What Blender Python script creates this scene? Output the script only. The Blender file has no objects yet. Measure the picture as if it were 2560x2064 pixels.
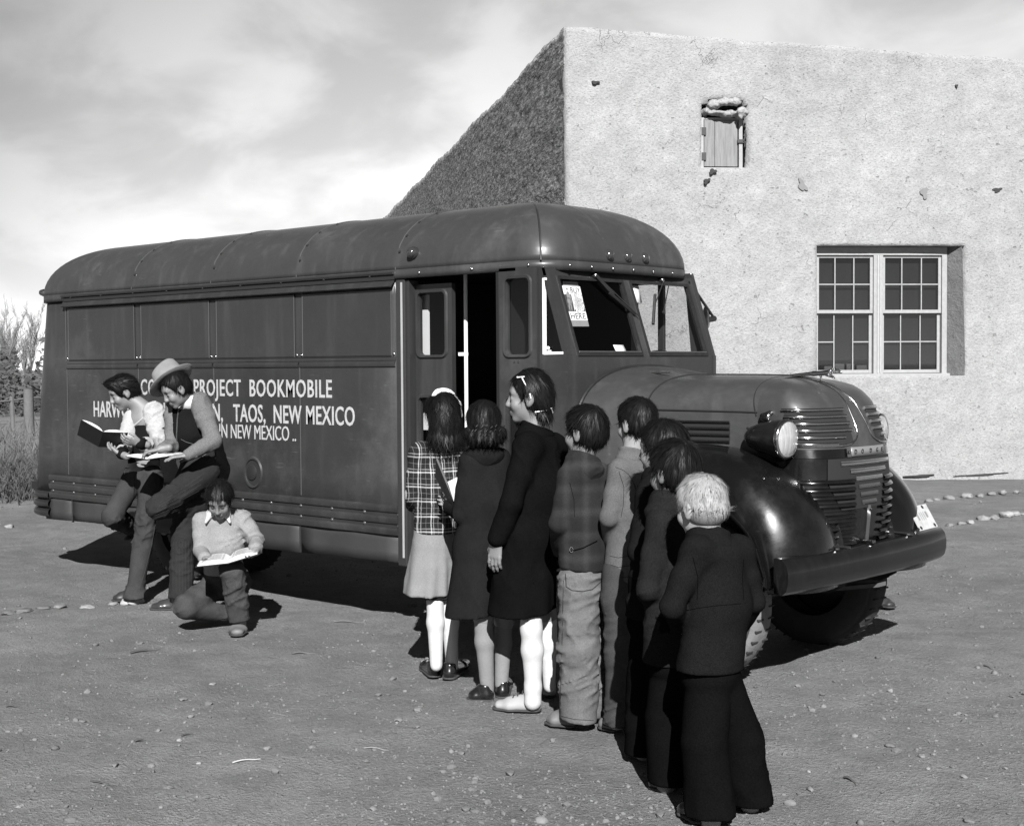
import bpy, bmesh, math, random
import numpy as np
from mathutils import Vector, Matrix, noise as mnoise
random.seed(7); RNG = np.random.default_rng(11)
scene = bpy.context.scene
COL = scene.collection
# ---------------------------------------------------------------- camera
FPX = 3500.0                       # focal length in pixels of the 2560 wide frame
CAM = np.array([0., 0., 1.58])
A_R = np.array([0.74378421, 0.66838654, -0.00666929])
A_U = np.array([-0.0177546, 0.02972963, 0.99940028])
A_F = np.array([-0.66818397, 0.74321974, -0.03397937])
cd = bpy.data.cameras.new('camera'); cam = bpy.data.objects.new('camera', cd); COL.objects.link(cam)
M = Matrix(((A_R[0], A_U[0], -A_F[0], CAM[0]), (A_R[1], A_U[1], -A_F[1], CAM[1]), (A_R[2], A_U[2], -A_F[2], CAM[2]), (0, 0, 0, 1)))
cam.matrix_world = M
cd.sensor_fit = 'HORIZONTAL'; cd.sensor_width = 36.0; cd.lens = FPX/2560*36.0
cd.clip_start = 0.1; cd.clip_end = 3000
scene.camera = cam
# ---------------------------------------------------------------- sun and sky
SUN_EL = math.radians(34); TRAVEL = math.radians(134.5)      # horizontal direction the light travels
sd = bpy.data.lights.new('sun', 'SUN'); sd.energy = 5.0; sd.angle = math.radians(0.5); sd.color = (1, 1, 1)
sun = bpy.data.objects.new('sun', sd); COL.objects.link(sun)
sdir = Vector((math.cos(TRAVEL)*math.cos(SUN_EL), math.sin(TRAVEL)*math.cos(SUN_EL), -math.sin(SUN_EL)))
sun.rotation_euler = sdir.to_track_quat('-Z', 'Y').to_euler(); sun.location = (8, -8, 12)
W = bpy.data.worlds.new('World'); scene.world = W; W.use_nodes = True
nt = W.node_tree; nt.nodes.clear()
def N(t, typ, **kw):
    n = t.nodes.new(typ)
    for k, v in kw.items(): setattr(n, k, v)
    return n
out = N(nt, 'ShaderNodeOutputWorld'); bg = N(nt, 'ShaderNodeBackground')
sky = N(nt, 'ShaderNodeTexSky', sky_type='NISHITA', sun_disc=False, sun_elevation=SUN_EL)
sky.sun_rotation = math.atan2(-sdir.x, -sdir.y)            # azimuth from +Y, clockwise
sky.altitude = 2100; sky.air_density = 0.8; sky.dust_density = 0.3
bw = N(nt, 'ShaderNodeSeparateColor'); nt.links.new(sky.outputs[0], bw.inputs[0])   # panchromatic film behind a red filter
tc = N(nt, 'ShaderNodeTexCoord')
sep = N(nt, 'ShaderNodeSeparateXYZ'); nt.links.new(tc.outputs['Generated'], sep.inputs[0])
def mth(t, op, a, b=None, c=None, clamp=False):
    n = N(t, 'ShaderNodeMath', operation=op); n.use_clamp = clamp
    for i, v in enumerate((a, b, c)):
        if v is None: continue
        if isinstance(v, (int, float)): n.inputs[i].default_value = v
        else: t.links.new(v, n.inputs[i])
    return n.outputs[0]
def mapr(t, v, a, b, c, d, smooth=True):
    n = N(t, 'ShaderNodeMapRange'); n.interpolation_type = 'SMOOTHSTEP' if smooth else 'LINEAR'
    t.links.new(v, n.inputs[0])
    for i, x in enumerate((a, b, c, d)): n.inputs[1+i].default_value = x
    return n.outputs[0]
# cloud deck: noise on the direction projected to a flat layer overhead
zz = mth(nt, 'ADD', mth(nt, 'MAXIMUM', sep.outputs[2], 0.0), 0.42)
cx = mth(nt, 'DIVIDE', sep.outputs[0], zz); cy = mth(nt, 'DIVIDE', sep.outputs[1], zz)
comb = N(nt, 'ShaderNodeCombineXYZ'); nt.links.new(cx, comb.inputs[0]); nt.links.new(cy, comb.inputs[1])
nz = N(nt, 'ShaderNodeTexNoise'); nz.inputs['Scale'].default_value = 5.2; nz.inputs['Detail'].default_value = 6; nz.inputs['Roughness'].default_value = 0.5
nz.inputs['Distortion'].default_value = 0.35
nt.links.new(comb.outputs[0], nz.inputs['Vector'])
cl = mapr(nt, nz.outputs[0], 0.36, 0.64, 0.0, 1.0)
# bright low cloud bank kept to the view; unseen sky darkened to lower ambient light
vd = N(nt, 'ShaderNodeVectorMath', operation='DOT_PRODUCT'); nt.links.new(tc.outputs['Generated'], vd.inputs[0]); vd.inputs[1].default_value = (-0.50, 0.80, 0.12)
bank = mapr(nt, vd.outputs['Value'], 0.72, 0.92, 0.0, 1.0)
low = mapr(nt, sep.outputs[2], 0.0, 0.62, 1.0, 0.02)
amt = mth(nt, 'MULTIPLY', bank, low)
base = mth(nt, 'MULTIPLY', bw.outputs[0], 0.05)
cb = mth(nt, 'MULTIPLY_ADD', cl, 0.16, 0.20)                # cloud radiance
bb = mth(nt, 'MULTIPLY_ADD', mth(nt, 'MULTIPLY', bank, mapr(nt, vd.outputs['Value'], 0.90, 0.985, 0.25, 1.0)), 0.13, 0.0)
cloud = mth(nt, 'ADD', mth(nt, 'MULTIPLY', cb, mth(nt, 'MULTIPLY_ADD', amt, 1.0, 0.02)), mth(nt, 'MULTIPLY', mth(nt, 'MULTIPLY', bb, bank), low))
tot = mth(nt, 'ADD', base, cloud)
nt.links.new(tot, bg.inputs[0]); bg.inputs[1].default_value = 1.0
nt.links.new(bg.outputs[0], out.inputs[0])
scene.view_settings.view_transform = 'Standard'; scene.view_settings.look = 'None'
scene.view_settings.exposure = 1.0; scene.view_settings.gamma = 1.0; scene.view_settings.use_curve_mapping = False
scene.cycles.max_bounces = 6; scene.cycles.transparent_max_bounces = 12
scene.cycles.use_denoising = True

# ---------------------------------------------------------------- placement helpers
def ray(px, py):
    d = A_F*FPX + A_R*(px-1280) - A_U*(py-1032)
    return d/np.linalg.norm(d)
def ground(px, py, z=0.0):
    d = ray(px, py); return CAM + d*((z-CAM[2])/d[2])
def onY(px, py, Y):
    d = ray(px, py); return CAM + d*(Y/d[1])
def onX(px, py, X):
    d = ray(px, py); return CAM + d*(X/d[0])
def atD(px, py, D):
    d = ray(px, py); return CAM + d*(D/(d@A_F))
def tag(o, label=None, cat=None, group=None, kind=None):
    if label: o['label'] = label
    if cat: o['category'] = cat
    if group: o['group'] = group
    if kind: o['kind'] = kind
    return o
def empty(name, loc, rz=0.0):
    o = bpy.data.objects.new(name, None); COL.objects.link(o); o.location = loc; o.rotation_euler = (0, 0, rz); o.empty_display_size = 0.2
    return o

# ---------------------------------------------------------------- materials
MATS = {}
def mat(name, col=0.2, rough=0.8, var=0.0, vscale=8.0, bump=0.0, bscale=40.0, coat=0.0, metal=0.0, spec=0.5, sheen=0.0, detail=4, fine=0.0, fscale=200.0, attr=None, aniso=(1, 1, 1)):
    if name in MATS: return MATS[name]
    m = bpy.data.materials.new(name); m.use_nodes = True; t = m.node_tree; b = t.nodes['Principled BSDF']
    b.inputs['Base Color'].default_value = (col, col, col, 1); b.inputs['Roughness'].default_value = rough
    b.inputs['Metallic'].default_value = metal; b.inputs['Coat Weight'].default_value = coat; b.inputs['Coat Roughness'].default_value = 0.08
    b.inputs['Specular IOR Level'].default_value = spec
    if sheen: b.inputs['Sheen Weight'].default_value = sheen
    tcn = N(t, 'ShaderNodeTexCoord'); src = tcn.outputs['Object']
    if aniso != (1, 1, 1):
        mp = N(t, 'ShaderNodeMapping'); mp.inputs['Scale'].default_value = aniso; t.links.new(src, mp.inputs[0]); src = mp.outputs[0]
    val = None
    if var or fine or attr:
        n1 = N(t, 'ShaderNodeTexNoise'); n1.inputs['Scale'].default_value = vscale; n1.inputs['Detail'].default_value = detail; n1.inputs['Roughness'].default_value = 0.6
        t.links.new(src, n1.inputs['Vector'])
        val = mth(t, 'MULTIPLY_ADD', mth(t, 'SUBTRACT', n1.outputs[0], 0.5), 2*var, 1.0)
        if fine:
            n2 = N(t, 'ShaderNodeTexNoise'); n2.inputs['Scale'].default_value = fscale; n2.inputs['Detail'].default_value = 2
            t.links.new(src, n2.inputs['Vector'])
            val = mth(t, 'MULTIPLY', val, mth(t, 'MULTIPLY_ADD', mth(t, 'SUBTRACT', n2.outputs[0], 0.5), 2*fine, 1.0))
        val = mth(t, 'MULTIPLY', val, col)
        if attr:
            an = N(t, 'ShaderNodeAttribute', attribute_name=attr); val = mth(t, 'MULTIPLY', val, an.outputs['Fac'])
        t.links.new(val, b.inputs['Base Color'])
    if bump:
        n3 = N(t, 'ShaderNodeTexNoise'); n3.inputs['Scale'].default_value = bscale; n3.inputs['Detail'].default_value = 5; n3.inputs['Roughness'].default_value = 0.6
        t.links.new(src, n3.inputs['Vector'])
        bp = N(t, 'ShaderNodeBump'); bp.inputs['Strength'].default_value = 1.0; bp.inputs['Distance'].default_value = bump
        t.links.new(n3.outputs[0], bp.inputs['Height']); t.links.new(bp.outputs[0], b.inputs['Normal'])
    MATS[name] = m; return m
def mat_glass(name, tint=0.8, refl=0.08):
    if name in MATS: return MATS[name]
    m = bpy.data.materials.new(name); m.use_nodes = True; t = m.node_tree; t.nodes.clear()
    o = N(t, 'ShaderNodeOutputMaterial'); mx = N(t, 'ShaderNodeMixShader'); tr = N(t, 'ShaderNodeBsdfTransparent'); gl = N(t, 'ShaderNodeBsdfGlossy')
    tr.inputs[0].default_value = (tint, tint, tint, 1); gl.inputs['Roughness'].default_value = 0.02
    lw = N(t, 'ShaderNodeLayerWeight'); lw.inputs[0].default_value = 0.5
    f = mth(t, 'MULTIPLY_ADD', mth(t, 'POWER', lw.outputs['Facing'], 5.0), 0.7, refl)
    t.links.new(f, mx.inputs[0]); t.links.new(tr.outputs[0], mx.inputs[1]); t.links.new(gl.outputs[0], mx.inputs[2]); t.links.new(mx.outputs[0], o.inputs[0])
    MATS[name] = m; return m

# ---------------------------------------------------------------- mesh builder
class MB:
    def __init__(s): s.v = []; s.f = []
    def add(s, vs, fs):
        o = len(s.v); s.v.extend([tuple(map(float, p)) for p in vs]); s.f.extend([tuple(i+o for i in f) for f in fs]); return s
    def box(s, c, d, R=None):
        x, y, z = d[0]/2, d[1]/2, d[2]/2
        P = [(-x,-y,-z),(x,-y,-z),(x,y,-z),(-x,y,-z),(-x,-y,z),(x,-y,z),(x,y,z),(-x,y,z)]
        P = [Vector(p) for p in P]
        if R is not None: P = [R @ p for p in P]
        return s.add([(p.x+c[0], p.y+c[1], p.z+c[2]) for p in P], [(0,3,2,1),(4,5,6,7),(0,1,5,4),(1,2,6,5),(2,3,7,6),(3,0,4,7)])
    def bx(s, x0, x1, y0, y1, z0, z1): return s.box(((x0+x1)/2,(y0+y1)/2,(z0+z1)/2), (x1-x0, y1-y0, z1-z0))
    def grid(s, P, closed_u=False, closed_v=False, flip=False):
        P = np.asarray(P, float); nu, nv = P.shape[:2]; fs = []
        for i in range(nu if closed_u else nu-1):
            for j in range(nv if closed_v else nv-1):
                a, b, c, d = i*nv+j, ((i+1)%nu)*nv+j, ((i+1)%nu)*nv+(j+1)%nv, i*nv+(j+1)%nv
                fs.append((a, d, c, b) if flip else (a, b, c, d))
        return s.add(P.reshape(-1, 3), fs)
    def tube(s, pts, r, n=8, caps=True, flat=None):
        pts = [Vector(p) for p in pts]; m = len(pts); rs = r if isinstance(r, (list, tuple)) else [r]*m
        rings = []; prev = None
        for i, p in enumerate(pts):
            t = (pts[min(i+1, m-1)]-pts[max(i-1, 0)]).normalized()
            if prev is None:
                a = Vector((0, 0, 1)) if abs(t.z) < 0.9 else Vector((1, 0, 0)); u = t.cross(a).normalized()
            else: u = (prev - t*prev.dot(t)).normalized()
            prev = u; w = t.cross(u); f = flat or 1.0
            rings.append([p + (u*math.cos(2*math.pi*k/n)+w*math.sin(2*math.pi*k/n)*f)*rs[i] for k in range(n)])
        o = len(s.v); s.grid([[tuple(q) for q in ring] for ring in rings], closed_v=True)
        if caps: s.f.append(tuple(o+k for k in range(n))); s.f.append(tuple(o+(m-1)*n+k for k in reversed(range(n))))
        return s
    def lathe(s, c, axis, prof, n=24):
        ax = Vector(axis).normalized(); a = Vector((0, 0, 1)) if abs(ax.z) < 0.9 else Vector((1, 0, 0)); u = ax.cross(a).normalized(); w = ax.cross(u); c = Vector(c)
        s.grid([[tuple(c+ax*h+(u*math.cos(2*math.pi*k/n)+w*math.sin(2*math.pi*k/n))*max(r, 1e-5)) for k in range(n)] for r, h in prof], closed_v=True); return s
    def prism(s, poly, a, b):
        # poly: list of 3d points ; extruded by vector b-a
        a = Vector(a); b = Vector(b); n = len(poly); P = [Vector(p)+a for p in poly]+[Vector(p)+b for p in poly]
        return s.add([tuple(p) for p in P], [tuple(range(n)), tuple(range(2*n-1, n-1, -1))]+[(i, n+i, n+(i+1)%n, (i+1)%n) for i in range(n)])
    def build(s, name, m, parent=None, smooth=None, bevel=0.0, solid=0.0, seg=2):
        me = bpy.data.meshes.new(name); me.from_pydata(s.v, [], s.f); me.validate(); me.update()
        bmm = bmesh.new(); bmm.from_mesh(me); bmesh.ops.remove_doubles(bmm, verts=bmm.verts, dist=1e-5); bmesh.ops.recalc_face_normals(bmm, faces=bmm.faces); bmm.to_mesh(me); bmm.free()
        if m: me.materials.append(m)
        if smooth is not None:
            for p in me.polygons: p.use_smooth = True
            me.set_sharp_from_angle(angle=math.radians(smooth))
        o = bpy.data.objects.new(name, me); COL.objects.link(o)
        if parent: o.parent = parent
        if solid: md = o.modifiers.new('solid', 'SOLIDIFY'); md.thickness = solid; md.offset = -1
        if bevel: md = o.modifiers.new('bevel', 'BEVEL'); md.width = bevel; md.segments = seg; md.limit_method = 'ANGLE'; md.angle_limit = math.radians(40)
        return o
def text_mesh(body, size, m, name, parent, origin, xdir, ydir, width=None, thick=0.0015, off=0.0, space=1.0, align='LEFT'):
    """real lettering: a flat raised mesh standing on the plane spanned by xdir, ydir"""
    cu = bpy.data.curves.new(name, 'FONT'); cu.body = body; cu.size = size; cu.extrude = thick; cu.offset = off; cu.space_character = space; cu.align_x = align; cu.resolution_u = 3
    o = bpy.data.objects.new(name, cu); COL.objects.link(o)
    dg = bpy.context.evaluated_depsgraph_get(); me = bpy.data.meshes.new_from_object(o.evaluated_get(dg)); bpy.data.objects.remove(o)
    co = np.empty(len(me.vertices)*3); me.vertices.foreach_get('co', co); co = co.reshape(-1, 3)
    sx = 1.0
    if width and len(co): sx = width/(co[:, 0].max()-co[:, 0].min()); co[:, 0] -= co[:, 0].min()*(1 if align == 'LEFT' else 0)
    xd = np.array(xdir, float); xd /= np.linalg.norm(xd); yd = np.array(ydir, float); yd /= np.linalg.norm(yd); nd = np.cross(xd, yd)
    P = np.array(origin)+co[:, :1]*sx*xd+co[:, 1:2]*yd+co[:, 2:3]*nd
    F = [tuple(p.vertices) for p in me.polygons]; bpy.data.meshes.remove(me)
    # one mesh for each word: cut at the wide gaps
    spans = sorted((min(co[v, 0] for v in f_), max(co[v, 0] for v in f_)) for f_ in F); gaps = []; mx = spans[0][1]
    for lo, hi in spans:
        if lo-mx > size*0.20: gaps.append((lo+mx)/2)
        mx = max(mx, hi)
    obs = []
    for k in range(len(gaps)+1):
        lo, hi = (gaps[k-1] if k else -1e9), (gaps[k] if k < len(gaps) else 1e9)
        fk = [f_ for f_ in F if lo < co[f_[0], 0] < hi]; ids = sorted({v for f_ in fk for v in f_}); mp = {v: i for i, v in enumerate(ids)}
        m2 = bpy.data.meshes.new(name); m2.from_pydata([tuple(P[v]) for v in ids], [], [tuple(mp[v] for v in f_) for f_ in fk]); m2.update(); m2.materials.append(m)
        ob = bpy.data.objects.new(name, m2); COL.objects.link(ob); obs.append(ob)
        if parent: ob.parent = parent
    return obs

# ---------------------------------------------------------------- numpy noise
def vnoise(p, seed=0):
    p = np.asarray(p, np.float64); i = np.floor(p).astype(np.int64); f = p-i; f = f*f*(3-2*f)
    def h(a, b, c):
        n = (a*73856093) ^ (b*19349663) ^ (c*83492791) ^ (seed*2654435761)
        n = (n ^ (n >> 13))*1274126177; n = (n ^ (n >> 16)) & 0xffff
        return n/65535.0
    r = 0
    for dx in (0, 1):
        for dy in (0, 1):
            for dz in (0, 1):
                w = (f[..., 0] if dx else 1-f[..., 0])*(f[..., 1] if dy else 1-f[..., 1])*(f[..., 2] if dz else 1-f[..., 2])
                r = r+w*h(i[..., 0]+dx, i[..., 1]+dy, i[..., 2]+dz)
    return r*2-1
def fbm(p, oct=4, seed=0):
    r = 0; a = 1.0; p = np.asarray(p, float)
    for k in range(oct): r = r+a*vnoise(p, seed+k); p = p*2.03+7.1; a *= 0.5
    return r

# ---------------------------------------------------------------- smooth solids (distance fields -> one continuous skin)
def cap(a, b, ra, rb=None, k=0.02, op='+'): return ('cap', np.array(a, float), np.array(b, float), ra, ra if rb is None else rb, k, op)
def ecap(a, b, ra, rb, udir, k=0.02, op='+'): return ('ecap', np.array(a, float), np.array(b, float), ra, rb, np.array(udir, float), k, op)
def ell(c, r, R=None, k=0.02, op='+'): return ('ell', np.array(c, float), np.array(r, float), np.eye(3) if R is None else np.array(R, float), k, op)
def plane(p, n): n = np.array(n, float); return ('plane', np.array(p, float), n/np.linalg.norm(n))
def solid(name, m, prims, res=0.008, parent=None, disp=None, attr=None, smooth=True):
    lo = np.full(3, 1e9); hi = -lo
    for p in prims:
        if p[0] == 'plane' or p[-1] == '-': continue
        if p[0] == 'cap': r = max(p[3], p[4]); l, h = np.minimum(p[1], p[2])-r, np.maximum(p[1], p[2])+r
        elif p[0] == 'ecap': r = max(max(p[3]), max(p[4])); l, h = np.minimum(p[1], p[2])-r, np.maximum(p[1], p[2])+r
        else: r = p[2].max(); l, h = p[1]-r, p[1]+r
        lo = np.minimum(lo, l); hi = np.maximum(hi, h)
    lo = lo-0.03; hi = hi+0.03; dim = np.ceil((hi-lo)/res).astype(int)+1
    F = np.full(dim, 1.0, np.float32)
    ax = [lo[i]+np.arange(dim[i])*res for i in range(3)]
    for p in prims:
        if p[0] == 'plane': continue
        if p[0] == 'cap': r = max(p[3], p[4]); l, h = np.minimum(p[1], p[2])-r, np.maximum(p[1], p[2])+r; k = p[5]
        elif p[0] == 'ecap': r = max(max(p[3]), max(p[4])); l, h = np.minimum(p[1], p[2])-r, np.maximum(p[1], p[2])+r; k = p[6]
        else: r = p[2].max(); l, h = p[1]-r, p[1]+r; k = p[4]
        pad = k+0.02
        i0 = np.clip(np.floor((l-pad-lo)/res).astype(int), 0, dim); i1 = np.clip(np.ceil((h+pad-lo)/res).astype(int)+1, 0, dim)
        if np.any(i1 <= i0): continue
        sl = tuple(slice(i0[i], i1[i]) for i in range(3))
        X, Y, Z = np.meshgrid(ax[0][sl[0]], ax[1][sl[1]], ax[2][sl[2]], indexing='ij', sparse=True)
        if p[0] == 'cap':
            a, b = p[1], p[2]; ba = b-a; L = max(ba@ba, 1e-9)
            t = np.clip(((X-a[0])*ba[0]+(Y-a[1])*ba[1]+(Z-a[2])*ba[2])/L, 0, 1)
            d = np.sqrt((X-a[0]-t*ba[0])**2+(Y-a[1]-t*ba[1])**2+(Z-a[2]-t*ba[2])**2)-(p[3]+(p[4]-p[3])*t)
        elif p[0] == 'ecap':
            a, b = p[1], p[2]; ba = b-a; L = max(ba@ba, 1e-9); n = ba/math.sqrt(L); u = p[5]-n*(p[5]@n); u /= np.linalg.norm(u); w = np.cross(n, u)
            t = np.clip(((X-a[0])*ba[0]+(Y-a[1])*ba[1]+(Z-a[2])*ba[2])/L, 0, 1)
            qx, qy, qz = X-a[0]-t*ba[0], Y-a[1]-t*ba[1], Z-a[2]-t*ba[2]
            ru = p[3][0]+(p[4][0]-p[3][0])*t; rw = p[3][1]+(p[4][1]-p[3][1])*t; rm = np.minimum(ru, rw)
            g = ((qx*u[0]+qy*u[1]+qz*u[2])/ru)**2+((qx*w[0]+qy*w[1]+qz*w[2])/rw)**2+((qx*n[0]+qy*n[1]+qz*n[2])/rm)**2
            d = (np.sqrt(g)-1)*rm
        else:
            c, r3, R = p[1], p[2], p[3]
            qx, qy, qz = X-c[0], Y-c[1], Z-c[2]
            e = [(qx*R[i][0]+qy*R[i][1]+qz*R[i][2])/r3[i] for i in range(3)]
            k0 = np.sqrt(e[0]**2+e[1]**2+e[2]**2); k1 = np.sqrt((e[0]/r3[0])**2+(e[1]/r3[1])**2+(e[2]/r3[2])**2)+1e-6
            d = k0*(k0-1)/k1
        d = d.astype(np.float32); S = F[sl]
        if p[-1] == '-':
            hh = np.maximum(k-np.abs(S+d), 0)/max(k, 1e-6); F[sl] = np.maximum(S, -d)+hh*hh*k*0.25
        else:
            hh = np.maximum(k-np.abs(S-d), 0)/max(k, 1e-6); F[sl] = np.minimum(S, d)-hh*hh*k*0.25
    if disp is not None:
        idx = np.argwhere(np.abs(F) < 0.045); P = lo+idx*res
        F[idx[:, 0], idx[:, 1], idx[:, 2]] += disp(P).astype(np.float32)
    for p in prims:
        if p[0] == 'plane':
            d = (ax[0][:, None, None]-p[1][0])*p[2][0]+(ax[1][None, :, None]-p[1][1])*p[2][1]+(ax[2][None, None, :]-p[1][2])*p[2][2]
            F = np.maximum(F, d.astype(np.float32))
    F[0] = F[-1] = 1; F[:, 0] = F[:, -1] = 1; F[:, :, 0] = F[:, :, -1] = 1
    ins = F < 0
    cnt = np.zeros(np.array(F.shape)-1, np.uint8)
    for a in (0, 1):
        for b in (0, 1):
            for c in (0, 1): cnt += ins[a:F.shape[0]-1+a, b:F.shape[1]-1+b, c:F.shape[2]-1+c]
    act = np.argwhere((cnt > 0) & (cnt < 8)); ids = np.full(cnt.shape, -1, np.int64); ids[act[:, 0], act[:, 1], act[:, 2]] = np.arange(len(act))
    sm = np.zeros((len(act), 3)); nn = np.zeros(len(act))
    C = [(0,0,0),(1,0,0),(0,1,0),(1,1,0),(0,0,1),(1,0,1),(0,1,1),(1,1,1)]
    vals = [F[act[:, 0]+c[0], act[:, 1]+c[1], act[:, 2]+c[2]] for c in C]
    for i in range(8):
        for j in range(i+1, 8):
            if sum(abs(C[i][q]-C[j][q]) for q in range(3)) != 1: continue
            x = (vals[i] < 0) != (vals[j] < 0); t = np.where(x, vals[i]/(vals[i]-vals[j]+1e-12), 0)
            for q in range(3): sm[:, q] += np.where(x, C[i][q]+t*(C[j][q]-C[i][q]), 0)
            nn += x
    V = lo+(act+sm/nn[:, None])*res
    faces = []
    for axn in range(3):
        s0 = [slice(None)]*3; s1 = [slice(None)]*3; s0[axn] = slice(0, -1); s1[axn] = slice(1, None)
        A, B = ins[tuple(s0)], ins[tuple(s1)]; e = np.argwhere(A != B); fl = A[e[:, 0], e[:, 1], e[:, 2]]
        o1, o2 = [(1, 2), (2, 0), (0, 1)][axn]; q = []
        for d1, d2 in ((0, 0), (-1, 0), (-1, -1), (0, -1)):
            g = e.copy(); g[:, o1] += d1; g[:, o2] += d2; q.append(ids[g[:, 0], g[:, 1], g[:, 2]])
        q = np.stack(q, 1); q[~fl] = q[~fl][:, ::-1]; faces.append(q)
    Q = np.concatenate(faces)
    me = bpy.data.meshes.new(name); me.vertices.add(len(V)); me.vertices.foreach_set('co', V.ravel()); me.loops.add(Q.size); me.loops.foreach_set('vertex_index', Q.ravel().astype(np.int32))
    me.polygons.add(len(Q)); me.polygons.foreach_set('loop_start', np.arange(0, Q.size, 4, dtype=np.int32)); me.polygons.foreach_set('use_smooth', np.ones(len(Q), bool))
    me.update(calc_edges=True); me.validate()
    if m: me.materials.append(m)
    if attr is not None:
        at = me.attributes.new('tone', 'FLOAT', 'POINT'); at.data.foreach_set('value', attr(V).astype(np.float32))
    o = bpy.data.objects.new(name, me); COL.objects.link(o)
    if parent: o.parent = parent
    return o
# ================================================================= ground
def ground_h(x, y):
    p = np.stack([x, y, np.zeros_like(x)], -1)
    dd = np.hypot(x, y); fade = np.clip((60-dd)/40, 0, 1)
    h = 0.012*fbm(p*1.1, 3, 3)+0.009*fbm(p*4.0, 3, 9)
    # shallow ruts running past the bus
    return h*fade
def geo(a, b, step, lim):
    c = list(np.arange(a, b+1e-6, step)); s = step
    while c[-1] < lim: s *= 1.35; c.append(c[-1]+s)
    s = step
    while c[0] > -lim: s *= 1.35; c.insert(0, c[0]-s)
    return np.array(c)
xs = geo(-13, 1.5, 0.045, 900); ys = geo(1.2, 12.5, 0.045, 900)
GX, GY = np.meshgrid(xs, ys, indexing='ij'); GZ = ground_h(GX, GY)
mg = MB(); mg.grid(np.stack([GX, GY, GZ], -1))
def mat_ground():
    m = bpy.data.materials.new('dirt'); m.use_nodes = True; t = m.node_tree; b = t.nodes['Principled BSDF']
    b.inputs['Roughness'].default_value = 0.95; b.inputs['Specular IOR Level'].default_value = 0.1
    tcn = N(t, 'ShaderNodeTexCoord'); src = tcn.outputs['Object']
    def noi(sc, det=4, ro=0.6, ani=None):
        s_ = src
        if ani:
            mp = N(t, 'ShaderNodeMapping'); mp.inputs['Scale'].default_value = ani; mp.inputs['Rotation'].default_value = (0, 0, math.radians(-40)); t.links.new(src, mp.inputs[0]); s_ = mp.outputs[0]
        n = N(t, 'ShaderNodeTexNoise'); n.inputs['Scale'].default_value = sc; n.inputs['Detail'].default_value = det; n.inputs['Roughness'].default_value = ro; t.links.new(s_, n.inputs['Vector']); return n.outputs[0]
    big = noi(0.55, 4, 0.6); midn = noi(4.5, 6, 0.68); fin = noi(55, 3, 0.7); gr = noi(190, 2, 0.6)
    v = mth(t, 'MULTIPLY_ADD', mth(t, 'SUBTRACT', big, 0.5), 0.9, 1.0)
    v = mth(t, 'MULTIPLY', v, mth(t, 'MULTIPLY_ADD', mth(t, 'SUBTRACT', midn, 0.5), 0.9, 1.0))
    v = mth(t, 'MULTIPLY', v, mth(t, 'MULTIPLY_ADD', mth(t, 'SUBTRACT', fin, 0.5), 0.9, 1.0))
    v = mth(t, 'MULTIPLY', v, mth(t, 'MULTIPLY_ADD', mth(t, 'SUBTRACT', gr, 0.5), 0.7, 1.0))
    vo = N(t, 'ShaderNodeTexVoronoi'); vo.inputs['Scale'].default_value = 26; vo.inputs['Randomness'].default_value = 1.0; t.links.new(src, vo.inputs['Vector'])
    sp = mapr(t, vo.outputs['Distance'], 0.08, 0.2, 1.0, 0.0)
    spn = mapr(t, noi(7, 2), 0.52, 0.62, 0.0, 1.0)
    v = mth(t, 'ADD', mth(t, 'MULTIPLY', v, 0.165), mth(t, 'MULTIPLY', mth(t, 'MULTIPLY', sp, spn), 0.07))
    t.links.new(v, b.inputs['Base Color'])
    hgt = mth(t, 'ADD', mth(t, 'MULTIPLY', midn, 0.55), mth(t, 'ADD', mth(t, 'MULTIPLY', fin, 0.42), mth(t, 'MULTIPLY', gr, 0.22)))
    hgt = mth(t, 'ADD', hgt, mth(t, 'MULTIPLY', mth(t, 'MULTIPLY', sp, spn), 0.25))
    bp = N(t, 'ShaderNodeBump'); bp.inputs['Strength'].default_value = 1.0; bp.inputs['Distance'].default_value = 0.045
    t.links.new(hgt, bp.inputs['Height']); t.links.new(bp.outputs[0], b.inputs['Normal'])
    return m
gobj = mg.build('ground', mat_ground(), smooth=180); tag(gobj, 'bare trodden dirt of the yard strewn with pebbles', 'ground', kind='structure')

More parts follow.
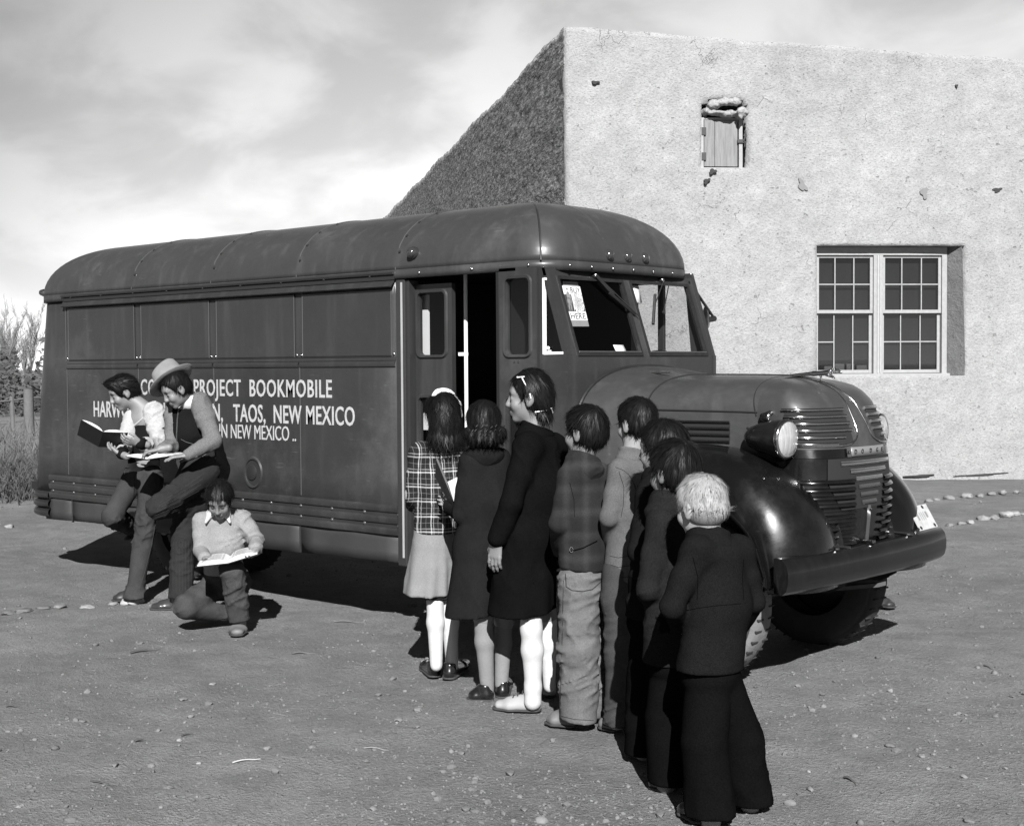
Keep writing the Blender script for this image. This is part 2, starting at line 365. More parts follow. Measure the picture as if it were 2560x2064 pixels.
# pebbles: too many to count
def stone_unit(seed, sub=1):
    bm = bmesh.new(); bmesh.ops.create_icosphere(bm, subdivisions=sub, radius=1.0)
    for v in bm.verts:
        n = mnoise.noise(v.co*1.3+Vector((seed*7.3, seed*1.7, 0))); v.co *= 1+0.38*n
        v.co.z *= 0.62
    vs = np.array([v.co[:] for v in bm.verts]); fs = [tuple(v.index for v in f.verts) for f in bm.faces]; bm.free(); return vs, fs
UN = [stone_unit(i) for i in range(8)]
def gz(x, y): return float(ground_h(np.array([x]), np.array([y]))[0])
mp_ = MB(); nP = 17000
for i in range(nP):
    px = RNG.uniform(-60, 2620); py = 1230+ (RNG.random()**0.75)*860
    if i < 900: py = RNG.uniform(1205, 1420); px = RNG.uniform(1900, 2620)
    g = ground(px, py)
    cl_ = vnoise(np.array([[g[0]*1.3, g[1]*1.3, 0.0]]), 5)[0]
    if RNG.random() > 0.55+0.6*cl_: continue
    r = 0.0026+0.0055*RNG.random()**2.2
    if RNG.random() < 0.09: r *= RNG.uniform(1.6, 3.2)
    vs, fs = UN[i % 8]; a = RNG.uniform(0, 6.28); ca, sa = math.cos(a), math.sin(a); s3 = r*RNG.uniform(0.7, 1.3, 3)
    v = vs*s3; v = np.stack([v[:, 0]*ca-v[:, 1]*sa, v[:, 0]*sa+v[:, 1]*ca, v[:, 2]], -1)+np.array([g[0], g[1], gz(g[0], g[1])+r*0.25])
    mp_.add(v, fs)
peb = mp_.build('gravel', mat('pebble', 0.145, 0.95, spec=.1, var=0.8, vscale=22, bump=0.002, bscale=300), smooth=50)
tag(peb, 'scattered pebbles and clods on the dirt yard', 'gravel', kind='stuff')

def stone(px, py, rpx, label, group=None, flat=0.6, shade=0.3, seed=0, ecc=1.0, name='stone'):
    g = ground(px, py); D = (g-CAM)@A_F; r = rpx*D/FPX
    vs, fs = stone_unit(seed+20, 3)
    mb = MB(); a = seed*1.37; ca, sa = math.cos(a), math.sin(a)
    v = vs*np.array([r*ecc, r, r*flat/0.62]); n = fbm(vs*2.1+seed, 3, seed)[:, None]*0.16; v = v*(1+n)
    v = np.stack([v[:, 0]*ca-v[:, 1]*sa, v[:, 0]*sa+v[:, 1]*ca, v[:, 2]+r*flat*0.45], -1); mb.add(v, fs)
    o = mb.build(name, mat('stone%.2f' % shade, shade*.5, 0.95, var=0.6, vscale=14, spec=.1, bump=0.006, bscale=60), smooth=60); o.location = (g[0], g[1], gz(g[0], g[1])); tag(o, label, 'stone', group); return o
f = 1.1891
stone(279*f, 1264*f, 20*f, 'largest pale stone by the toe of the boy reading farthest left', shade=0.55, seed=1, ecc=1.2)
stone(239*f, 1266*f, 12*f, 'low pale stone touching the front of the reading boy\'s shoe, left of the largest stone', shade=0.4, seed=2, flat=0.3, ecc=1.4)
stone(183*f, 1276*f, 12*f, 'small pale flat stone alone midway along the row of half buried stones', shade=0.45, seed=3, flat=0.4, ecc=1.2)
stone(125*f, 1279*f, 13*f, 'grey angular stone second in the row from the white stone', shade=0.3, seed=4, flat=0.45, ecc=1.3)
stone(92*f, 1282*f, 12*f, 'dull half buried stone in the middle of the dark row', shade=0.22, seed=5, flat=0.35, ecc=1.3)
stone(52*f, 1287*f, 16*f, 'long half buried stone near the left edge', shade=0.22, seed=6, flat=0.3, ecc=1.4)
stone(20*f, 1290*f, 14*f, 'half buried stone at the left end of the row', shade=0.22, seed=7, flat=0.35, ecc=1.2)
stone(20*f, 1108*f, 9*f, 'small pale stone alone on the dirt left of the bus rear', shade=0.4, seed=8)
Z = lambda x, y: (2140+x*0.2304, 1100+y*0.2304)
rowA = [(790, 660, 42, .30), (870, 640, 40, .36), (1010, 630, 52, .33), (1210, 615, 56, .42), (1345, 605, 44, .34), (1470, 585, 40, .28), (1590, 575, 42, .38), (1740, 560, 30, .36)]
for i, (x, y, r, s_) in enumerate(rowA):
    p = Z(x, y+12); stone(p[0], p[1], r*0.2304, ['stone against the fender edge at the start of the upper stone row', 'pale rounded stone second in the upper row by the wall', 'long low stone third in the upper row by the wall', 'largest pointed pale stone of the upper row by the wall', 'stone right of the largest pointed stone in the upper row', 'dull low stone in the upper row left of a rounder pale one', 'round pale stone near the end of the upper row', 'small last stone at the right end of the upper row'][i], 'stones edging a path by the adobe wall', shade=s_, seed=30+i, flat=0.62, ecc=1.2)
rowB = [(1020, 910, 38, .3), (1140, 895, 40, .34), (1240, 888, 42, .46), (1385, 856, 60, .4), (1500, 845, 50, .3), (1625, 825, 64, .5), (1730, 808, 50, .48), (1815, 800, 30, .36)]
for i, (x, y, r, s_) in enumerate(rowB):
    p = Z(x, y+14); stone(p[0], p[1], r*0.2304, ['small dull stone right of the license plate', 'low stone second in the lower row right of the license plate', 'small bright white stone in the lower row', 'grey angular stone with a dark left side in the lower row', 'dull stone in the dip of the lower row', 'largest bright stone of the lower row', 'bright round stone next to the largest one in the lower row', 'last stone of the lower row at the right edge'][i], 'stones edging a path by the yard', shade=s_, seed=50+i, flat=0.62, ecc=1.2)
Z5 = lambda x, y: (x*0.5109, 1500+y*0.5109)
loose = [(1040, 415, 18, .4, .3, 'flat pale stone in the open dirt between the kneeling boy and the queue'), (1310, 735, 20, .3, .6, 'grey stone at the head of the disturbed dirt near the twig'), (2003, 857, 14, .32, .5, 'round flat pebble stone below the plaid girl\'s feet'), (975, 788, 15, .45, .6, 'pale stone at the left of the pale splinter'), (1790, 790, 16, .24, .6, 'brownish clod in the foreground dirt right of the twig'), (825, 912, 20, .25, .5, 'low clod in the foreground below the bent twig'), (93, 995, 14, .4, .6, 'pale stone in the bottom corner of the yard'), (878, 693, 13, .45, .7, 'bright little stone near the centre of the foreground dirt'), (170, 677, 15, .3, .6, 'dull round stone at far side of the foreground dirt'), (405, 598, 16, .26, .5, 'crumbling clod between two dark twigs'), (2045, 548, 22, .28, .5, 'broken clod left of the tall girl\'s pale shoe')]
for i, (x, y, r, s_, fl, lb) in enumerate(loose):
    p = Z5(x, y); stone(p[0], p[1], r*0.5109, lb, 'loose stones on the yard', shade=s_, seed=70+i, flat=fl)
Z6 = lambda x, y: (1900+x*0.3537, 1450+y*0.3537)
loose = [(920, 805, 22, .4, .7, 'pale stone casting a shadow below the bumper'), (920, 1190, 32, .24, .6, 'dark clod in the right foreground'), (1145, 1268, 30, .3, .5, 'flat stone beside the dark clod'), (1225, 1258, 20, .36, .6, 'small pale stone right of the flat stone'), (1190, 1350, 14, .45, .7, 'white pebble below the flat stone'), (345, 1360, 14, .45, .7, 'white pebble right of the blond boy\'s trousers'), (1475, 1700, 34, .26, .6, 'lumpy clod at the bottom right of the yard'), (1665, 990, 22, .25, .6, 'dark pair-like clod at the right')]
for i, (x, y, r, s_, fl, lb) in enumerate(loose):
    p = Z6(x, y); stone(p[0], p[1], r*0.3537, lb, 'loose stones on the yard', shade=s_, seed=90+i, flat=fl)
def twig(p0, p1, w, label, shade=0.06, bend=0.03):
    a = Vector(ground(*p0)); b = Vector(ground(*p1)); mb = MB(); n = 6; pts = []
    side = Vector((-(b-a).y, (b-a).x, 0)); c0 = (a+b)/2
    for i in range(n+1):
        t = i/n; q = a+(b-a)*t+side*bend*math.sin(t*3.1+0.4); q.z = gz(q.x, q.y)+w*0.9+0.004*math.sin(t*5); pts.append(q-c0)
    mb.tube(pts, [w*(1-0.5*i/n) for i in range(n+1)], 6)
    o = mb.build('twig', mat('twig%.2f' % shade, shade, 0.9, var=0.3, vscale=30), smooth=60); o.location = (c0.x, c0.y, 0); tag(o, label, 'twig', 'twigs lying on the yard')
twig(Z5(640, 270), Z5(785, 247), .006, 'dark straight twig below the kneeling boy', 0.06)
twig(Z5(1138, 795), Z5(1275, 785), .004, 'pale bleached splinter of wood in the foreground dirt', 0.34, 0.0)
twig(Z5(1635, 102), Z5(1785, 100), .005, 'thin twig by the edge of the bus shadow', 0.12)
twig(Z5(440, 885), Z5(600, 912), .004, 'bent dark twig low in the left foreground', 0.06)
twig(Z5(1430, 275), Z5(1540, 264), .006, 'forked short twig left of the queue', 0.1, 0.1)
twig(Z5(660, 693), Z5(715, 688), .006, 'short dark stick in the left foreground', 0.05)
twig(Z5(1780, 722), Z5(1910, 725), .003, 'thin straw below the plaid girl', 0.22)
twig(Z5(890, 672), Z5(960, 658), .004, 'curved dark twig left of centre foreground', 0.06, 0.1)
twig(Z6(595, 1410), Z6(680, 1440), .006, 'thick dark stick right of the blond boy\'s feet', 0.05)
twig(Z6(1580, 605), Z6(1650, 632), .004, 'thin dark twig at the right of the yard', 0.07)
twig(Z5(30, 535), Z5(105, 536), .005, 'dark twig at the left edge of the yard', 0.06)

# ================================================================= adobe building
BD = math.radians(48); B0 = ground(2040*f, 1007*f)
bd = np.array([math.cos(BD), math.sin(BD), 0]); bn = np.array([-bd[1], bd[0], 0])
BLD = empty('adobe_building', tuple(B0), BD)
tag(BLD, 'tall flat roofed adobe building with straw plastered walls behind the bus', 'building')
def bl(px, py, off=0.0):           # pixel -> (along, into, up) on a plane parallel to the front wall
    r = ray(px, py); t = ((B0-CAM)@bn+off)/(r@bn); q = CAM+r*t; return np.array([(q-B0)@bd, off, q[2]])
def mat_adobe(name, col=0.27, rough_bump=0.02, squash=None):
    m = bpy.data.materials.new(name); m.use_nodes = True; t = m.node_tree; b = t.nodes['Principled BSDF']
    b.inputs['Roughness'].default_value = 0.95; b.inputs['Specular IOR Level'].default_value = 0.1
    tcn = N(t, 'ShaderNodeTexCoord'); src = tcn.outputs['Object']
    if squash:
        mp0 = N(t, 'ShaderNodeMapping'); mp0.inputs['Scale'].default_value = squash; t.links.new(src, mp0.inputs[0]); src = mp0.outputs[0]
    def noi(sc, det=4, ro=0.6, vec=None, dist=0.0):
        n = N(t, 'ShaderNodeTexNoise'); n.inputs['Scale'].default_value = sc; n.inputs['Detail'].default_value = det; n.inputs['Roughness'].default_value = ro; n.inputs['Distortion'].default_value = dist
        t.links.new(vec or src, n.inputs['Vector']); return n.outputs[0]
    big = noi(0.5, 4); mid = noi(4, 5, 0.65); fin = noi(38, 4, 0.7); gr = noi(110, 2, 0.7)
    v = mth(t, 'MULTIPLY_ADD', mth(t, 'SUBTRACT', big, 0.5), 0.55, 1.0)
    v = mth(t, 'MULTIPLY', v, mth(t, 'MULTIPLY_ADD', mth(t, 'SUBTRACT', mid, 0.5), 0.45, 1.0))
    v = mth(t, 'MULTIPLY', v, mth(t, 'MULTIPLY_ADD', mth(t, 'SUBTRACT', fin, 0.5), 0.6, 1.0))
    v = mth(t, 'MULTIPLY', v, mth(t, 'MULTIPLY_ADD', mth(t, 'SUBTRACT', gr, 0.5), 0.4, 1.0))
    if squash:
        v = mth(t, 'MULTIPLY', v, mth(t, 'MULTIPLY_ADD', mth(t, 'SUBTRACT', fin, 0.5), 3.6, 1.0)); v = mth(t, 'MAXIMUM', v, 0.12); bright = mapr(t, gr, 0.62, 0.72, 0, 1.3); v = mth(t, 'ADD', v, bright)
    # straw flecks, stretched two ways
    def flecks(rot, sc):
        mp = N(t, 'ShaderNodeMapping'); mp.inputs['Rotation'].default_value = rot; mp.inputs['Scale'].default_value = (1, 6, 6); t.links.new(src, mp.inputs[0])
        return noi(sc, 1, 0.5, mp.outputs[0])
    f1 = mapr(t, flecks((0.2, 0.6, 0.1), 26), 0.63, 0.69, 0, 1); f2 = mapr(t, flecks((0.3, -0.75, 0.2), 27), 0.63, 0.69, 0, 1); f3 = mapr(t, flecks((0.1, 1.45, 0.4), 25), 0.63, 0.69, 0, 1)
    v = mth(t, 'MULTIPLY', v, mth(t, 'MULTIPLY_ADD', f1, -0.45, 1.0)); v = mth(t, 'MULTIPLY', v, mth(t, 'MULTIPLY_ADD', f2, 0.25, 1.0)); v = mth(t, 'MULTIPLY', v, mth(t, 'MULTIPLY_ADD', f3, -0.42, 1.0))
    # hairline cracks
    dn = noi(2.2, 4, 0.6); mixv = N(t, 'ShaderNodeVectorMath', operation='ADD'); cmb = N(t, 'ShaderNodeCombineXYZ')
    for i in range(3): t.links.new(dn, cmb.inputs[i])
    t.links.new(src, mixv.inputs[0]); t.links.new(cmb.outputs[0], mixv.inputs[1])
    vo = N(t, 'ShaderNodeTexVoronoi', feature='DISTANCE_TO_EDGE'); vo.inputs['Scale'].default_value = 1.15; t.links.new(mixv.outputs[0], vo.inputs['Vector'])
    cr = mth(t, 'MULTIPLY', mapr(t, vo.outputs['Distance'], 0.0, 0.006, 1.0, 0.0), mapr(t, noi(1.3, 3), 0.55, 0.62, 0.0, 1.0))
    v = mth(t, 'MULTIPLY', v, mth(t, 'MULTIPLY_ADD', cr, -0.32, 1.0))
    pit = mapr(t, noi(13, 2, 0.5), 0.70, 0.74, 0.0, 1.0); v = mth(t, 'MULTIPLY', v, mth(t, 'MULTIPLY_ADD', pit, -0.35, 1.0))
    v = mth(t, 'MULTIPLY', v, col); t.links.new(v, b.inputs['Base Color'])
    h = mth(t, 'ADD', mth(t, 'MULTIPLY', mid, 1.6), mth(t, 'ADD', mth(t, 'MULTIPLY', fin, 0.30), mth(t, 'MULTIPLY', gr, 0.12)))
    h = mth(t, 'SUBTRACT', h, mth(t, 'ADD', mth(t, 'MULTIPLY', cr, 0.3), mth(t, 'MULTIPLY', pit, 0.25)))
    bp = N(t, 'ShaderNodeBump'); bp.inputs['Strength'].default_value = 1.0; bp.inputs['Distance'].default_value = rough_bump
    t.links.new(h, bp.inputs['Height']); t.links.new(bp.outputs[0], b.inputs['Normal'])
    return m
M_AD = mat_adobe('adobe_plaster', 0.262, 0.022); M_AD2 = mat_adobe('adobe_side', 0.25, 0.07, (.09, .09, .42))
c_top = bl(1190*f, 52*f); XL = c_top[0]; TH = 0.45
def wall_grid(name, m, us, zs, hole, P, thick_dir, parent, seed, amp):
    """front face with its openings, wavy like hand laid plaster; reveals and back follow"""
    mb = MB(); nu, nz_ = len(us), len(zs); idx = {}
    pts = np.array([[P(u, z) for z in zs] for u in us])
    n = fbm(pts*0.8, 3, seed)*amp+fbm(pts*4.5, 3, seed+4)*amp*0.28
    inr = np.array([[hole(u, z, 0.0) for z in zs] for u in us])
    pts2 = pts-np.array(thick_dir)*(n[..., None])
    fs = []; 
    for i in range(nu-1):
        for j in range(nz_-1):
            if hole((us[i]+us[i+1])/2, (zs[j]+zs[j+1])/2, 1): continue
            fs.append((i*nz_+j, (i+1)*nz_+j, (i+1)*nz_+j+1, i*nz_+j+1))
    mb.add(pts2.reshape(-1, 3), fs)
    o = mb.build(name, m, parent, smooth=60)
    md = o.modifiers.new('solid', 'SOLIDIFY'); md.thickness = TH; md.offset = -1
    return o
w_tl = bl(735*.4609+1700, 897*.4609+200); w_br = bl(1500*.4609+1700, 1600*.4609+200)
WX0, WX1, WZ0, WZ1 = -2.13, -0.085, 1.40, 3.15
SX0, SX1, SZ0, SZ1 = -3.69, -3.06, 4.16, 4.86
def zline(u): return 5.99+(u-XL)*(5.66-5.99)/(0.73-XL)+0.008*math.sin(u*2.3)+0.006*math.sin(u*7.1+1)
def cuts(a, b, step, extra):
    c = sorted(set([round(x, 4) for x in np.arange(a, b, step)]+[b]+extra)); r = [c[0]]
    for x in c[1:]:
        if x-r[-1] > step*0.35 or x in extra: 
            if x in extra and x-r[-1] < step*0.35 and r[-1] not in extra: r[-1] = x
            else: r.append(x)
    return r
us = cuts(XL, 5.0, 0.07, [WX0, WX1, SX0, SX1]); zr = cuts(-0.1, 6.0, 0.07, [WZ0, WZ1, SZ0, SZ1])
def hole_f(u, z, mode):
    if WX0 < u < WX1 and WZ0 < z < WZ1: return True
    if SX0 < u < SX1 and SZ0 < z < SZ1: return True
    # the broken patch over the little shutter
    if SZ1 < z < SZ1+0.23*(1-((u+3.36)/0.36)**4)+0.03*math.sin(u*31) and -3.68 < u < -3.08 and z < 5.12: return True
    return False
BAT = 0.012
def P_front(u, z):
    k = min(z/6.0, 1.0); zz_ = z if z < 5.0 else 5.0+(z-5.0)*(zline(u)-5.0)/1.0
    return (u, BAT*zz_, zz_)
wall_grid('wall', M_AD, us, zr, hole_f, P_front, (0, -1, 0), BLD, 1, 0.02)
# left side wall
sa_ = math.radians(140.5-48.0); sdv = np.array([math.cos(sa_), math.sin(sa_), 0]); snv = np.array([-sdv[1], sdv[0], 0])
cw = B0+bd*XL+bn*BAT*5.9
w_s = np.array([math.cos(math.radians(140.5)), math.sin(math.radians(140.5)), 0]); w_n = np.array([-w_s[1], w_s[0], 0])
def side_at(px, py):
    r = ray(px, py); t = ((cw-CAM)@w_n)/(r@w_n); q = CAM+r*t; return (q-cw)@w_s, q[2]
L1, z1_ = side_at(800*f, 465*f); L0, z0_ = side_at(1000*f, 248*f)
print('side wall', L0, z0_, L1, z1_)
SL = L1+8
def P_side(u, z):
    zt = 5.99+(z1_-5.99)*u/L1+0.03*math.sin(u*.8)+0.012*math.sin(u*3.7+2)+0.008*math.sin(u*9)
    zz_ = z if z < 5.0 else 5.0+(z-5.0)*(zt-5.0)
    return (XL+0.004+sdv[0]*u, 0.16+sdv[1]*u, zz_)
wall_grid('wall', M_AD2, cuts(0.0, SL, 0.09, []), cuts(-0.1, 6.0, 0.09, []), lambda u, z, m_: False, P_side, tuple(snv), BLD, 2, 0.004)
rf = MB(); rf.bx(XL+0.3, 4.8, 0.4, 22, 5.1, 5.3); rf.build('roof', M_AD, BLD)
# bulging stones set in the wall foot
# ---- window
M_WP = mat('white_paint_wood', 0.25, 0.6, var=0.25, vscale=18, bump=0.003, bscale=40)
M_GL = mat_glass('window_glass', 0.6, 0.06)
win = MB(); GO = 0.20
fr = [(-2.13, -2.06), (-1.225, -1.085), (-0.21, -0.135)]
for a, b in fr: win.bx(a, b, GO-0.02, GO+0.08, 1.43, 3.14)
win.bx(-2.13, -0.135, GO-0.022, GO+0.08, 3.03, 3.145)
wf = win.build('window', M_WP, BLD, bevel=0.004); wf.scale.x = .945; wf.location.x = -2.13*.055-.03*.5
sl = MB(); sl.bx(-2.13, -0.12, GO-0.10, GO+0.10, 1.375, 1.435); sl.build('sill', M_WP, wf, bevel=0.005)
jb = MB(); jb.bx(-1.175, -1.155, GO-0.035, GO-0.021, 1.44, 3.03); jb.bx(-1.135, -1.12, GO-0.032, GO-0.021, 1.44, 3.03); jb.build('mullion', mat('weathered_wood', 0.3, 0.8, var=0.3, vscale=20), wf)
def sash(x0, x1, z0, z1, off, cols, rows, skip=()):
    s = MB(); b = 0.042
    s.bx(x0, x0+b, off, off+0.035, z0, z1); s.bx(x1-b, x1, off, off+0.035, z0, z1); s.bx(x0+b, x1-b, off+0.001, off+0.034, z0, z0+b*1.1); s.bx(x0+b, x1-b, off+0.001, off+0.034, z1-b*0.8, z1)
    for i in range(1, cols):
        x = x0+(x1-x0)*i/cols; s.bx(x-0.008, x+0.008, off+0.004, off+0.03, z0+b, z1-b*0.8)
    for j in range(1, rows):
        z = z0+(z1-z0)*j/rows
        for i in range(cols):
            if (i, j) in skip: continue
            xa = x0+(x1-x0)*i/cols; xb = x0+(x1-x0)*(i+1)/cols
            s.bx(max(xa+0.0082, x0+b), min(xb-0.0082, x1-b), off+0.005, off+0.029, z-0.008, z+0.008)
    o = s.build('sash', M_WP, wf, bevel=0.003); return o
def pane(x0, x1, z0, z1, y, parent=None):
    g = MB(); g.bx(x0, x1, y, y+0.004, z0, z1); return g.build('pane', M_GL, parent or wf)
for (a, b) in ((-2.06, -1.225), (-1.085, -0.21)):
    sash(a, b, 2.25, 3.03, GO+0.012, 3, 2); pane(a+0.04, b-0.04, 2.29, 3.0, GO+0.03)
    lo_skip = ((1, 1),) if a < -2 else ()
    sash(a, b, 1.44, 2.29, GO+0.052, 3, 2, lo_skip); pane(a+0.04, b-0.04, 1.48, 2.26, GO+0.07)
ir = MB(); ir.bx(-2.6, 0.4, 2.6, 2.65, 0.8, 3.6); ir.bx(-2.6, 0.4, TH+.02, 2.6, 3.55, 3.6); ir.bx(-2.62, -2.6, TH+.02, 2.6, 0.8, 3.6); ir.bx(0.4, 0.42, TH+.02, 2.6, 0.8, 3.6); ir.bx(-2.6, .4, TH+.02, 2.6, .75, .8)
ir.build('inner_room', mat('room_plaster', 0.25, 0.9), BLD)
bl_ = MB()
for a, b in ((-2.05, -1.23), (-1.08, -0.22)): bl_.bx(a, b, GO+0.11, GO+0.115, 1.62 if a < -2 else 1.5, 3.0)
bl_.build('blind', mat('dull_blind', 0.075, 0.9, var=0.3, vscale=5, aniso=(3, 1, 0.6)), wf)
ob = MB()
for x0_, x1_, h_ in ((-1.90, -1.76, .10), (-1.74, -1.60, .13), (-1.57, -1.45, .13), (-1.42, -1.26, .11)): ob.bx(x0_, x1_, GO+0.12, GO+0.16, 1.44, 1.44+h_)
ob.build('paper_row', mat('grey_card', 0.35, 0.9, var=0.2), wf, bevel=0.01)
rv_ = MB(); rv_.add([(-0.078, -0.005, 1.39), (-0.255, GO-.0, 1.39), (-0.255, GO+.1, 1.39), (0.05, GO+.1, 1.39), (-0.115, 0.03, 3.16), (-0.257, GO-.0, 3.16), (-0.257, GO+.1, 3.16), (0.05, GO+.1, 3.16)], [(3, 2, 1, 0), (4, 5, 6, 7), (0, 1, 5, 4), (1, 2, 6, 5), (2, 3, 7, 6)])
rv_.build('reveal', mat_adobe('shaded_jamb_adobe', .13, .03), BLD)  # the jamb's shade is put into a darker adobe colour
# ---- shutter
M_PLK = mat('weathered_plank', 0.17, 0.85, var=0.55, vscale=5, aniso=(9, 9, 0.9), bump=0.003, bscale=30, detail=6)
sh = MB(); SO = 0.10
for a, b in ((-3.64, -3.50), (-3.495, -3.19)): sh.bx(a, b, SO, SO+0.025, 4.19, 4.80)
shut = sh.build('shutter', M_PLK, BLD, bevel=0.004)
sf = MB(); sf.bx(-3.69, -3.65, SO-0.015, SO+0.05, 4.16, 4.83); sf.bx(-3.175, -3.125, SO-0.015, SO+0.05, 4.16, 4.83); sf.bx(-3.65, -3.175, SO+0.005, SO+0.05, 4.805, 4.835); sf.bx(-3.69, -3.1, SO-0.02, SO+0.05, 4.13, 4.175)
sf.build('frame', M_WP, shut, bevel=0.004)
for z_ in (4.60, 4.27): hg = MB(); hg.bx(-3.68, -3.62, SO-0.026, SO-0.016, z_, z_+.10); hg.build('hinge', mat('rusty_iron', 0.035, 0.7, var=0.3), shut)
lt = MB(); lt.bx(-3.2, -3.10, SO-0.04, SO-0.016, 4.50, 4.545); lt.tube([(-3.12, SO-0.04, 4.52), (-3.09, SO-0.05, 4.60), (-3.10, SO-0.04, 4.66)], .013, 6); lt.build('latch', mat('rusty_iron'), shut, smooth=50)
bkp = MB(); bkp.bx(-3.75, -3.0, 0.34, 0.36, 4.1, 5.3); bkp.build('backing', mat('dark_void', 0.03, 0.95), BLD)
br_ = solid('broken_adobe', M_AD, [ell((-3.45, 0.05, 4.88), (.17, .10, .042), k=.02), ell((-3.30, .05, 4.875), (.12, .1, .04), k=.02), cap((-3.165, -0.05, 4.87), (-3.165, 0.2, 4.87), .068, k=.01), ell((-3.34, .05, 5.035), (.15, .08, .055), k=.02), ell((-3.26, .05, 5.03), (.12, .07, .05), k=.02), ell((-3.52, .09, 5.0), (.09, .08, .06), k=.02), ell((-3.63, .08, 4.90), (.04, .1, .05), k=.02)], .012, BLD, disp=lambda p: 0.022*fbm(p*13, 4, 2))
# wall marks: two old patches and small knocks in the plaster, each a thin skin
M_PT = mat('plaster_patch', 0.16, 0.95, var=0.2, vscale=20)
def patch(cx_, cz_, rx, rz, rot, m, name):
    mb = MB(); k = 22; ps = []
    for i in range(k):
        a = 6.283*i/k; r = 1+0.28*math.sin(a*3+cx_)+0.15*math.sin(a*5+cz_*3); x, z = rx*r*math.cos(a), rz*r*math.sin(a)
        ps.append((cx_+x*math.cos(rot)-z*math.sin(rot), 0, cz_+x*math.sin(rot)+z*math.cos(rot)))
    yy = BAT*cz_-0.03; mb.prism(ps, (0, yy, 0), (0, yy+0.1, 0)); mb.build(name, m, BLD)
patch(-2.33, 3.94, .045, .085, .45, M_PT, 'plaster_patch'); patch(-0.65, 3.85, .045, .075, .1, M_PT, 'plaster_patch')
M_KN = mat('dark_hole', 0.03, 0.95)
for (x, y, rx, rz, ro) in ((1253*f, 172*f, .05, .02, .1), (2014*f, 180*f, .018, .022, 0), (2098*f, 399*f, .06, .03, .1), (1487*f, 380*f, .05, .025, .7), (1500*f, 360*f, .05, .03, .3), (1745*f, 95*f, .02, .015, 0), (1775*f, 62*f, .012, .012, 0)):
    q = bl(x, y)
    if q[2] < 5.6: patch(q[0], q[2], rx, rz, ro, M_KN, 'plaster_chip')
for (x, y, ln) in ((1990, 1203, .5), (2080, 1200, .3), (2300, 1195, .35), (2450, 1190, .6)): 
    q = bl(x, y); 
    patch(q[0], 0.06, ln*0.5, .012, 0.05, M_KN, 'foot_crack')

# ================================================================= far left: dry bush, bare trees, fence
M_BK = mat('bark', 0.10, 0.9, var=0.4, vscale=6, bump=0.01, bscale=20); M_TW = mat('dry_twigs', 0.15, 0.9, var=0.3, vscale=3)
def bare_tree(px, py_base, D, hgt, label, seed, lean=(0, 0), spread=0.35, trunks=1, r0=0.09):
    rnd = random.Random(seed); b = atD(px, py_base, D); root = empty('bare_tree', (b[0], b[1], 0)); tag(root, label, 'tree', 'bare trees beyond the bus')
    tr = MB(); cr = MB()
    def grow(p, d, L, r, lev):
        n = 5; pts = [p]; q = p.copy(); dd = d.copy()
        for i in range(n):
            dd = (dd+Vector((rnd.uniform(-1, 1), rnd.uniform(-1, 1), rnd.uniform(-0.3, 0.6)))*0.13).normalized(); q = q+dd*(L/n); pts.append(q.copy())
        (tr if lev < 2 else cr).tube(pts, [r*(1-0.65*i/n) for i in range(n+1)], 7 if lev < 2 else 4)
        if lev >= 4: return
        for k in range([7, 7, 6, 5][lev]):
            i = rnd.randint(1 if lev else 2, n); s = spread*(1.0+0.5*lev)
            nd = (dd+Vector((rnd.uniform(-1, 1), rnd.uniform(-1, 1), rnd.uniform(0.0, 0.9)))*s).normalized()
            grow(pts[i].copy(), nd, L*rnd.uniform(0.35, 0.6), max(r*(1-0.65*i/n)*0.62, 0.006), lev+1)
    for k in range(trunks):
        d0 = Vector((lean[0]+rnd.uniform(-.12, .12)*(k > 0), lean[1]+rnd.uniform(-.1, .1), 1)).normalized(); grow(Vector((rnd.uniform(-.2, .2)*(k > 0), 0, -0.1)), d0, hgt*0.62*rnd.uniform(.85, 1.05), r0, 0)
    tr.build('trunk', M_BK, root, smooth=60); cr.build('crown', M_TW, root, smooth=60)
bare_tree(-6, 905*f, 62, 4.3, 'bare tree with a slanting trunk at the left edge of the yard', 3, (0.20, .2), r0=.10)
bare_tree(50*f, 905*f, 70, 4.3, 'slim bare tree nearest the bus rear with two upright stems', 5, (0.03, .02), 0.22, 2, r0=.08)
bare_tree(30*f, 905*f, 75, 4.2, 'smaller forked bare tree between the two others', 8, (-0.02, 0), 0.25, 2, r0=.07)
bare_tree(12*f, 905*f, 82, 5.0, 'faint bare tree farthest back behind the slanting one', 12, (0.02, 0), 0.22, 2, r0=.08)
def bush(px, py, D, w, h, label, n, seed, m, group=None, name='dry_bush'):
    rnd = random.Random(seed); b = atD(px, py, D); root = empty(name, (b[0], b[1], 0)); tag(root, label, 'bush', group)
    st = MB()
    for i in range(n):
        x, y = rnd.gauss(0, w*.33), rnd.gauss(0, w*.33); q = Vector((x, y, 0)); d = Vector((x*.6+rnd.uniform(-.4, .4), y*.6+rnd.uniform(-.4, .4), 1.0)).normalized(); L = h*rnd.uniform(.5, 1.05); pts = [q]
        for k in range(4):
            d = (d+Vector((rnd.uniform(-1, 1), rnd.uniform(-1, 1), rnd.uniform(-.3, .3)))*.32).normalized(); pts.append(pts[-1]+d*L/4)
            if rnd.random() < .9:
                e = (d+Vector((rnd.uniform(-1, 1), rnd.uniform(-1, 1), rnd.uniform(-.4, .6)))*.9).normalized(); st.tube([pts[-1], pts[-1]+e*L*.15, pts[-1]+e*L*.28+Vector((0, 0, .02))], [.006, .005, .002], 3, caps=False)
        st.tube(pts, [.009, .008, .006, .004, .002], 4, caps=False)
    st.build('foliage', m, root)
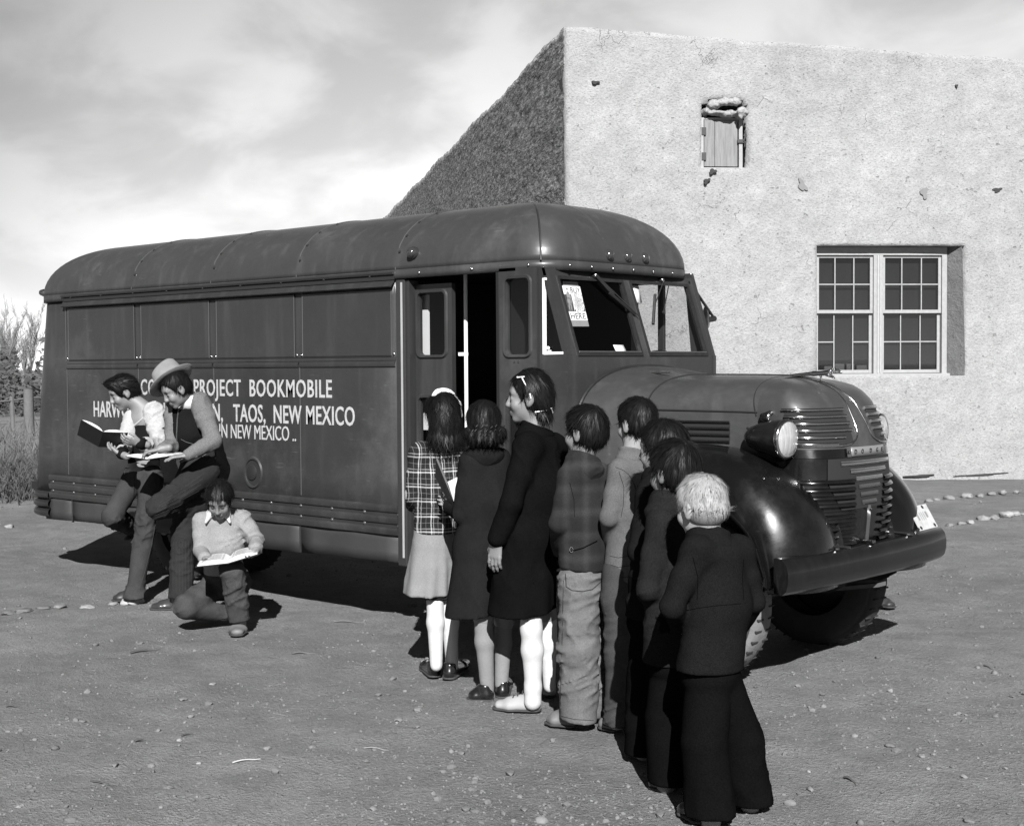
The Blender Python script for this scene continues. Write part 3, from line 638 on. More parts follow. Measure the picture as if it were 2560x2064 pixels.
M_DB = mat('dry_brush', 0.065, 0.95, var=0.5, vscale=4)
bush(30*f, 1010*f, 17.5, 1.5, 0.45, 'tangled dry bush beside the rear of the bus', 420, 2, M_DB)
bush(-14*f, 1005*f, 18.5, 1.5, 0.5, 'dry weeds at the left edge behind the paper scrap', 320, 4, M_DB)
bush(60*f, 1000*f, 20, 1.4, 0.5, 'pale dry weeds just behind the bus corner', 320, 6, mat('pale_weeds', 0.11, 0.95, var=0.4, vscale=4))
bush(10*f, 990*f, 24, 2.4, 0.6, 'dry brush between the near bush and the fence', 420, 9, mat('pale_weeds'))
# low dark scrub far off, one mass
rnd = random.Random(5); hm = MB()
for i in range(15000):
    x = rnd.uniform(-140, 100) if i < 4200 else rnd.uniform(-1100, 420); D = rnd.uniform(46, 60); b = atD(x, 905*f, D); zz_ = rnd.random()**1.6*(1.75+0.6*math.sin(x*.07)+.4*math.sin(x*.19)); a = rnd.uniform(0, 6.28); s = rnd.uniform(.06, .16)
    c0 = Vector((b[0], b[1], zz_)); u = Vector((math.cos(a), math.sin(a), rnd.uniform(-.6, .6)))*s; v = Vector((-math.sin(a)*.4, math.cos(a)*.4, 1))*s*rnd.uniform(.5, 1)
    hm.add([tuple(c0-u), tuple(c0+v*.5), tuple(c0+u), tuple(c0-v*.6)], [(0, 1, 2, 3)])
sc_ = hm.build('undergrowth', mat('far_scrub', 0.06, 0.95, var=0.4, vscale=0.8)); tag(sc_, 'dark leafless scrub far beyond the fence', 'undergrowth', kind='stuff')
fe = empty('wire_fence', tuple(atD(30*f, 905*f, 28.0)*np.array([1, 1, 0]))); tag(fe, 'rough pole fence with wire crossing the field at far left', 'fence')
e0 = atD(-140, 905*f, 27.0); e1 = atD(330, 905*f, 31.0); o0 = np.array(fe.location)
pst = []
for k in range(7):
    q = e0+(e1-e0)*k/6; h_ = 1.15+0.15*math.sin(k*2.1); pm = MB(); pm.tube([(q[0]-o0[0], q[1]-o0[1], -0.1), (q[0]-o0[0]+.02, q[1]-o0[1], h_*.5), (q[0]-o0[0]-.02, q[1]-o0[1], h_)], [.06, .055, .045], 7); pm.build('post', M_BK, fe, smooth=50)
for h_ in (0.95, 0.5):
    wm = MB(); wm.tube([tuple((e0+(e1-e0)*t-o0)[:2])+(h_+.03*math.sin(t*17),) for t in np.linspace(0, 1, 19)], .022 if h_ > .9 else .008, 5); wm.build('rail', M_BK, fe, smooth=50)
po = atD(61*f, 905*f, 26.0); tk = MB(); tk.tube([(0, 0, -0.1), (0.01, 0, .6), (0.0, 0, 1.2)], [.10, .095, .09], 9); to = tk.build('gate_post', M_BK, smooth=50); to.location = (po[0], po[1], 0); tag(to, 'stout weathered wooden post behind the bus corner', 'post')
# paper scrap
g = ground(10*f, 1022*f); ps = MB(); ps.grid([[(x*.14, y*.10, .05+.05*math.sin(x*5+y*3)+y*.10) for y in np.linspace(-.5, .5, 5)] for x in np.linspace(-.5, .5, 6)])
po_ = ps.build('paper_scrap', mat('white_paper', 0.75, 0.9), smooth=60, solid=.002); po_.location = (g[0], g[1], 0.0); po_.rotation_euler = (0, 0, .7); tag(po_, 'crumpled white paper scrap under the dry bush', 'paper')
# ================================================================= the bookmobile
YS, YF, YC = 5.70, 7.09, 6.395
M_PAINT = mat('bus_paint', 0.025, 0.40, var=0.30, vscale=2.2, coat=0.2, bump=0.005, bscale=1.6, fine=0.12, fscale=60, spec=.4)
def weather(m, amt):
    t = m.node_tree; b_ = t.nodes['Principled BSDF']; lk = b_.inputs['Base Color'].links[0].from_socket; tcn = N(t, 'ShaderNodeTexCoord')
    mp = N(t, 'ShaderNodeMapping'); mp.inputs['Scale'].default_value = (7, 7, .8); t.links.new(tcn.outputs['Object'], mp.inputs[0]); n = N(t, 'ShaderNodeTexNoise'); n.inputs['Scale'].default_value = 1.6; n.inputs['Detail'].default_value = 6; t.links.new(mp.outputs[0], n.inputs['Vector'])
    n2 = N(t, 'ShaderNodeTexNoise'); n2.inputs['Scale'].default_value = 1.3; n2.inputs['Detail'].default_value = 7; n2.inputs['Roughness'].default_value = .7; t.links.new(tcn.outputs['Object'], n2.inputs['Vector'])
    mp3 = N(t, 'ShaderNodeMapping'); mp3.inputs['Scale'].default_value = (3, 40, 40); mp3.inputs['Rotation'].default_value = (0, .5, 0); t.links.new(tcn.outputs['Object'], mp3.inputs[0]); n3 = N(t, 'ShaderNodeTexNoise'); n3.inputs['Scale'].default_value = 2.2; n3.inputs['Detail'].default_value = 3; t.links.new(mp3.outputs[0], n3.inputs['Vector'])
    dust = mth(t, 'ADD', mth(t, 'MULTIPLY', mapr(t, n.outputs[0], .5, .75, 0, 1), .010*amt), mth(t, 'MULTIPLY', mapr(t, n2.outputs[0], .52, .72, 0, 1), .016*amt))
    dust = mth(t, 'ADD', dust, mth(t, 'MULTIPLY', mth(t, 'MULTIPLY', mapr(t, n3.outputs[0], .68, .74, 0, 1), mapr(t, n2.outputs[0], .45, .6, 0, 1)), .03*amt))
    t.links.new(mth(t, 'ADD', lk, dust), b_.inputs['Base Color'])
    t.links.new(mth(t, 'MULTIPLY_ADD', mapr(t, n2.outputs[0], .4, .7, 0, 1), .25, b_.inputs['Roughness'].default_value-.05), b_.inputs['Roughness'])
weather(M_PAINT, 1.0)
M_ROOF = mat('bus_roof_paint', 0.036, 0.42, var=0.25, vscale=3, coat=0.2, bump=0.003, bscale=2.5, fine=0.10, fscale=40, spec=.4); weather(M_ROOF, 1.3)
M_TRIM = mat('bus_trim', 0.022, 0.35, var=0.2, vscale=6, coat=0.3)
M_SKIRT = mat('dusty_skirt', 0.028, 0.65, var=0.6, vscale=3.0, bump=0.002, bscale=12)
M_BLACK = mat('black_enamel', 0.004, 0.2, coat=0.45, var=0.3, vscale=10, bump=0.0012, bscale=5, spec=.3); weather(M_BLACK, .35)
M_BLACKD = mat('worn_black', 0.014, 0.42, coat=0.3, var=0.5, vscale=7, fine=0.4, fscale=45)
M_CHROME = mat('chrome', 0.55, 0.14, metal=1.0, var=0.15, vscale=30)
M_CHROMD = mat('dull_chrome', 0.32, 0.25, metal=1.0, var=0.2, vscale=30)
M_DARK = mat('shadow_black', 0.008, 0.9)
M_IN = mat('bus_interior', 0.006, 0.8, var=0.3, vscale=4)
M_RUB = mat('rubber', 0.022, 0.8, var=0.4, vscale=15, bump=0.002, bscale=60)
M_TREADD = mat('dark_tread', 0.02, 0.9)
M_TREAD = mat('dusty_tread', 0.14, 0.9, var=0.4, vscale=12, bump=0.003, bscale=50)
M_WHITE = mat('white_enamel', 0.75, 0.45, var=0.08, vscale=12)
M_LET = mat('sign_paint', 0.36, 0.6, var=0.3, vscale=30, fine=0.25, fscale=120)
M_BGL = mat_glass('bus_glass', 0.90, 0.03)
M_LENS = mat('lens_glass', 0.62, 0.18, coat=1.0, metal=0.55, var=0.5, vscale=6, aniso=(1, 14, 1.5), bump=.004, bscale=5)
M_LAMP = mat('red_lamp_glass', 0.03, 0.1, coat=1.0)
M_RIV = mat('rivet_paint', 0.06, 0.35, coat=0.3)
BUS = empty('bookmobile_bus', (-7.0, YC, 0)); BI = Matrix.Translation((7.0, -YC, 0))
tag(BUS, 'dark painted bookmobile bus with lettered side, open door and long rounded hood', 'bus')
def bp(o): o.parent = BUS; o.matrix_parent_inverse = BI; return o
def B(mb, name, m, **k): return bp(mb.build(name, m, **k))
def mir(y): return 2*YC-y
# ---- body shell: near side from rear corner to door, rear, far side
def plan_path():
    P = []
    r = 0.34; xr = -10.43
    P.append((-6.0, YS))
    for x in np.linspace(-6.0, xr+r, 12)[1:]: P.append((x, YS))
    for a in np.linspace(0, math.pi/2, 9)[1:]: P.append((xr+r-r*math.sin(a), YS+r-r*math.cos(a)))
    for y in np.linspace(YS+r, YF-r, 6)[1:]: P.append((xr, y))
    for a in np.linspace(0, math.pi/2, 9)[1:]: P.append((xr+r-r*math.cos(a), YF-r+r*math.sin(a)))
    for x in np.linspace(xr+r, -5.30, 12)[1:]: P.append((x, YF))
    return P
PP = plan_path(); zl = [0.60, 0.9, 1.2, 1.5, 1.8, 2.0, 2.13]
def rear_lean(x, z): return x+(0.21*(max(z-0.6, 0)/1.55)**1.3)*min(max((-9.6-x)/0.6, 0), 1)
sh_ = MB(); sh_.grid([[(rear_lean(x, z), y, z) for z in zl] for x, y in PP])
body = B(sh_, 'body', M_PAINT, smooth=40, solid=0.03)
fs_ = MB()   # far side around the driver's window, then the cowl side
fs_.bx(-5.30, -4.85, YF-0.03, YF, 0.60, 1.63); fs_.bx(-5.30, -4.90, YF-0.03, YF, 2.075, 2.10); fs_.bx(-5.13, -5.09, YF-0.028, YF-0.002, 1.63, 2.075)
fs_.add([(-4.85, YF-0.03, 0.6), (-4.72, YF-0.03, 0.6), (-4.72, YF-0.03, 1.63), (-4.85, YF-0.03, 1.63), (-4.85, YF, 0.6), (-4.72, YF, 0.6), (-4.72, YF, 1.63), (-4.85, YF, 1.63)], [(0, 1, 2, 3), (4, 7, 6, 5), (0, 4, 5, 1), (1, 5, 6, 2), (3, 2, 6, 7)])
fs_.add([(-4.88, YF-0.03, 1.63), (-4.725, YF-0.03, 1.63), (-4.885, YF-0.03, 2.13), (-4.93, YF-0.03, 2.13), (-4.88, YF, 1.63), (-4.725, YF, 1.63), (-4.885, YF, 2.13), (-4.93, YF, 2.13)], [(0, 1, 2, 3), (4, 7, 6, 5), (0, 4, 5, 1), (1, 5, 6, 2), (3, 7, 4, 0)])
B(fs_, 'far_side_panel', M_PAINT)
g_ = MB(); g_.bx(-5.30, -4.86, YF-0.018, YF-0.014, 1.63, 2.075); B(g_, 'side_pane', M_BGL)
# ---- skirt below the rails, hanging almost to the wheel hubs
sk = MB()
for (a, b) in ((-10.06, -9.665), (-9.66, -6.945), (-6.94, -6.03)):
    nseg = max(2, int((b-a)/0.12)); 
    sk.grid([[(a+(b-a)*i/nseg, YS+0.012+0.006*math.sin((a+(b-a)*i/nseg)*5.3)*(1-j/3)+0.004*math.sin((a+(b-a)*i/nseg)*11), 0.405+0.012*math.sin((a+(b-a)*i/nseg)*1.9)*(j == 0)+j*0.0667) for j in range(4)] for i in range(nseg+1)])
sk.bx(-10.3, -6.0, YF-0.03, YF-0.004, 0.41, 0.60)
B(sk, 'skirt', M_SKIRT, smooth=40, solid=0.008)
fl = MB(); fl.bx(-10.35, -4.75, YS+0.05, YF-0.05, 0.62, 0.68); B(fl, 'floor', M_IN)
for x in (-9.662, -6.9425): hs = MB(); hs.bx(x-0.012, x+0.004, YS+0.001, YS+0.012, 0.40, 0.60); B(hs, 'skirt_seam', M_TRIM)
# ---- ribbed rear corner guard
cg = MB()
r = 0.36; xr = -10.45
for k in range(3):
    z0 = 0.425+k*0.068; path = [(-9.97, YS-0.012)]+[(xr+r-r*math.sin(a), YS-0.014+r-r*math.cos(a)) for a in np.linspace(0, math.pi/2, 8)]+[(xr, YC), (xr, mir(YS)-.3)]
    cg.grid([[(x+dx_*0, y-bul, z0+dz) for dz, bul, dx_ in ((0, -0.02, 0), (0.006, 0.006, 0), (0.022, 0.016, 0), (0.042, 0.016, 0), (0.056, 0.006, 0), (0.062, -0.02, 0))] for x, y in path])
B(cg, 'corner_guard', M_BLACKD, smooth=50)
cgb = MB(); cgb.grid([[(x, y+0.008, z) for z in (0.42, 0.63)] for x, y in [(-9.96, YS)]+[(xr+r-r*math.sin(a), YS+r-r*math.cos(a)) for a in np.linspace(0, math.pi/2, 8)]+[(xr+.01, YC)]]); B(cgb, 'guard_backing', M_DARK)
# ---- three rub rails with rivets
for k in range(3):
    z0 = 0.735-k*0.068; rl = MB(); rl.grid([[(x, YS-b_, z0+dz) for dz, b_ in ((-0.026, 0.001), (-0.022, 0.012), (0.004, 0.020), (0.018, 0.018), (0.021, 0.001))] for x in (-9.97, -9.0, -8.0, -7.0, -6.03)])
    rl.f.append(tuple(range(5))); rl.f.append(tuple(20+i for i in range(4, -1, -1)))
    ro = B(rl, 'rub_rail', M_PAINT, smooth=30)
    if k < 2:
        rv = MB()
        for i in range(14):
            x = -9.93+i*0.3; rv.lathe((x, YS-0.001, z0-0.035), (0, -1, 0), [(0.012, 0), (0.011, 0.005), (0.006, 0.009), (0, 0.010)], 8)
        rv.build('rivet', M_RIV, ro, smooth=60)
gv = MB()
for k in range(2): gv.bx(-9.97, -6.03, YS-0.0022, YS-0.0002, 0.735-k*0.068-0.047, 0.735-k*0.068-0.026)
B(gv, 'rail_groove', M_TRIM)
# ---- upper side: four framed panels, bead, joint strips
PX = [(-9.665, -8.775), (-8.685, -7.875), (-7.79, -6.972), (-6.89, -6.075)]
for a, b in PX:
    p_ = MB(); p_.bx(a, b, YS-0.006, YS-0.0005, 1.642, 2.035); B(p_, 'side_panel', M_PAINT, bevel=0.003)
bd_ = MB(); bd_.grid([[(x, YS-b_, 1.597+dz) for dz, b_ in ((-0.022, 0.0005), (-0.019, 0.008), (-0.006, 0.012), (0.006, 0.010), (0.014, 0.0005))] for x in (-9.70, -8.74)])
for a, b in ((-8.725, -7.84), (-7.825, -6.935), (-6.92, -6.045)): bd_.grid([[(x, YS-b_, 1.597+dz) for dz, b_ in ((-0.022, 0.0005), (-0.019, 0.008), (-0.006, 0.012), (0.006, 0.010), (0.014, 0.0005))] for x in (a, b)])
B(bd_, 'bead_moulding', M_PAINT, smooth=40)
jo = MB()
for x in (-9.70, -8.732, -7.832, -6.927): jo.bx(x-0.004, x+0.004, YS-0.004, YS-0.0004, 0.765, 1.572)
jo.bx(-9.712, -9.704, YS-0.004, YS-0.0004, 1.63, 2.05); jo.bx(-6.052, -6.046, YS-0.004, YS-0.0004, 1.63, 2.05)
B(jo, 'joint_strip', M_RIV, bevel=0.0015)
M_EDGE = mat('edge_highlight', 0.085, 0.5)  # light caught on the panel bevels, put into paler strips
for a, b in PX:
    e_ = MB(); e_.bx(a-.002, a+.0025, YS-.0075, YS-.0062, 1.642, 2.035); B(e_, 'panel_edge', M_EDGE); e_ = MB(); e_.bx(b-.0025, b+.002, YS-.0075, YS-.0062, 1.642, 2.035); B(e_, 'panel_edge', M_EDGE)
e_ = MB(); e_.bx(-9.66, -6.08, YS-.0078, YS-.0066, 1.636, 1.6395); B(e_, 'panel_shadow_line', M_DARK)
bo = MB()
for x in (-8.755, -8.712, -7.855, -7.81, -6.953, -6.905, -6.058, -9.69):
    bo.lathe((x, YS, 1.652), (0, -1, 0), [(0.010, 0), (0.009, 0.005), (0, 0.008)], 8)
B(bo, 'screw', M_CHROMD, smooth=60)
bel = MB(); bel.bx(-9.70, -6.04, YS-0.0035, YS-0.0003, 1.614, 1.640); B(bel, 'belt_strip', M_PAINT, bevel=0.001)
# filler recess
ff = MB(); c_ = (-7.416, YS, 0.887)
ff.grid([[(c_[0]+rx*math.cos(t), YS+d, c_[2]+rz*math.sin(t)) for t in np.linspace(0, 6.2832, 25)[:-1]] for rx, rz, d in ((.098, .107, -.001), (.092, .10, -.012), (.080, .088, -.010), (.074, .080, .012))], closed_v=True)
fo = B(ff, 'filler_ring', M_PAINT, smooth=50)
fd = MB(); fd.add([(c_[0]+.078*math.cos(t), YS-0.002, c_[2]+.084*math.sin(t)) for t in np.linspace(0, 6.2832, 25)[:-1]], [tuple(range(24))]); fd.build('filler_well', M_DARK, fo)
fc = MB(); fc.lathe((c_[0]-.012, YS-0.003, c_[2]), (0, -1, 0), [(0.052, 0), (0.050, 0.007), (0.03, 0.012), (0, 0.012)], 20); fc.build('filler_cap', M_TRIM, fo, smooth=50)
# ---- lettering
def side_text(s, pxl, pxr, ytop, ybot, off=0.0, sp=1.0, name='lettering', m=None):
    a = onY(pxl, ybot, YS-0.006); b = onY(pxr, ybot, YS-0.006); t = onY((pxl+pxr)/2, ytop, YS-0.006); zb = onY((pxl+pxr)/2, ybot, YS-0.006)[2]
    h = t[2]-zb
    o = text_mesh(s, h/0.72, m or M_LET, name, None, (a[0], YS-0.0035, zb), (1, 0, 0), (0, 0, 1), width=b[0]-a[0], thick=0.0012, off=off, space=sp); [bp(x) for x in o]
side_text('TAOS  COUNTY  PROJECT  BOOKMOBILE', 270, 829, 947, 989, 0.002, 1.1)
side_text('HARWOOD  FOUNDATION,   TAOS,  NEW MEXICO', 234, 886, 1008, 1052, 0.002, 1.05)
side_text('IN NEW MEXICO ..', 548, 739, 1061, 1098, 0.0, 0.98)
# ---- visor flap and roof gutter above the panels
vs_ = MB(); vs_.add([(-9.72, YS-0.004, 2.108), (-6.03, YS-0.004, 2.108), (-6.05, YS-0.036, 2.050), (-9.72, YS-0.036, 2.050), (-9.72, YS-0.000, 2.102), (-6.03, YS-0.0, 2.102), (-6.05, YS-0.030, 2.044), (-9.72, YS-0.030, 2.044)], [(0, 3, 2, 1), (4, 5, 6, 7), (0, 1, 5, 4), (3, 7, 6, 2), (1, 2, 6, 5), (0, 4, 7, 3)])
B(vs_, 'visor', M_PAINT)
# ---- roof
SPX0, SPX1 = -9.45, -5.62; SPY0, SPY1 = YC-0.12, YC+0.12
def eave_pts():
    P = []; rr = 0.36; xr = -10.26; xf = -4.855; rf_ = 0.22
    for x in np.linspace(xf-rf_, xr+rr, 40): P.append((x, YS-0.02))
    for a in np.linspace(0, math.pi/2, 12)[1:]: P.append((xr+rr-rr*math.sin(a), YS-0.02+rr-rr*math.cos(a)))
    for y in np.linspace(YS-0.02+rr, YF+0.02-rr, 12)[1:]: P.append((xr, y))
    for a in np.linspace(0, math.pi/2, 12)[1:]: P.append((xr+rr-rr*math.cos(a), YF+0.02-rr+rr*math.sin(a)))
    for x in np.linspace(xr+rr, xf-rf_, 40)[1:]: P.append((x, YF+0.02))
    for a in np.linspace(0, math.pi/2, 10)[1:]: P.append((xf-rf_+rf_*math.sin(a), YF+0.02-rf_+rf_*math.cos(a)))
    for y in np.linspace(YF+0.02-rf_, YS-0.02+rf_, 14)[1:]: P.append((xf+0.015*(1-((y-YC)/.5)**2), y))
    for a in np.linspace(0, math.pi/2, 10)[1:-1]: P.append((xf-rf_+rf_*math.cos(a), YS-0.02+rf_-rf_*math.sin(a)))
    return P
EP = eave_pts(); RH = 0.395; RZ = 2.142
def roof_pt(x, y, t):
    sx = min(max(x, SPX0), SPX1); sy = min(max(y, YC-0.05), YC+0.05)
    # t: 1 at the eave, 0 on the spine
    if x < SPX0: sx = SPX0+(x-SPX0)*0.12
    if x > SPX1: sx = SPX1+(x-SPX1)*0.10
    z = RZ+RH*(1-t**2.35)**(1/2.05)
    return (sx+(x-sx)*t, sy+(y-sy)*t, z)
ts = [1-(k/16)**1.6*1.0 for k in range(17)]; ts[-1] = 0.0; ts = [1.0, .997, .985]+ts[1:]
ts = sorted(set(round(t, 4) for t in ts), reverse=True)
rf = MB(); rf.grid([[roof_pt(x, y, t) for t in ts] for x, y in EP], closed_u=True)
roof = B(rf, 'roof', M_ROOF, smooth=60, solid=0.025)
hb = MB(); hb.grid([[(x+(0.004 if x > -5 else 0)*(k > 0), y, z) for k, z in enumerate((2.092, 2.145))] for x, y in EP], closed_u=True); hbo = B(hb, 'header_band', M_ROOF, smooth=40, solid=0.02)
gu = MB()
def eave_near(x0, x1, n): return [(x, YS-0.026, 2.128) for x in np.linspace(x0, x1, n)]
gu.tube(eave_near(-9.72, -6.03, 9), 0.011, 6); B(gu, 'gutter', M_TRIM, smooth=50)
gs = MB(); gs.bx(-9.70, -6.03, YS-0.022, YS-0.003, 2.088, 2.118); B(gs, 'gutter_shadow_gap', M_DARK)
rv = MB()
for x in np.arange(-9.6, -4.95, 0.42): rv.lathe((x, YS-0.021, 2.118), (0, -1, 0), [(0.009, 0), (0.008, 0.005), (0, 0.008)], 7)
for y in np.arange(5.85, 7.0, 0.19): rv.lathe((-4.832, y, 2.117), (1, 0, 0), [(0.009, 0), (0.008, 0.005), (0, 0.008)], 7)
B(rv, 'rivet', M_CHROMD, smooth=60)
# roof seams with screws
def seam(x, r_=0.0045):
    s = MB(); pts = []
    for t in np.linspace(1, 0, 18):
        p = roof_pt(x, YS-0.02, t); pts.append((p[0], p[1], p[2]+0.0015))
    for t in np.linspace(0, 1, 18)[1:]:
        p = roof_pt(x, YF+0.02, t); pts.append((p[0], p[1], p[2]+0.0015))
    s.tube(pts, r_, 6); so = s.build('seam', M_RIV, roof, smooth=60)
    k = MB()
    for t in (0.97, 0.88, 0.72, 0.5): 
        p = roof_pt(x+0.02, YS-0.02, t); k.lathe((p[0], p[1]-0.002, p[2]), (0, -0.7, 0.7), [(0.009, 0), (0.008, 0.006), (0, 0.008)], 6)
    k.build('screw', M_TRIM, so, smooth=60)
for x in (-8.78, -7.83, -6.93, -6.02): seam(x)
s = MB(); s.tube([tuple(np.array(roof_pt(-4.925, YS+0.02, t))+np.array((0, -0.001, 0.002))) for t in np.linspace(1, 0.12, 18)], 0.005, 6); s.build('seam', M_TRIM, roof, smooth=60)
s = MB(); s.tube([tuple(np.array(roof_pt(-4.845, YC-0.2, t))+np.array((0, 0, 0.001))) for t in np.linspace(1, 0.3, 14)], 0.002, 5); s.build('seam', M_RIV, roof, smooth=60)
# ---- door side: posts, step well, header
dp = MB(); dp.bx(-6.03, -5.955, YS-0.012, YS+0.06, 0.40, 2.09); B(dp, 'door_post', M_PAINT, bevel=0.006)
dq = MB(); dq.bx(-5.985, -5.972, YS-0.016, YS-0.012, 0.45, 2.07); B(dq, 'door_seal', mat('pale_seal', 0.30, 0.7, var=0.2))
dr = MB(); dr.bx(-5.952, -5.925, YS+0.0, YS+0.07, 0.42, 2.08); B(dr, 'door_jamb', M_TRIM)
st = MB(); st.bx(-5.95, -4.97, YS+0.02, YS+0.36, 0.38, 0.44); st.bx(-5.95, -4.97, YS+0.36, YS+0.38, 0.44, 0.66); B(st, 'step', M_IN, bevel=0.004)
# inside: partition, shelves of books, ceiling
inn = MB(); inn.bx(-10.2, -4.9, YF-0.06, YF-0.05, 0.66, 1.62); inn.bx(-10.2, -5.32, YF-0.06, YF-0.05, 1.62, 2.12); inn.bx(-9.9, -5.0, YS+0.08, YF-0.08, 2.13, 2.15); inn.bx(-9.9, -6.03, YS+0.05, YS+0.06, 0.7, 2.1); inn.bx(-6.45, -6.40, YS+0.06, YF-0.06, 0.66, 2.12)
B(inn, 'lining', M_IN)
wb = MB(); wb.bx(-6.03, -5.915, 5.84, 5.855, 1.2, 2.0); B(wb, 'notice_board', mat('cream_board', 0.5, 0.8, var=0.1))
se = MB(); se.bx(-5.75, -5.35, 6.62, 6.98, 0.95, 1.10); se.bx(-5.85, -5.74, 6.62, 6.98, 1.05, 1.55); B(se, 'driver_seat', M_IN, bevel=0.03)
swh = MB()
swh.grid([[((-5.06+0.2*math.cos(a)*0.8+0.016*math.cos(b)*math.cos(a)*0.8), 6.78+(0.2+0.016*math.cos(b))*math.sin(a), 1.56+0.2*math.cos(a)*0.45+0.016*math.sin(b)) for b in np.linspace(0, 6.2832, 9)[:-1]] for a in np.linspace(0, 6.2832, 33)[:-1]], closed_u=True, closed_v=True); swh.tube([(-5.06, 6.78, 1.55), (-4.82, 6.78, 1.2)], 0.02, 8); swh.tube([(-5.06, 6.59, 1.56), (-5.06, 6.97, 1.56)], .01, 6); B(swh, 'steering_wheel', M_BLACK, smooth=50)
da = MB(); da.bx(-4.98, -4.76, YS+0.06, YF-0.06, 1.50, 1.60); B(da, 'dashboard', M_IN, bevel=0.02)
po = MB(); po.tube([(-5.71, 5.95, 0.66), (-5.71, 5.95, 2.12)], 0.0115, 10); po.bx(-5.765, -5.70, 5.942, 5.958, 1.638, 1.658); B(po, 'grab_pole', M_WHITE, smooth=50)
# ---- folding door leaves
def rr(x0, x1, z0, z1, r_, n=5):
    P = []
    for cx_, cz_, a0 in ((x1-r_, z1-r_, 0), (x0+r_, z1-r_, 90), (x0+r_, z0+r_, 180), (x1-r_, z0+r_, 270)):
        for k in range(n+1): a = math.radians(a0+90*k/n); P.append((cx_+r_*math.cos(a), cz_+r_*math.sin(a)))
    return P
def leaf(name, x0, x1, y, z0, z1, wins, parent=None, th=0.03):
    """door leaf in an XZ plane: sheet with rounded window openings, raised rims, panes"""
    mb = MB(); xs_ = [x0]; 
    # build ring per window band: outer rectangle band to rounded hole
    bands = []; zc = z0
    ws = sorted(wins, key=lambda w: w[2])
    edges = [z0]+[ (ws[i][3]+ws[i+1][2])/2 for i in range(len(ws)-1)]+[z1]
    for i, (a, b, c, d) in enumerate(ws):
        lo, hi = edges[i], edges[i+1]; H = rr(a, b, c, d, 0.03); nH = len(H)
        O = []
        cx_, cz_ = (a+b)/2, (c+d)/2
        for (hx, hz) in H:
            dx, dz = hx-cx_, hz-cz_; k = min(((x1-cx_)/dx if dx > 1e-6 else (x0-cx_)/dx if dx < -1e-6 else 1e9), ((hi-cz_)/dz if dz > 1e-6 else (lo-cz_)/dz if dz < -1e-6 else 1e9)); O.append((cx_+dx*k, cz_+dz*k))
        for yy, fl_ in ((y, False), (y+th, True)):
            o = len(mb.v); mb.v += [(p[0], yy, p[1]) for p in O]+[(p[0], yy, p[1]) for p in H]
            for q in range(nH):
                f_ = (o+q, o+(q+1) % nH, o+nH+(q+1) % nH, o+nH+q); mb.f.append(f_ if fl_ else f_[::-1])
        # corner fills
        for cx2, cz2 in ((x0, lo), (x1, lo), (x0, hi), (x1, hi)):
            best = sorted(range(nH), key=lambda q: (O[q][0]-cx2)**2+(O[q][1]-cz2)**2)
            # neighbours on each side of the corner
            for q in range(nH):
                p, p2 = O[q], O[(q+1) % nH]
                onx = abs(p[0]-cx2) < 1e-6; onz2 = abs(p2[1]-cz2) < 1e-6; onz = abs(p[1]-cz2) < 1e-6; onx2 = abs(p2[0]-cx2) < 1e-6
                if (onx and onz2 and not onz and not onx2) or (onz and onx2 and not onx and not onz2):
                    for yy in (y, y+th): mb.add([(p[0], yy, p[1]), (cx2, yy, cz2), (p2[0], yy, p2[1])], [(0, 1, 2)])
    lf = mb.build(name, M_PAINT, parent); bp(lf)
    ed = MB()
    ed.bx(x0-0.004, x0, y-0.0, y+th, z0, z1); ed.bx(x1, x1+0.004, y-0.0, y+th, z0, z1); ed.bx(x0-0.004, x1+0.004, y, y+th, z1, z1+0.004); ed.build('edge', M_TRIM, lf)
    for (a, b, c, d) in ws:
        rm = MB(); rings = []
        for off_, yy in ((-0.004, 0.0), (-0.004, -0.010), (0.010, -0.012), (0.016, -0.001)):
            rings.append([(px_, y+yy, pz_) for px_, pz_ in rr(a-off_, b+off_, c-off_, d+off_, 0.03+off_)])
        rings.append([(px_, y+th, pz_) for px_, pz_ in rr(a+.004, b-.004, c+.004, d-.004, 0.028)]); rings = [rings[-1]]+rings[:-1]
        rm.grid(rings, closed_v=True); rmo = rm.build('window_rim', M_PAINT, lf, smooth=50)
        gl = MB(); H = rr(a+.002, b-.002, c+.002, d-.002, .03); gl.add([(p[0], y+th*.5, p[1]) for p in H], [tuple(range(len(H)))]); gl.build('pane', M_BGL, lf)
    return lf
rl_ = leaf('door_leaf', -5.925, -5.632, YS+0.05, 0.47, 2.05, [(-5.905, -5.675, 0.75, 1.40), (-5.905, -5.675, 1.64, 2.01)])
fl_ = leaf('door_leaf', -5.193, -4.925, YS-0.02, 0.47, 2.105, [(-5.150, -4.970, 0.75, 1.405), (-5.150, -4.970, 1.635, 2.055)])
for dx in (-5.085, -5.055):
    k = MB(); k.lathe((dx, YS-0.021, 1.60), (0, -1, 0), [(0.006, 0), (0.005, 0.004), (0, 0.005)], 7); k.build('bolt', M_CHROMD, fl_, smooth=60)
e = MB(); e.add([(-5.197, YS-0.018, 0.47), (-5.235, YS+0.26, 0.47), (-5.235, YS+0.26, 2.11), (-5.197, YS-0.018, 2.11), (-5.222, YS-0.02, 0.47), (-5.262, YS+0.26, 0.47), (-5.262, YS+0.26, 2.11), (-5.222, YS-0.02, 2.11)], [(0, 1, 2, 3), (4, 7, 6, 5), (0, 4, 5, 1), (3, 2, 6, 7), (0, 3, 7, 4)]); B(e, 'folded_leaf', mat('door_inside', .006, .6), bevel=0.004)
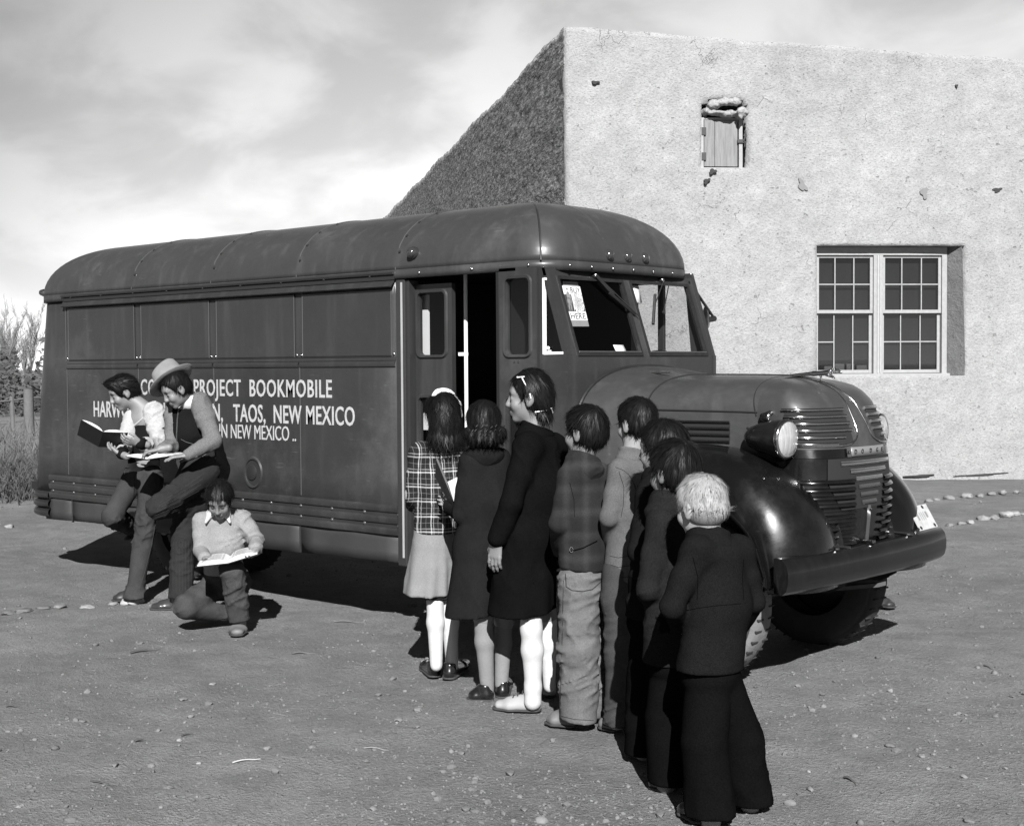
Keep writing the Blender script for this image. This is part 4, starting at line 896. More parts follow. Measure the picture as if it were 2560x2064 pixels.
# ---- front corner, cowl side, quarter window
XB, XT = -4.725, -4.885          # windshield line at z 1.63 and at 2.10
def wsx(z): return XB+(XT-XB)*(z-1.63)/(2.10-1.63)
cs = MB(); cs.bx(-4.965, -4.728, YS, YS+0.025, 0.62, 1.632); cs.bx(-4.965, -4.90, YS+0.001, YS+0.024, 1.632, 2.10)
cs.add([(wsx(2.10)-0.02, YS, 2.10), (wsx(2.10)+.012, YS, 2.10), (XB, YS, 1.632), (XB-0.034, YS, 1.632), (wsx(2.10)-0.02, YS+.06, 2.10), (wsx(2.10)+.012, YS+.06, 2.10), (XB, YS+.06, 1.632), (XB-.034, YS+.06, 1.632)], [(0, 3, 2, 1), (4, 5, 6, 7), (1, 2, 6, 5), (0, 4, 7, 3)])
B(cs, 'cowl_side', M_PAINT)
qf = MB(); qf.bx(-4.899, -4.885, YS-0.004, YS+0.012, 1.636, 2.045); qf.bx(-4.885, -4.757, YS-0.004, YS+0.012, 1.636, 1.650); qf.bx(-4.885, -4.868, YS-0.004, YS+.012, 2.033, 2.045); qo = B(qf, 'quarter_window', M_WHITE, bevel=0.002)
qg = MB(); qg.add([(-4.886, YS+0.006, 1.65), (-4.757, YS+0.006, 1.65), (-4.868, YS+0.006, 2.04), (-4.886, YS+0.006, 2.04)], [(0, 1, 2, 3)]); qg.build('pane', M_BGL, qo)
ql = MB(); ql.lathe((-4.855, YS-0.002, 1.67), (0, -1, 0), [(0.008, 0), (0.011, 0.008), (0.006, 0.014), (0, 0.016)], 10); ql.bx(-4.872, -4.84, YS-0.006, YS, 1.652, 1.660); ql.build('latch', M_WHITE, qo, smooth=50)
# ---- windshield wall
ww = MB()
def wq(y0, y1, z0, z1, dx=0.0, th=0.03):
    a = [(wsx(z0)+dx, y0, z0), (wsx(z0)+dx, y1, z0), (wsx(z1)+dx, y1, z1), (wsx(z1)+dx, y0, z1)]; b = [(x-th, y, z) for x, y, z in a]
    ww.add(a+b, [(0, 1, 2, 3), (7, 6, 5, 4), (0, 4, 5, 1), (1, 5, 6, 2), (2, 6, 7, 3), (3, 7, 4, 0)])
wq(YS, YF, 2.058, 2.10); wq(YS+.002, 5.785, 1.63, 2.058); wq(6.358, 6.425, 1.63, 2.058); wq(7.005, YF-.002, 1.63, 2.058)
ww.bx(XB-0.03, XB, YS+.001, YF-.001, 0.70, 1.63)
B(ww, 'front_wall', M_PAINT)
for (a, b) in ((5.785, 6.358), (6.425, 7.005)):
    gk = MB()
    for (y0, y1, z0, z1) in ((a-.003, b+.003, 2.044, 2.062), (a-.003, b+.003, 1.630, 1.648), (a-.003, a+.011, 1.648, 2.044), (b-.011, b+.003, 1.648, 2.044)):
        q = [(wsx(z0)+.008, y0, z0), (wsx(z0)+.008, y1, z0), (wsx(z1)+.008, y1, z1), (wsx(z1)+.008, y0, z1)]; q2 = [(x-.02, y, z) for x, y, z in q]; gk.add(q+q2, [(0, 1, 2, 3), (7, 6, 5, 4), (0, 4, 5, 1), (1, 5, 6, 2), (2, 6, 7, 3), (3, 7, 4, 0)])
    go = B(gk, 'windshield', M_BLACKD)
    gg = MB(); gg.add([(wsx(1.645)-.004, a, 1.645), (wsx(1.645)-.004, b, 1.645), (wsx(2.05)-.004, b, 2.05), (wsx(2.05)-.004, a, 2.05)], [(0, 1, 2, 3)]); gg.build('pane', M_BGL, go)
    hn = MB(); hn.bx(wsx(1.65)+.004, wsx(1.65)+.011, a+.012, b-.012, 1.648, 1.655); hn.build('sill_strip', M_CHROMD, go)
def wiper(py, pz, segs, label=None):
    m_ = MB(); m_.lathe((wsx(pz)+.002, py, pz), (1, 0, 0), [(0.014, 0), (0.014, 0.02), (0.008, 0.03), (0, 0.032)], 10); wo = B(m_, 'wiper', M_CHROMD, smooth=50)
    for (y0, z0, y1, z1, w_, d_) in segs:
        s_ = MB(); s_.tube([(wsx(z0)+d_, y0, z0), (wsx(z1)+d_-.008, y1, z1)], w_, 6); s_.build('blade' if w_ > .005 else 'arm', M_BLACKD if w_ > .005 else M_TRIM, wo, smooth=50)
wiper(6.10, 2.075, [(6.10, 2.075, 6.22, 1.97, .010, .025), (6.12, 2.06, 6.40, 1.855, .0035, .028), (6.19, 1.98, 6.38, 1.865, .009, .018)])
wiper(6.73, 2.075, [(6.73, 2.07, 6.585, 1.925, .0035, .03), (6.62, 1.985, 6.53, 1.81, .009, .018), (6.78, 2.05, 6.66, 1.885, .0035, .024)])
kn = MB(); kn.lathe((wsx(1.885)+.018, 6.66, 1.882), (1, 0, 0), [(0.010, -.006), (0.010, 0.006), (0, .008)], 8); B(kn, 'wiper_tip', M_TRIM, smooth=50)
# lamps
def lamp(name, c, axis, r_, dome):
    m_ = MB(); m_.lathe(c, axis, [(r_*1.15, -0.02), (r_*1.15, 0.006), (r_*1.05, 0.014), (r_*.95, .014)], 18); lo = B(m_, name, M_CHROMD if r_ < .03 else M_TRIM, smooth=45)
    d_ = MB(); d_.lathe(c, axis, [(r_*.98, 0.012), (r_*.92, 0.012+dome*.4), (r_*.6, 0.012+dome*.85), (0, 0.012+dome)], 18); d_.build('lens', M_LAMP, lo, smooth=70); return lo
lamp('clearance_lamp', (-5.875, YS-0.012, 2.235), (0.05, -1, .12), .033, .032)
for y in (6.215, 6.38, 6.545): lamp('clearance_lamp', (-4.862, y, 2.19), (1, -.12, .15), .033, .032)
lamp('clearance_lamp', (-10.30, 5.86, 2.185), (-.75, -.65, .1), .026, .03)
vt = MB(); vt.box((-9.9, 5.93, 2.36), (.16, .05, .05)); B(vt, 'roof_bracket', M_TRIM, bevel=.015)
# mirror
mr = MB(); mr.tube([(-4.87, YF-0.005, 2.03), (-4.88, YF+0.22, 1.862)], .009, 7); mr.tube([(-4.88, YF+.225, 1.862), (-4.885, YF+.15, 1.852)], .018, 7); mo = B(mr, 'mirror_arm', M_BLACKD, smooth=50)
mg_ = MB(); mg_.lathe((-4.885, YF+0.135, 1.855), (-.90, -.42, 0.0), [(0, -.022), (.05, -.018), (.078, -.004), (.082, .004), (.076, .008), (0, .008)], 24); mg_.build('mirror', M_BLACK, mo, smooth=45)
# ---- cowl and hood
def sect(w, zt, zs, zb, n, k=16):
    P = [(-w, z) for z in np.linspace(zb, zs, 5)[:-1]]
    for a in np.linspace(0, math.pi, k*2+1):
        c, s_ = math.cos(math.pi-a), math.sin(a); P.append((w*(1 if c > 0 else -1)*abs(c)**(2/n), zs+(zt-zs)*abs(s_)**(2/n)))
    P += [(w, z) for z in np.linspace(zs, zb, 5)[1:]]
    return P
HS = [(-4.728, .628, 1.568, 1.22, 2.35), (-4.66, .622, 1.566, 1.22, 2.35), (-4.58, .60, 1.56, 1.24, 2.35), (-4.50, .565, 1.546, 1.26, 2.4), (-4.43, .535, 1.532, 1.285, 2.45), (-4.36, .510, 1.523, 1.30, 2.5)]
HF = [(-4.352, .508, 1.522, 1.30, 2.5), (-4.20, .480, 1.521, 1.31, 2.5), (-4.0, .449, 1.5205, 1.32, 2.5), (-3.84, .426, 1.518, 1.325, 2.5), (-3.74, .412, 1.512, 1.325, 2.5)]
cw_ = MB(); cw_.grid([[(x, YC+y, z) for y, z in sect(w, zt, zs, .85, n)] for x, w, zt, zs, n in HS]); B(cw_, 'cowl', M_ROOF, smooth=50)
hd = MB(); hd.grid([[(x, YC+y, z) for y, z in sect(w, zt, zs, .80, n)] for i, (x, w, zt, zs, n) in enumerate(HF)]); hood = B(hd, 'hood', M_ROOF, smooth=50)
# welt between cowl and body
wl = MB(); wl.tube([(-4.722, YC+y*1.005, z) for y, z in sect(.632, 1.572, 1.22, .9, 2.35)], .009, 6); B(wl, 'cowl_welt', M_BLACKD, smooth=50)
sm_ = MB(); sm_.tube([(-4.356, YC+y*1.002, z+.001) for y, z in sect(.510, 1.523, 1.30, 1.345, 2.5)[4:-4]], .004, 5); sm_.build('seam', M_DARK, hood, smooth=50)
sm_ = MB()
for sgn in (-1, 1): sm_.tube([(x, YC+sgn*(w*1.0+.0015), 1.347-.002*i) for i, (x, w, zt, zs, n) in enumerate(HF)], .0045, 5)
sm_.build('side_seam', M_DARK, hood, smooth=50)
sm_ = MB(); sm_.tube([(-4.34, YC, 1.524), (-4.0, YC, 1.5225), (-3.8, YC, 1.519)], .004, 5); sm_.build('hinge', M_TRIM, hood, smooth=50)
sc2 = MB(); sc2.bx(-4.52, -4.40, YC-.24, YC-.225, 1.531, 1.538); B(sc2, 'cowl_vent_edge', M_TRIM)
# side louvers: strips over dark slots
def hood_w(x):
    return np.interp(x, [h[0] for h in HF], [h[1] for h in HF])
lv = MB(); ls = MB()
for k in range(4):
    z = 1.288-k*.033; xs_ = np.linspace(-4.34, -3.885, 8)
    st_ = MB(); st_.tube([(x, YC-hood_w(x)-.007, z) for x in xs_], .0075, 7, flat=.8); st_.build('louver_strip', M_CHROMD, hood, smooth=50)
    if k < 3: ls.grid([[(x, YC-hood_w(x)-.0025, z-.006-dz) for dz in (0, .021)] for x in xs_])
ls.build('louver_slot', M_DARK, hood)
sc3 = MB(); sc3.lathe((-3.79, YC-hood_w(-3.79), 1.262), (0, -1, 0), [(.007, 0), (.006, .005), (0, .006)], 7); sc3.build('screw', M_CHROMD, hood, smooth=50)
# ---- nose: one shell over z, plan curve meeting in a prow
PRZ = [.60, .68, .80, 1.015, 1.158, 1.276, 1.383, 1.44, 1.472, 1.497, 1.508, 1.511]; PRX = [-3.375, -3.369, -3.356, -3.349, -3.357, -3.396, -3.455, -3.52, -3.585, -3.67, -3.755, -3.80]
def nose_w(z):
    if z < 1.10: return .415+.03*min(1, (1.10-z)/.3)
    if z < 1.325: return .412
    q = min((z-1.325)/(1.5125-1.325), 1.0); return .412*max(1-q**2.5, 0)**(1/2.5)
def nose_pt(s_, z):   # s_ in -1..1 across
    xp = float(np.interp(z, PRZ, PRX)); w = nose_w(z); xs0 = min(-3.60 if z > 1.12 else -3.57, xp-.02)
    a = abs(s_); 
    if a > .8: # straight run back to the hood
        q = (a-.8)/.2; return (xs0-.02-(xs0-.02+3.745)*q, YC+math.copysign(w, s_), z)
    u = a/.8; x = xp-(xp-xs0+.02)*u**2.3; y = w*math.sin(u*math.pi/2)**.92
    return (x, YC+math.copysign(y, s_), z)
zn = list(np.linspace(1.16, 1.30, 8))+list(np.linspace(1.32, 1.48, 12))+[1.492, 1.502, 1.508, 1.511]
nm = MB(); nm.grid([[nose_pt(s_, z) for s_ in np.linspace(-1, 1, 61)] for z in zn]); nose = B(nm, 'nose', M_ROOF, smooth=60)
lw = MB(); lw.grid([[nose_pt(s_, z) for s_ in np.linspace(-1, 1, 61)] for z in np.linspace(.60, 1.158, 14)]); lower = B(lw, 'radiator_shell', M_BLACK, smooth=60)
js = MB(); js.tube([tuple(np.array((-3.745-.06*max(0, (z-1.32)/.2), YC+y*1.003, z+.001))) for y, z in sect(.412, 1.512, 1.325, 1.30, 2.5)[3:-3]], .0045, 5); js.build('nose_seam', M_DARK, nose, smooth=50)
def off(p, d=.004): return (p[0]+d, p[1]+(-d*.6 if p[1] < YC else d*.6), p[2])
for sgn in (-1, 1):
    S0, S1 = sgn*.76, sgn*.10
    dk = MB(); dk.grid([[off(nose_pt(s_, z), .002) for z in np.linspace(1.183, 1.352, 6)] for s_ in np.linspace(S0*.985, S1*1.3, 18)]); dko = dk.build('grille', M_DARK, nose)
    for k in range(6):
        z = 1.352-k*.0335; br = MB(); br.tube([off(nose_pt(s_, z-.012*0), .005) for s_ in np.linspace(S0*(1.02 if k == 0 else .99), S1*(1.2 if k < 4 else 1.2+.9*(k-3)), 22)], .0085, 8); br.build('bar', M_CHROME, dko, smooth=60)
    ml = MB(); pts = [off(nose_pt(sgn*.03, z), .004) for z in np.linspace(1.505, 1.43, 5)]+[off(nose_pt(sgn*(.035+.03*t), 1.43-(1.43-1.24)*t), .004) for t in np.linspace(0, 1, 8)[1:]]
    pts += [off(nose_pt(sgn*(.065+.20*(1-math.cos(t))), 1.24-.065*math.sin(t)), .004) for t in np.linspace(0, math.pi/2, 8)[1:]]
    pts += [off(nose_pt(sgn*s_, 1.175), .004) for s_ in np.linspace(.27, .78, 8)[1:]]
    ml.tube(pts, .005, 6); ml.build('moulding', M_CHROME, nose, smooth=60)
# polished band and name plaque
bn_ = MB(); bn_.grid([[off(nose_pt(s_, z), .004) for z in (1.118, 1.160)] for s_ in np.linspace(-.78, .78, 41)]); bno = B(bn_, 'band', M_BLACK, smooth=60)
for sgn in (-1,):
    k = MB(); k.lathe(off(nose_pt(-.72, 1.14), .006), (1, -.6, 0), [(.008, 0), (.007, .005), (0, .006)], 8); k.build('screw', M_CHROME, bno, smooth=50)
npq = MB(); npq.grid([[off(nose_pt(s_, z), .008) for z in (1.122, 1.166)] for s_ in np.linspace(-.19, .19, 15)]); npo = npq.build('name_plaque', mat('plaque_enamel', .16, .4, coat=.4), bno, smooth=60, solid=.004)
ep = MB(); ep.grid([[off(nose_pt(s_, z), .012) for z in (1.120, 1.169)] for s_ in np.linspace(-.235, -.195, 4)]); ep.build('end_plate', M_CHROME, bno, smooth=60)
eb = MB(); eb.lathe(off(nose_pt(-.215, 1.142), .014), (1, -.3, 0), [(.009, 0), (.007, .006), (0, .007)], 8); eb.build('bolt', M_CHROMD, bno, smooth=50)
for k, ch in enumerate('DODGE'):
    s_ = -.145+k*.0725; p = np.array(off(nose_pt(s_, 1.133), .0135)); q = np.array(off(nose_pt(s_+.03, 1.133), .0135)); xd = q-p; xd[2] = 0; xd /= np.linalg.norm(xd)
    text_mesh(ch, .032, M_DARK, 'letter', npo, p-xd*.010, xd, (0, 0, 1), thick=.001, width=.020)
# centre bars under the plaque
for k in range(6):
    z = 1.088-k*.0395; e_ = (.135, .092, .066, .05, .04, .032)[k]
    cb_ = MB(); cb_.grid([[off(nose_pt(s_, zz2), .008+.004*math.sin(math.pi*q)) for zz2, q in ((z-.011, 0), (z-.004, .6), (z+.004, 1), (z+.011, 0))] for s_ in np.linspace(-e_*2.2, e_*2.2, 17)]); cb_.build('centre_bar', M_CHROME if k < 3 else M_CHROMD, lower, smooth=60)
ct = MB(); cv = [off(nose_pt(s_, z), .006) for s_, z in ()]
ct.grid([[off(nose_pt(s_*(.42 if z > 1.0 else .42*(z-.62)/.4+.02), z), .004) for s_ in np.linspace(-1, 1, 15)] for z in np.linspace(.86, 1.112, 10)]); ct.build('centre_panel', M_DARK, lower, smooth=60)
bb_ = MB(); bb_.grid([[(nose_pt(0, z)[0]+.016-abs(yy)*.15, YC+yy*wd, z) for yy in (-1, -.4, 0, .4, 1)] for z, wd in ((.87, .042), (.80, .036), (.72, .026), (.64, .016), (.60, .014))]); bb_.build('centre_barb', mat('painted_steel', .05, .4, coat=.4), lower, smooth=50, solid=.006)
sb = MB(); sb.lathe((nose_pt(0, .85)[0]+.018, YC-.004, .852), (1, 0, 0), [(.007, 0), (.006, .004), (0, .006)], 8); sb.build('bolt', M_CHROME, lower, smooth=50)
# black louvers on both sides of the prow
for sgn in (-1, 1):
    for k in range(10):
        z = 1.0-k*.0385; s0 = .16-.006*k; s1 = .74
        if k > 7: s1 = .5
        l_ = MB(); l_.grid([[(lambda p, q: (p[0]+q[0]*.9, p[1]+sgn*q[0]*.4, p[2]+q[1]))(nose_pt(sgn*s_, z), q) for q in ((.001, .012), (.012, .010), (.020, .002), (.021, -.004), (.016, -.007), (.001, -.004))] for s_ in np.linspace(s0, s1, 15)])
        l_.build('louver', M_BLACK, lower, smooth=40)
# ---- hood ornament: a leaping ram
om = MB(); 
orn = solid('hood_ornament', M_CHROME, [cap((-3.80, YC, 1.517), (-3.66, YC, 1.527), .007, .012, k=.01), cap((-3.66, YC, 1.527), (-3.575, YC, 1.531), .012, .015, k=.01), cap((-3.575, YC, 1.531), (-3.548, YC, 1.540), .013, .013, k=.01), ell((-3.538, YC, 1.541), (.022, .013, .013), k=.008), cap((-3.525, YC, 1.540), (-3.505, YC, 1.533), .010, .007, k=.006),
    cap((-3.545, YC-.014, 1.552), (-3.56, YC-.020, 1.540), .006, .006, k=.003), cap((-3.56, YC-.020, 1.540), (-3.54, YC-.024, 1.530), .006, .004, k=.003), cap((-3.545, YC+.014, 1.552), (-3.56, YC+.020, 1.540), .006, .006, k=.003), cap((-3.56, YC+.020, 1.540), (-3.54, YC+.024, 1.530), .006, .004, k=.003),
    cap((-3.585, YC, 1.522), (-3.545, YC, 1.508), .009, .007, k=.006), cap((-3.62, YC, 1.525), (-3.618, YC, 1.492), .006, .006, k=.004)], .0035)
bp(orn)
# ---- headlights
for y0, far in ((5.92, 0), (mir(5.92), 1)):
    c = (-3.545, y0, 1.215); ax_ = (1, -.06 if not far else .06, -.02)
    h = MB(); h.lathe(c, ax_, [(0, -.23), (.025, -.225), (.052, -.195), (.074, -.135), (.088, -.06), (.094, -.01), (.094, .0)], 32); ho = B(h, 'headlight', M_BLACK, smooth=70)
    r_ = MB(); r_.lathe(c, ax_, [(.094, -.004), (.098, .0), (.098, .012), (.093, .020), (.086, .021), (.085, .016)], 36); r_.build('rim', M_CHROME, ho, smooth=60)
    l_ = MB(); l_.lathe(c, ax_, [(.086, .016), (.079, .022), (.056, .030), (.03, .034), (0, .036)], 32); l_.build('lens', M_LENS, ho, smooth=80)
    s_ = MB(); s_.tube([(-3.60, y0+(.05 if not far else -.05), 1.10), (-3.58, y0, 1.13)], .035, 8); s_.build('bracket', M_BLACK, ho, smooth=50)
    p_ = MB(); p_.lathe((-3.66, y0+(.055 if not far else -.055), 1.315), (1, 0, 0), [(0, -.06), (.02, -.05), (.032, -.01), (.034, .0), (.03, .006), (.022, .008)], 16); po_2 = B(p_, 'parking_lamp', M_BLACK, smooth=60)
    p2 = MB(); p2.lathe((-3.66, y0+(.055 if not far else -.055), 1.315), (1, 0, 0), [(.036, -.002), (.036, .006), (.028, .012), (.02, .012)], 16); p2.build('rim', M_CHROME, po_2, smooth=60)
    p3 = MB(); p3.bx(-3.70, -3.62, y0+(.05 if not far else -.075), y0+(.075 if not far else -.05), 1.20, 1.30); p3.build('bracket', M_BLACK, po_2, bevel=.005)
# ---- fenders
AR = [(-4.98, .50), (-4.93, .66), (-4.83, .84), (-4.66, 1.0), (-4.45, 1.095), (-4.22, 1.15), (-4.0, 1.165), (-3.80, 1.145), (-3.63, 1.085), (-3.50, .99), (-3.41, .88), (-3.355, .75), (-3.325, .60), (-3.33, .50)]
def arc(t):
    k = np.linspace(0, 1, len(AR)); from_ = np.array(AR); 
    # Catmull-Rom through AR
    x = t*(len(AR)-1); i = min(int(x), len(AR)-2); u = x-i; P = [from_[max(i-1, 0)], from_[i], from_[i+1], from_[min(i+2, len(AR)-1)]]
    return 0.5*((2*P[1])+(-P[0]+P[2])*u+(2*P[0]-5*P[1]+4*P[2]-P[3])*u*u+(-P[0]+3*P[1]-3*P[2]+P[3])*u**3)
SEC = [(6.13, -.035), (6.07, -.012), (6.0, .004), (5.93, .010), (5.86, .008), (5.80, -.003), (5.745, -.024), (5.70, -.055), (5.665, -.098), (5.645, -.15), (5.638, -.20), (5.640, -.235), (5.652, -.24)]
for far in (0, 1):
    G = []
    for t in np.linspace(0, 1, 48):
        p = arc(t); d_ = arc(min(t+.004, 1))-arc(max(t-.004, 0)); d_ /= np.linalg.norm(d_); n_ = np.array([-d_[1], d_[0]]);
        n_ = n_ if n_@(p-np.array([-4.1, .4])) > 0 else -n_
        k_ = min(1, .45+.55*math.sin(math.pi*min(max(t, .02), .98)))
        G.append([(p[0]+n_[0]*h*(1 if h > -.1 else k_*.55+.45), mir(y) if far else y, p[1]+n_[1]*h*(1 if h > -.1 else k_*.55+.45)) for y, h in SEC])
    fm = MB(); fm.grid(G); B(fm, 'fender', M_BLACK, smooth=70, solid=.006)
iw = MB()
for s2 in (0, 1):
    y_ = 6.13 if not s2 else mir(6.13); iw.add([(x, y_, z) for x, z in AR]+[(-3.42, y_, .45), (-4.9, y_, .45)], [tuple(range(len(AR)+2))])
B(iw, 'inner_panel', M_BLACKD)
rb_ = MB(); rb_.bx(-5.0, -4.70, YS-.02, YS+.3, .42, .47); rb_.bx(-4.98, -4.72, YS+.2, YS+.24, .47, .9); B(rb_, 'running_board', M_BLACKD, bevel=.01)
# ---- bumper
bm_ = MB(); yb = np.linspace(5.575, mir(5.575)+.02, 25); G = []
for y in yb:
    q = abs((y-YC)/.83); x0 = -3.295-.03*q**4-.02*q; dz_ = .01*(1-q)
    G.append([(x0+dx, y, z) for dx, z in ((-.055, .520), (-.012, .516), (.010, .535), (.020, .575), (.021, .615), (.012, .655), (-.010, .680), (-.055, .684))])
bm_.grid(G); bm_.f.append(tuple(range(8))); bm_.f.append(tuple(24*8+i for i in range(7, -1, -1))); bump = B(bm_, 'bumper', mat('bumper_black', .006, .3, spec=.3, coat=.35, var=.7, vscale=9, aniso=(1, 3, 1), fine=.5, fscale=25), smooth=50, solid=.012)
for y in (6.02, 6.77):
    i_ = MB(); i_.box((-3.51, y, .60), (.34, .07, .10)); i_.build('bracket', M_BLACKD, bump, bevel=.006)
    b_ = MB()
    for z in (.69,): b_.lathe((-3.32, y, z-.004), (0, 0, 1), [(.012, 0), (.012, .008), (0, .01)], 6)
    b_.build('bolt', M_CHROMD, bump)
cb2 = MB(); cb2.bx(-3.36, -3.30, YC-.05, YC-.02, .684, .70); cb2.build('crank_guide', M_CHROMD, bump, bevel=.003)
for (a, b) in (((-3.38, 5.98, .70), (-3.31, 6.13, .686)), ((-3.40, 6.62, .712), (-3.31, 6.80, .688))):
    k = MB(); k.tube([a, b], .008, 6); k.build('stay_rod', M_CHROMD, bump, smooth=50)
# ---- licence plate
pc = [np.array(v) for v in ((-3.305, 6.875, .698), (-3.305, 7.085, .702), (-3.385, 7.105, .818), (-3.385, 6.895, .814))]
lp = MB(); nrm = np.cross(pc[1]-pc[0], pc[3]-pc[0]); nrm /= np.linalg.norm(nrm); lp.add([tuple(p) for p in pc]+[tuple(p-nrm*.003) for p in pc], [(0, 1, 2, 3), (7, 6, 5, 4), (0, 4, 5, 1), (1, 5, 6, 2), (2, 6, 7, 3), (3, 7, 4, 0)])
lpo = B(lp, 'license_plate', mat('plate_enamel', .36, .5, var=.45, vscale=25))
for (u, v) in ((.27, .88), (.72, .9), (.12, .1), (.88, .1)):
    p = pc[0]+(pc[1]-pc[0])*u+(pc[3]-pc[0])*v+nrm*.001; hz_ = MB(); hz_.lathe(p, nrm, [(.011, 0), (.0105, .001), (0, .0012)], 10); hz_.build('bolt_hole', M_DARK, lpo)
rz = MB()
for (u, v, w_, h_) in ((.26, .55, .09, .30), (.40, .55, .025, .34), (.50, .55, .025, .34), (.60, .55, .025, .34), (.74, .58, .10, .26)):
    a = pc[0]+(pc[1]-pc[0])*(u-w_/2)+(pc[3]-pc[0])*(v-h_/2)+nrm*.0008; X_ = (pc[1]-pc[0])*w_; Y_ = (pc[3]-pc[0])*h_
    rz.add([tuple(a), tuple(a+X_), tuple(a+X_+Y_), tuple(a+Y_)], [(0, 1, 2, 3)])
rz.build('worn_digit', mat('worn_digit', .17, .6), lpo)
pb = MB(); pb.tube([(-3.36, 6.87, .66), (-3.31, 6.87, .71)], .008, 6); pb.build('bracket', M_CHROMD, lpo)
# ---- wheels
def wheel(x, y, R_, face, label=None):
    t = MB(); W_ = .18; s_ = -1 if face < 0 else 1
    prof = [(.24, -W_*.42), (.30, -W_*.5), (R_-.05, -W_*.48), (R_-.018, -W_*.40), (R_-.006, -W_*.2), (R_-.006, W_*.2), (R_-.018, W_*.40), (R_-.05, W_*.48), (.30, W_*.5), (.24, W_*.42)]
    t.lathe((x, y, R_), (0, 1, 0), prof, 48); to = B(t, 'tyre', M_RUB, smooth=50)
    tr = MB(); tr.lathe((x, y, R_), (0, 1, 0), [(R_-.03, -W_*.43), (R_-.014, -W_*.40), (R_-.003, -W_*.30), (R_, -W_*.1), (R_, W_*.1), (R_-.003, W_*.30), (R_-.014, W_*.40), (R_-.03, W_*.43)], 64)
    trd = tr.build('tread', M_TREAD if (x > -5 and face < 0) else M_TREADD, to, smooth=50)  # shadow on the far wheel put into a darker tread colour
    sl = MB()
    for k in range(44):
        a = 6.2832*k/44; Rm = Matrix.Rotation(a, 3, 'Y')
        for q in (-1, 1): sl.box((x+math.sin(a)*(R_-.003), y+q*W_*.24, R_+math.cos(a)*(R_-.003)), (.007, W_*.26, .012), Rm)
    tag(sl.build('tread_slit', M_TREADD, trd), kind='stuff')
    d = MB(); d.lathe((x, y+s_*W_*.30, R_), (0, s_, 0), [(.245, .03), (.235, .04), (.22, .0), (.12, -.03), (.11, .02), (.08, .05), (0, .055)], 32); d.build('rim', M_BLACKD, to, smooth=50)
    return to
wheel(-3.985, 5.80, .41, -1); wheel(-3.985, mir(5.80), .41, 1); wheel(-8.75, 6.12, .41, -1); wheel(-8.75, mir(6.12), .41, 1)
ch = MB(); ch.tube([(-3.985, 5.8, .36), (-3.985, mir(5.8), .36)], .045, 10); ch.tube([(-8.75, 5.9, .41), (-8.75, mir(5.9), .41)], .06, 10); ch.bx(-10.2, -3.5, 6.05, 6.13, .47, .60); ch.bx(-10.2, -3.5, mir(6.13), mir(6.05), .47, .60); ch.lathe((-8.75, YC, .41), (0, 1, 0), [(0, -.2), (.14, -.1), (.16, 0), (.14, .1), (0, .2)], 16); ch.bx(-4.5, -3.7, YC-.2, YC+.2, .42, .9); B(ch, 'chassis', M_BLACKD, smooth=30)
sp = MB(); sp.add([(-3.36, 6.52, .46), (-3.36, 6.60, .46), (-3.9, 6.60, .36), (-3.9, 6.52, .36), (-3.36, 6.52, .44), (-3.36, 6.60, .44), (-3.9, 6.60, .34), (-3.9, 6.52, .34)], [(0, 1, 2, 3), (7, 6, 5, 4), (0, 4, 5, 1), (1, 5, 6, 2), (2, 6, 7, 3), (3, 7, 4, 0)]); B(sp, 'leaf_spring', mat('dusty_steel', .09, .7, var=.3))
# ---- things inside the windshield
def gpt(y, z, d=-.03): return np.array((wsx(z)+d, y, z))
pA, pB, pC_, pD = gpt(5.82, 1.787), gpt(5.985, 1.79), gpt(6.00, 2.035), gpt(5.85, 2.035)
def pq(u, v): return (1-v)*((1-u)*pA+u*pB)+v*((1-u)*pD+u*pC_)
PO = empty('poster', tuple(pq(.5, 0))); tag(PO, 'savings stamps poster with a standing figure, hung inside the windshield', 'poster')
PI = Matrix.Translation(-Vector(pq(.5, 0)))
def pp(mb, name, m): o = mb.build(name, m); o.parent = PO; o.matrix_parent_inverse = PI; return o
pn = np.cross(pB-pA, pD-pA); pn /= np.linalg.norm(pn)
def pband(v0, v1, m, name, u0=0, u1=1, d=0.0):
    mb = MB(); mb.add([tuple(pq(u0, v0)+pn*d), tuple(pq(u1, v0)+pn*d), tuple(pq(u1, v1)+pn*d), tuple(pq(u0, v1)+pn*d)]+[tuple(pq(u, v)+pn*(d-.0008)) for u, v in ((u0, v0), (u1, v0), (u1, v1), (u0, v1))], [(0, 1, 2, 3), (7, 6, 5, 4), (0, 4, 5, 1), (1, 5, 6, 2), (2, 6, 7, 3), (3, 7, 4, 0)]); return pp(mb, name, m)
M_PW = mat('poster_white', .78, .7); M_PG = mat('poster_grey', .22, .7, var=.2, vscale=40); M_PD = mat('poster_dark', .04, .7); M_PM = mat('poster_mid', .05, .7)
pband(0, .135, M_PG, 'strip'); pband(.135, .33, M_PW, 'white_band'); pband(.33, .71, M_PM, 'picture'); pband(.71, .90, M_PW, 'white_band'); pband(.90, 1.0, M_PG, 'strip', 0.06, .93)
def ptext(s, u0, u1, v0, v1, m, off_=0.0):
    a = pq(u0, v0)+pn*.0012; b = pq(u1, v0)+pn*.0012; t_ = pq(u0, v1)+pn*.0012; h = np.linalg.norm(t_-a)
    o = text_mesh(s, h/.72, m, 'lettering', None, a, b-a, t_-a, width=np.linalg.norm(b-a), thick=.0004, off=off_)
    for x in o: x.parent = PO; x.matrix_parent_inverse = PI
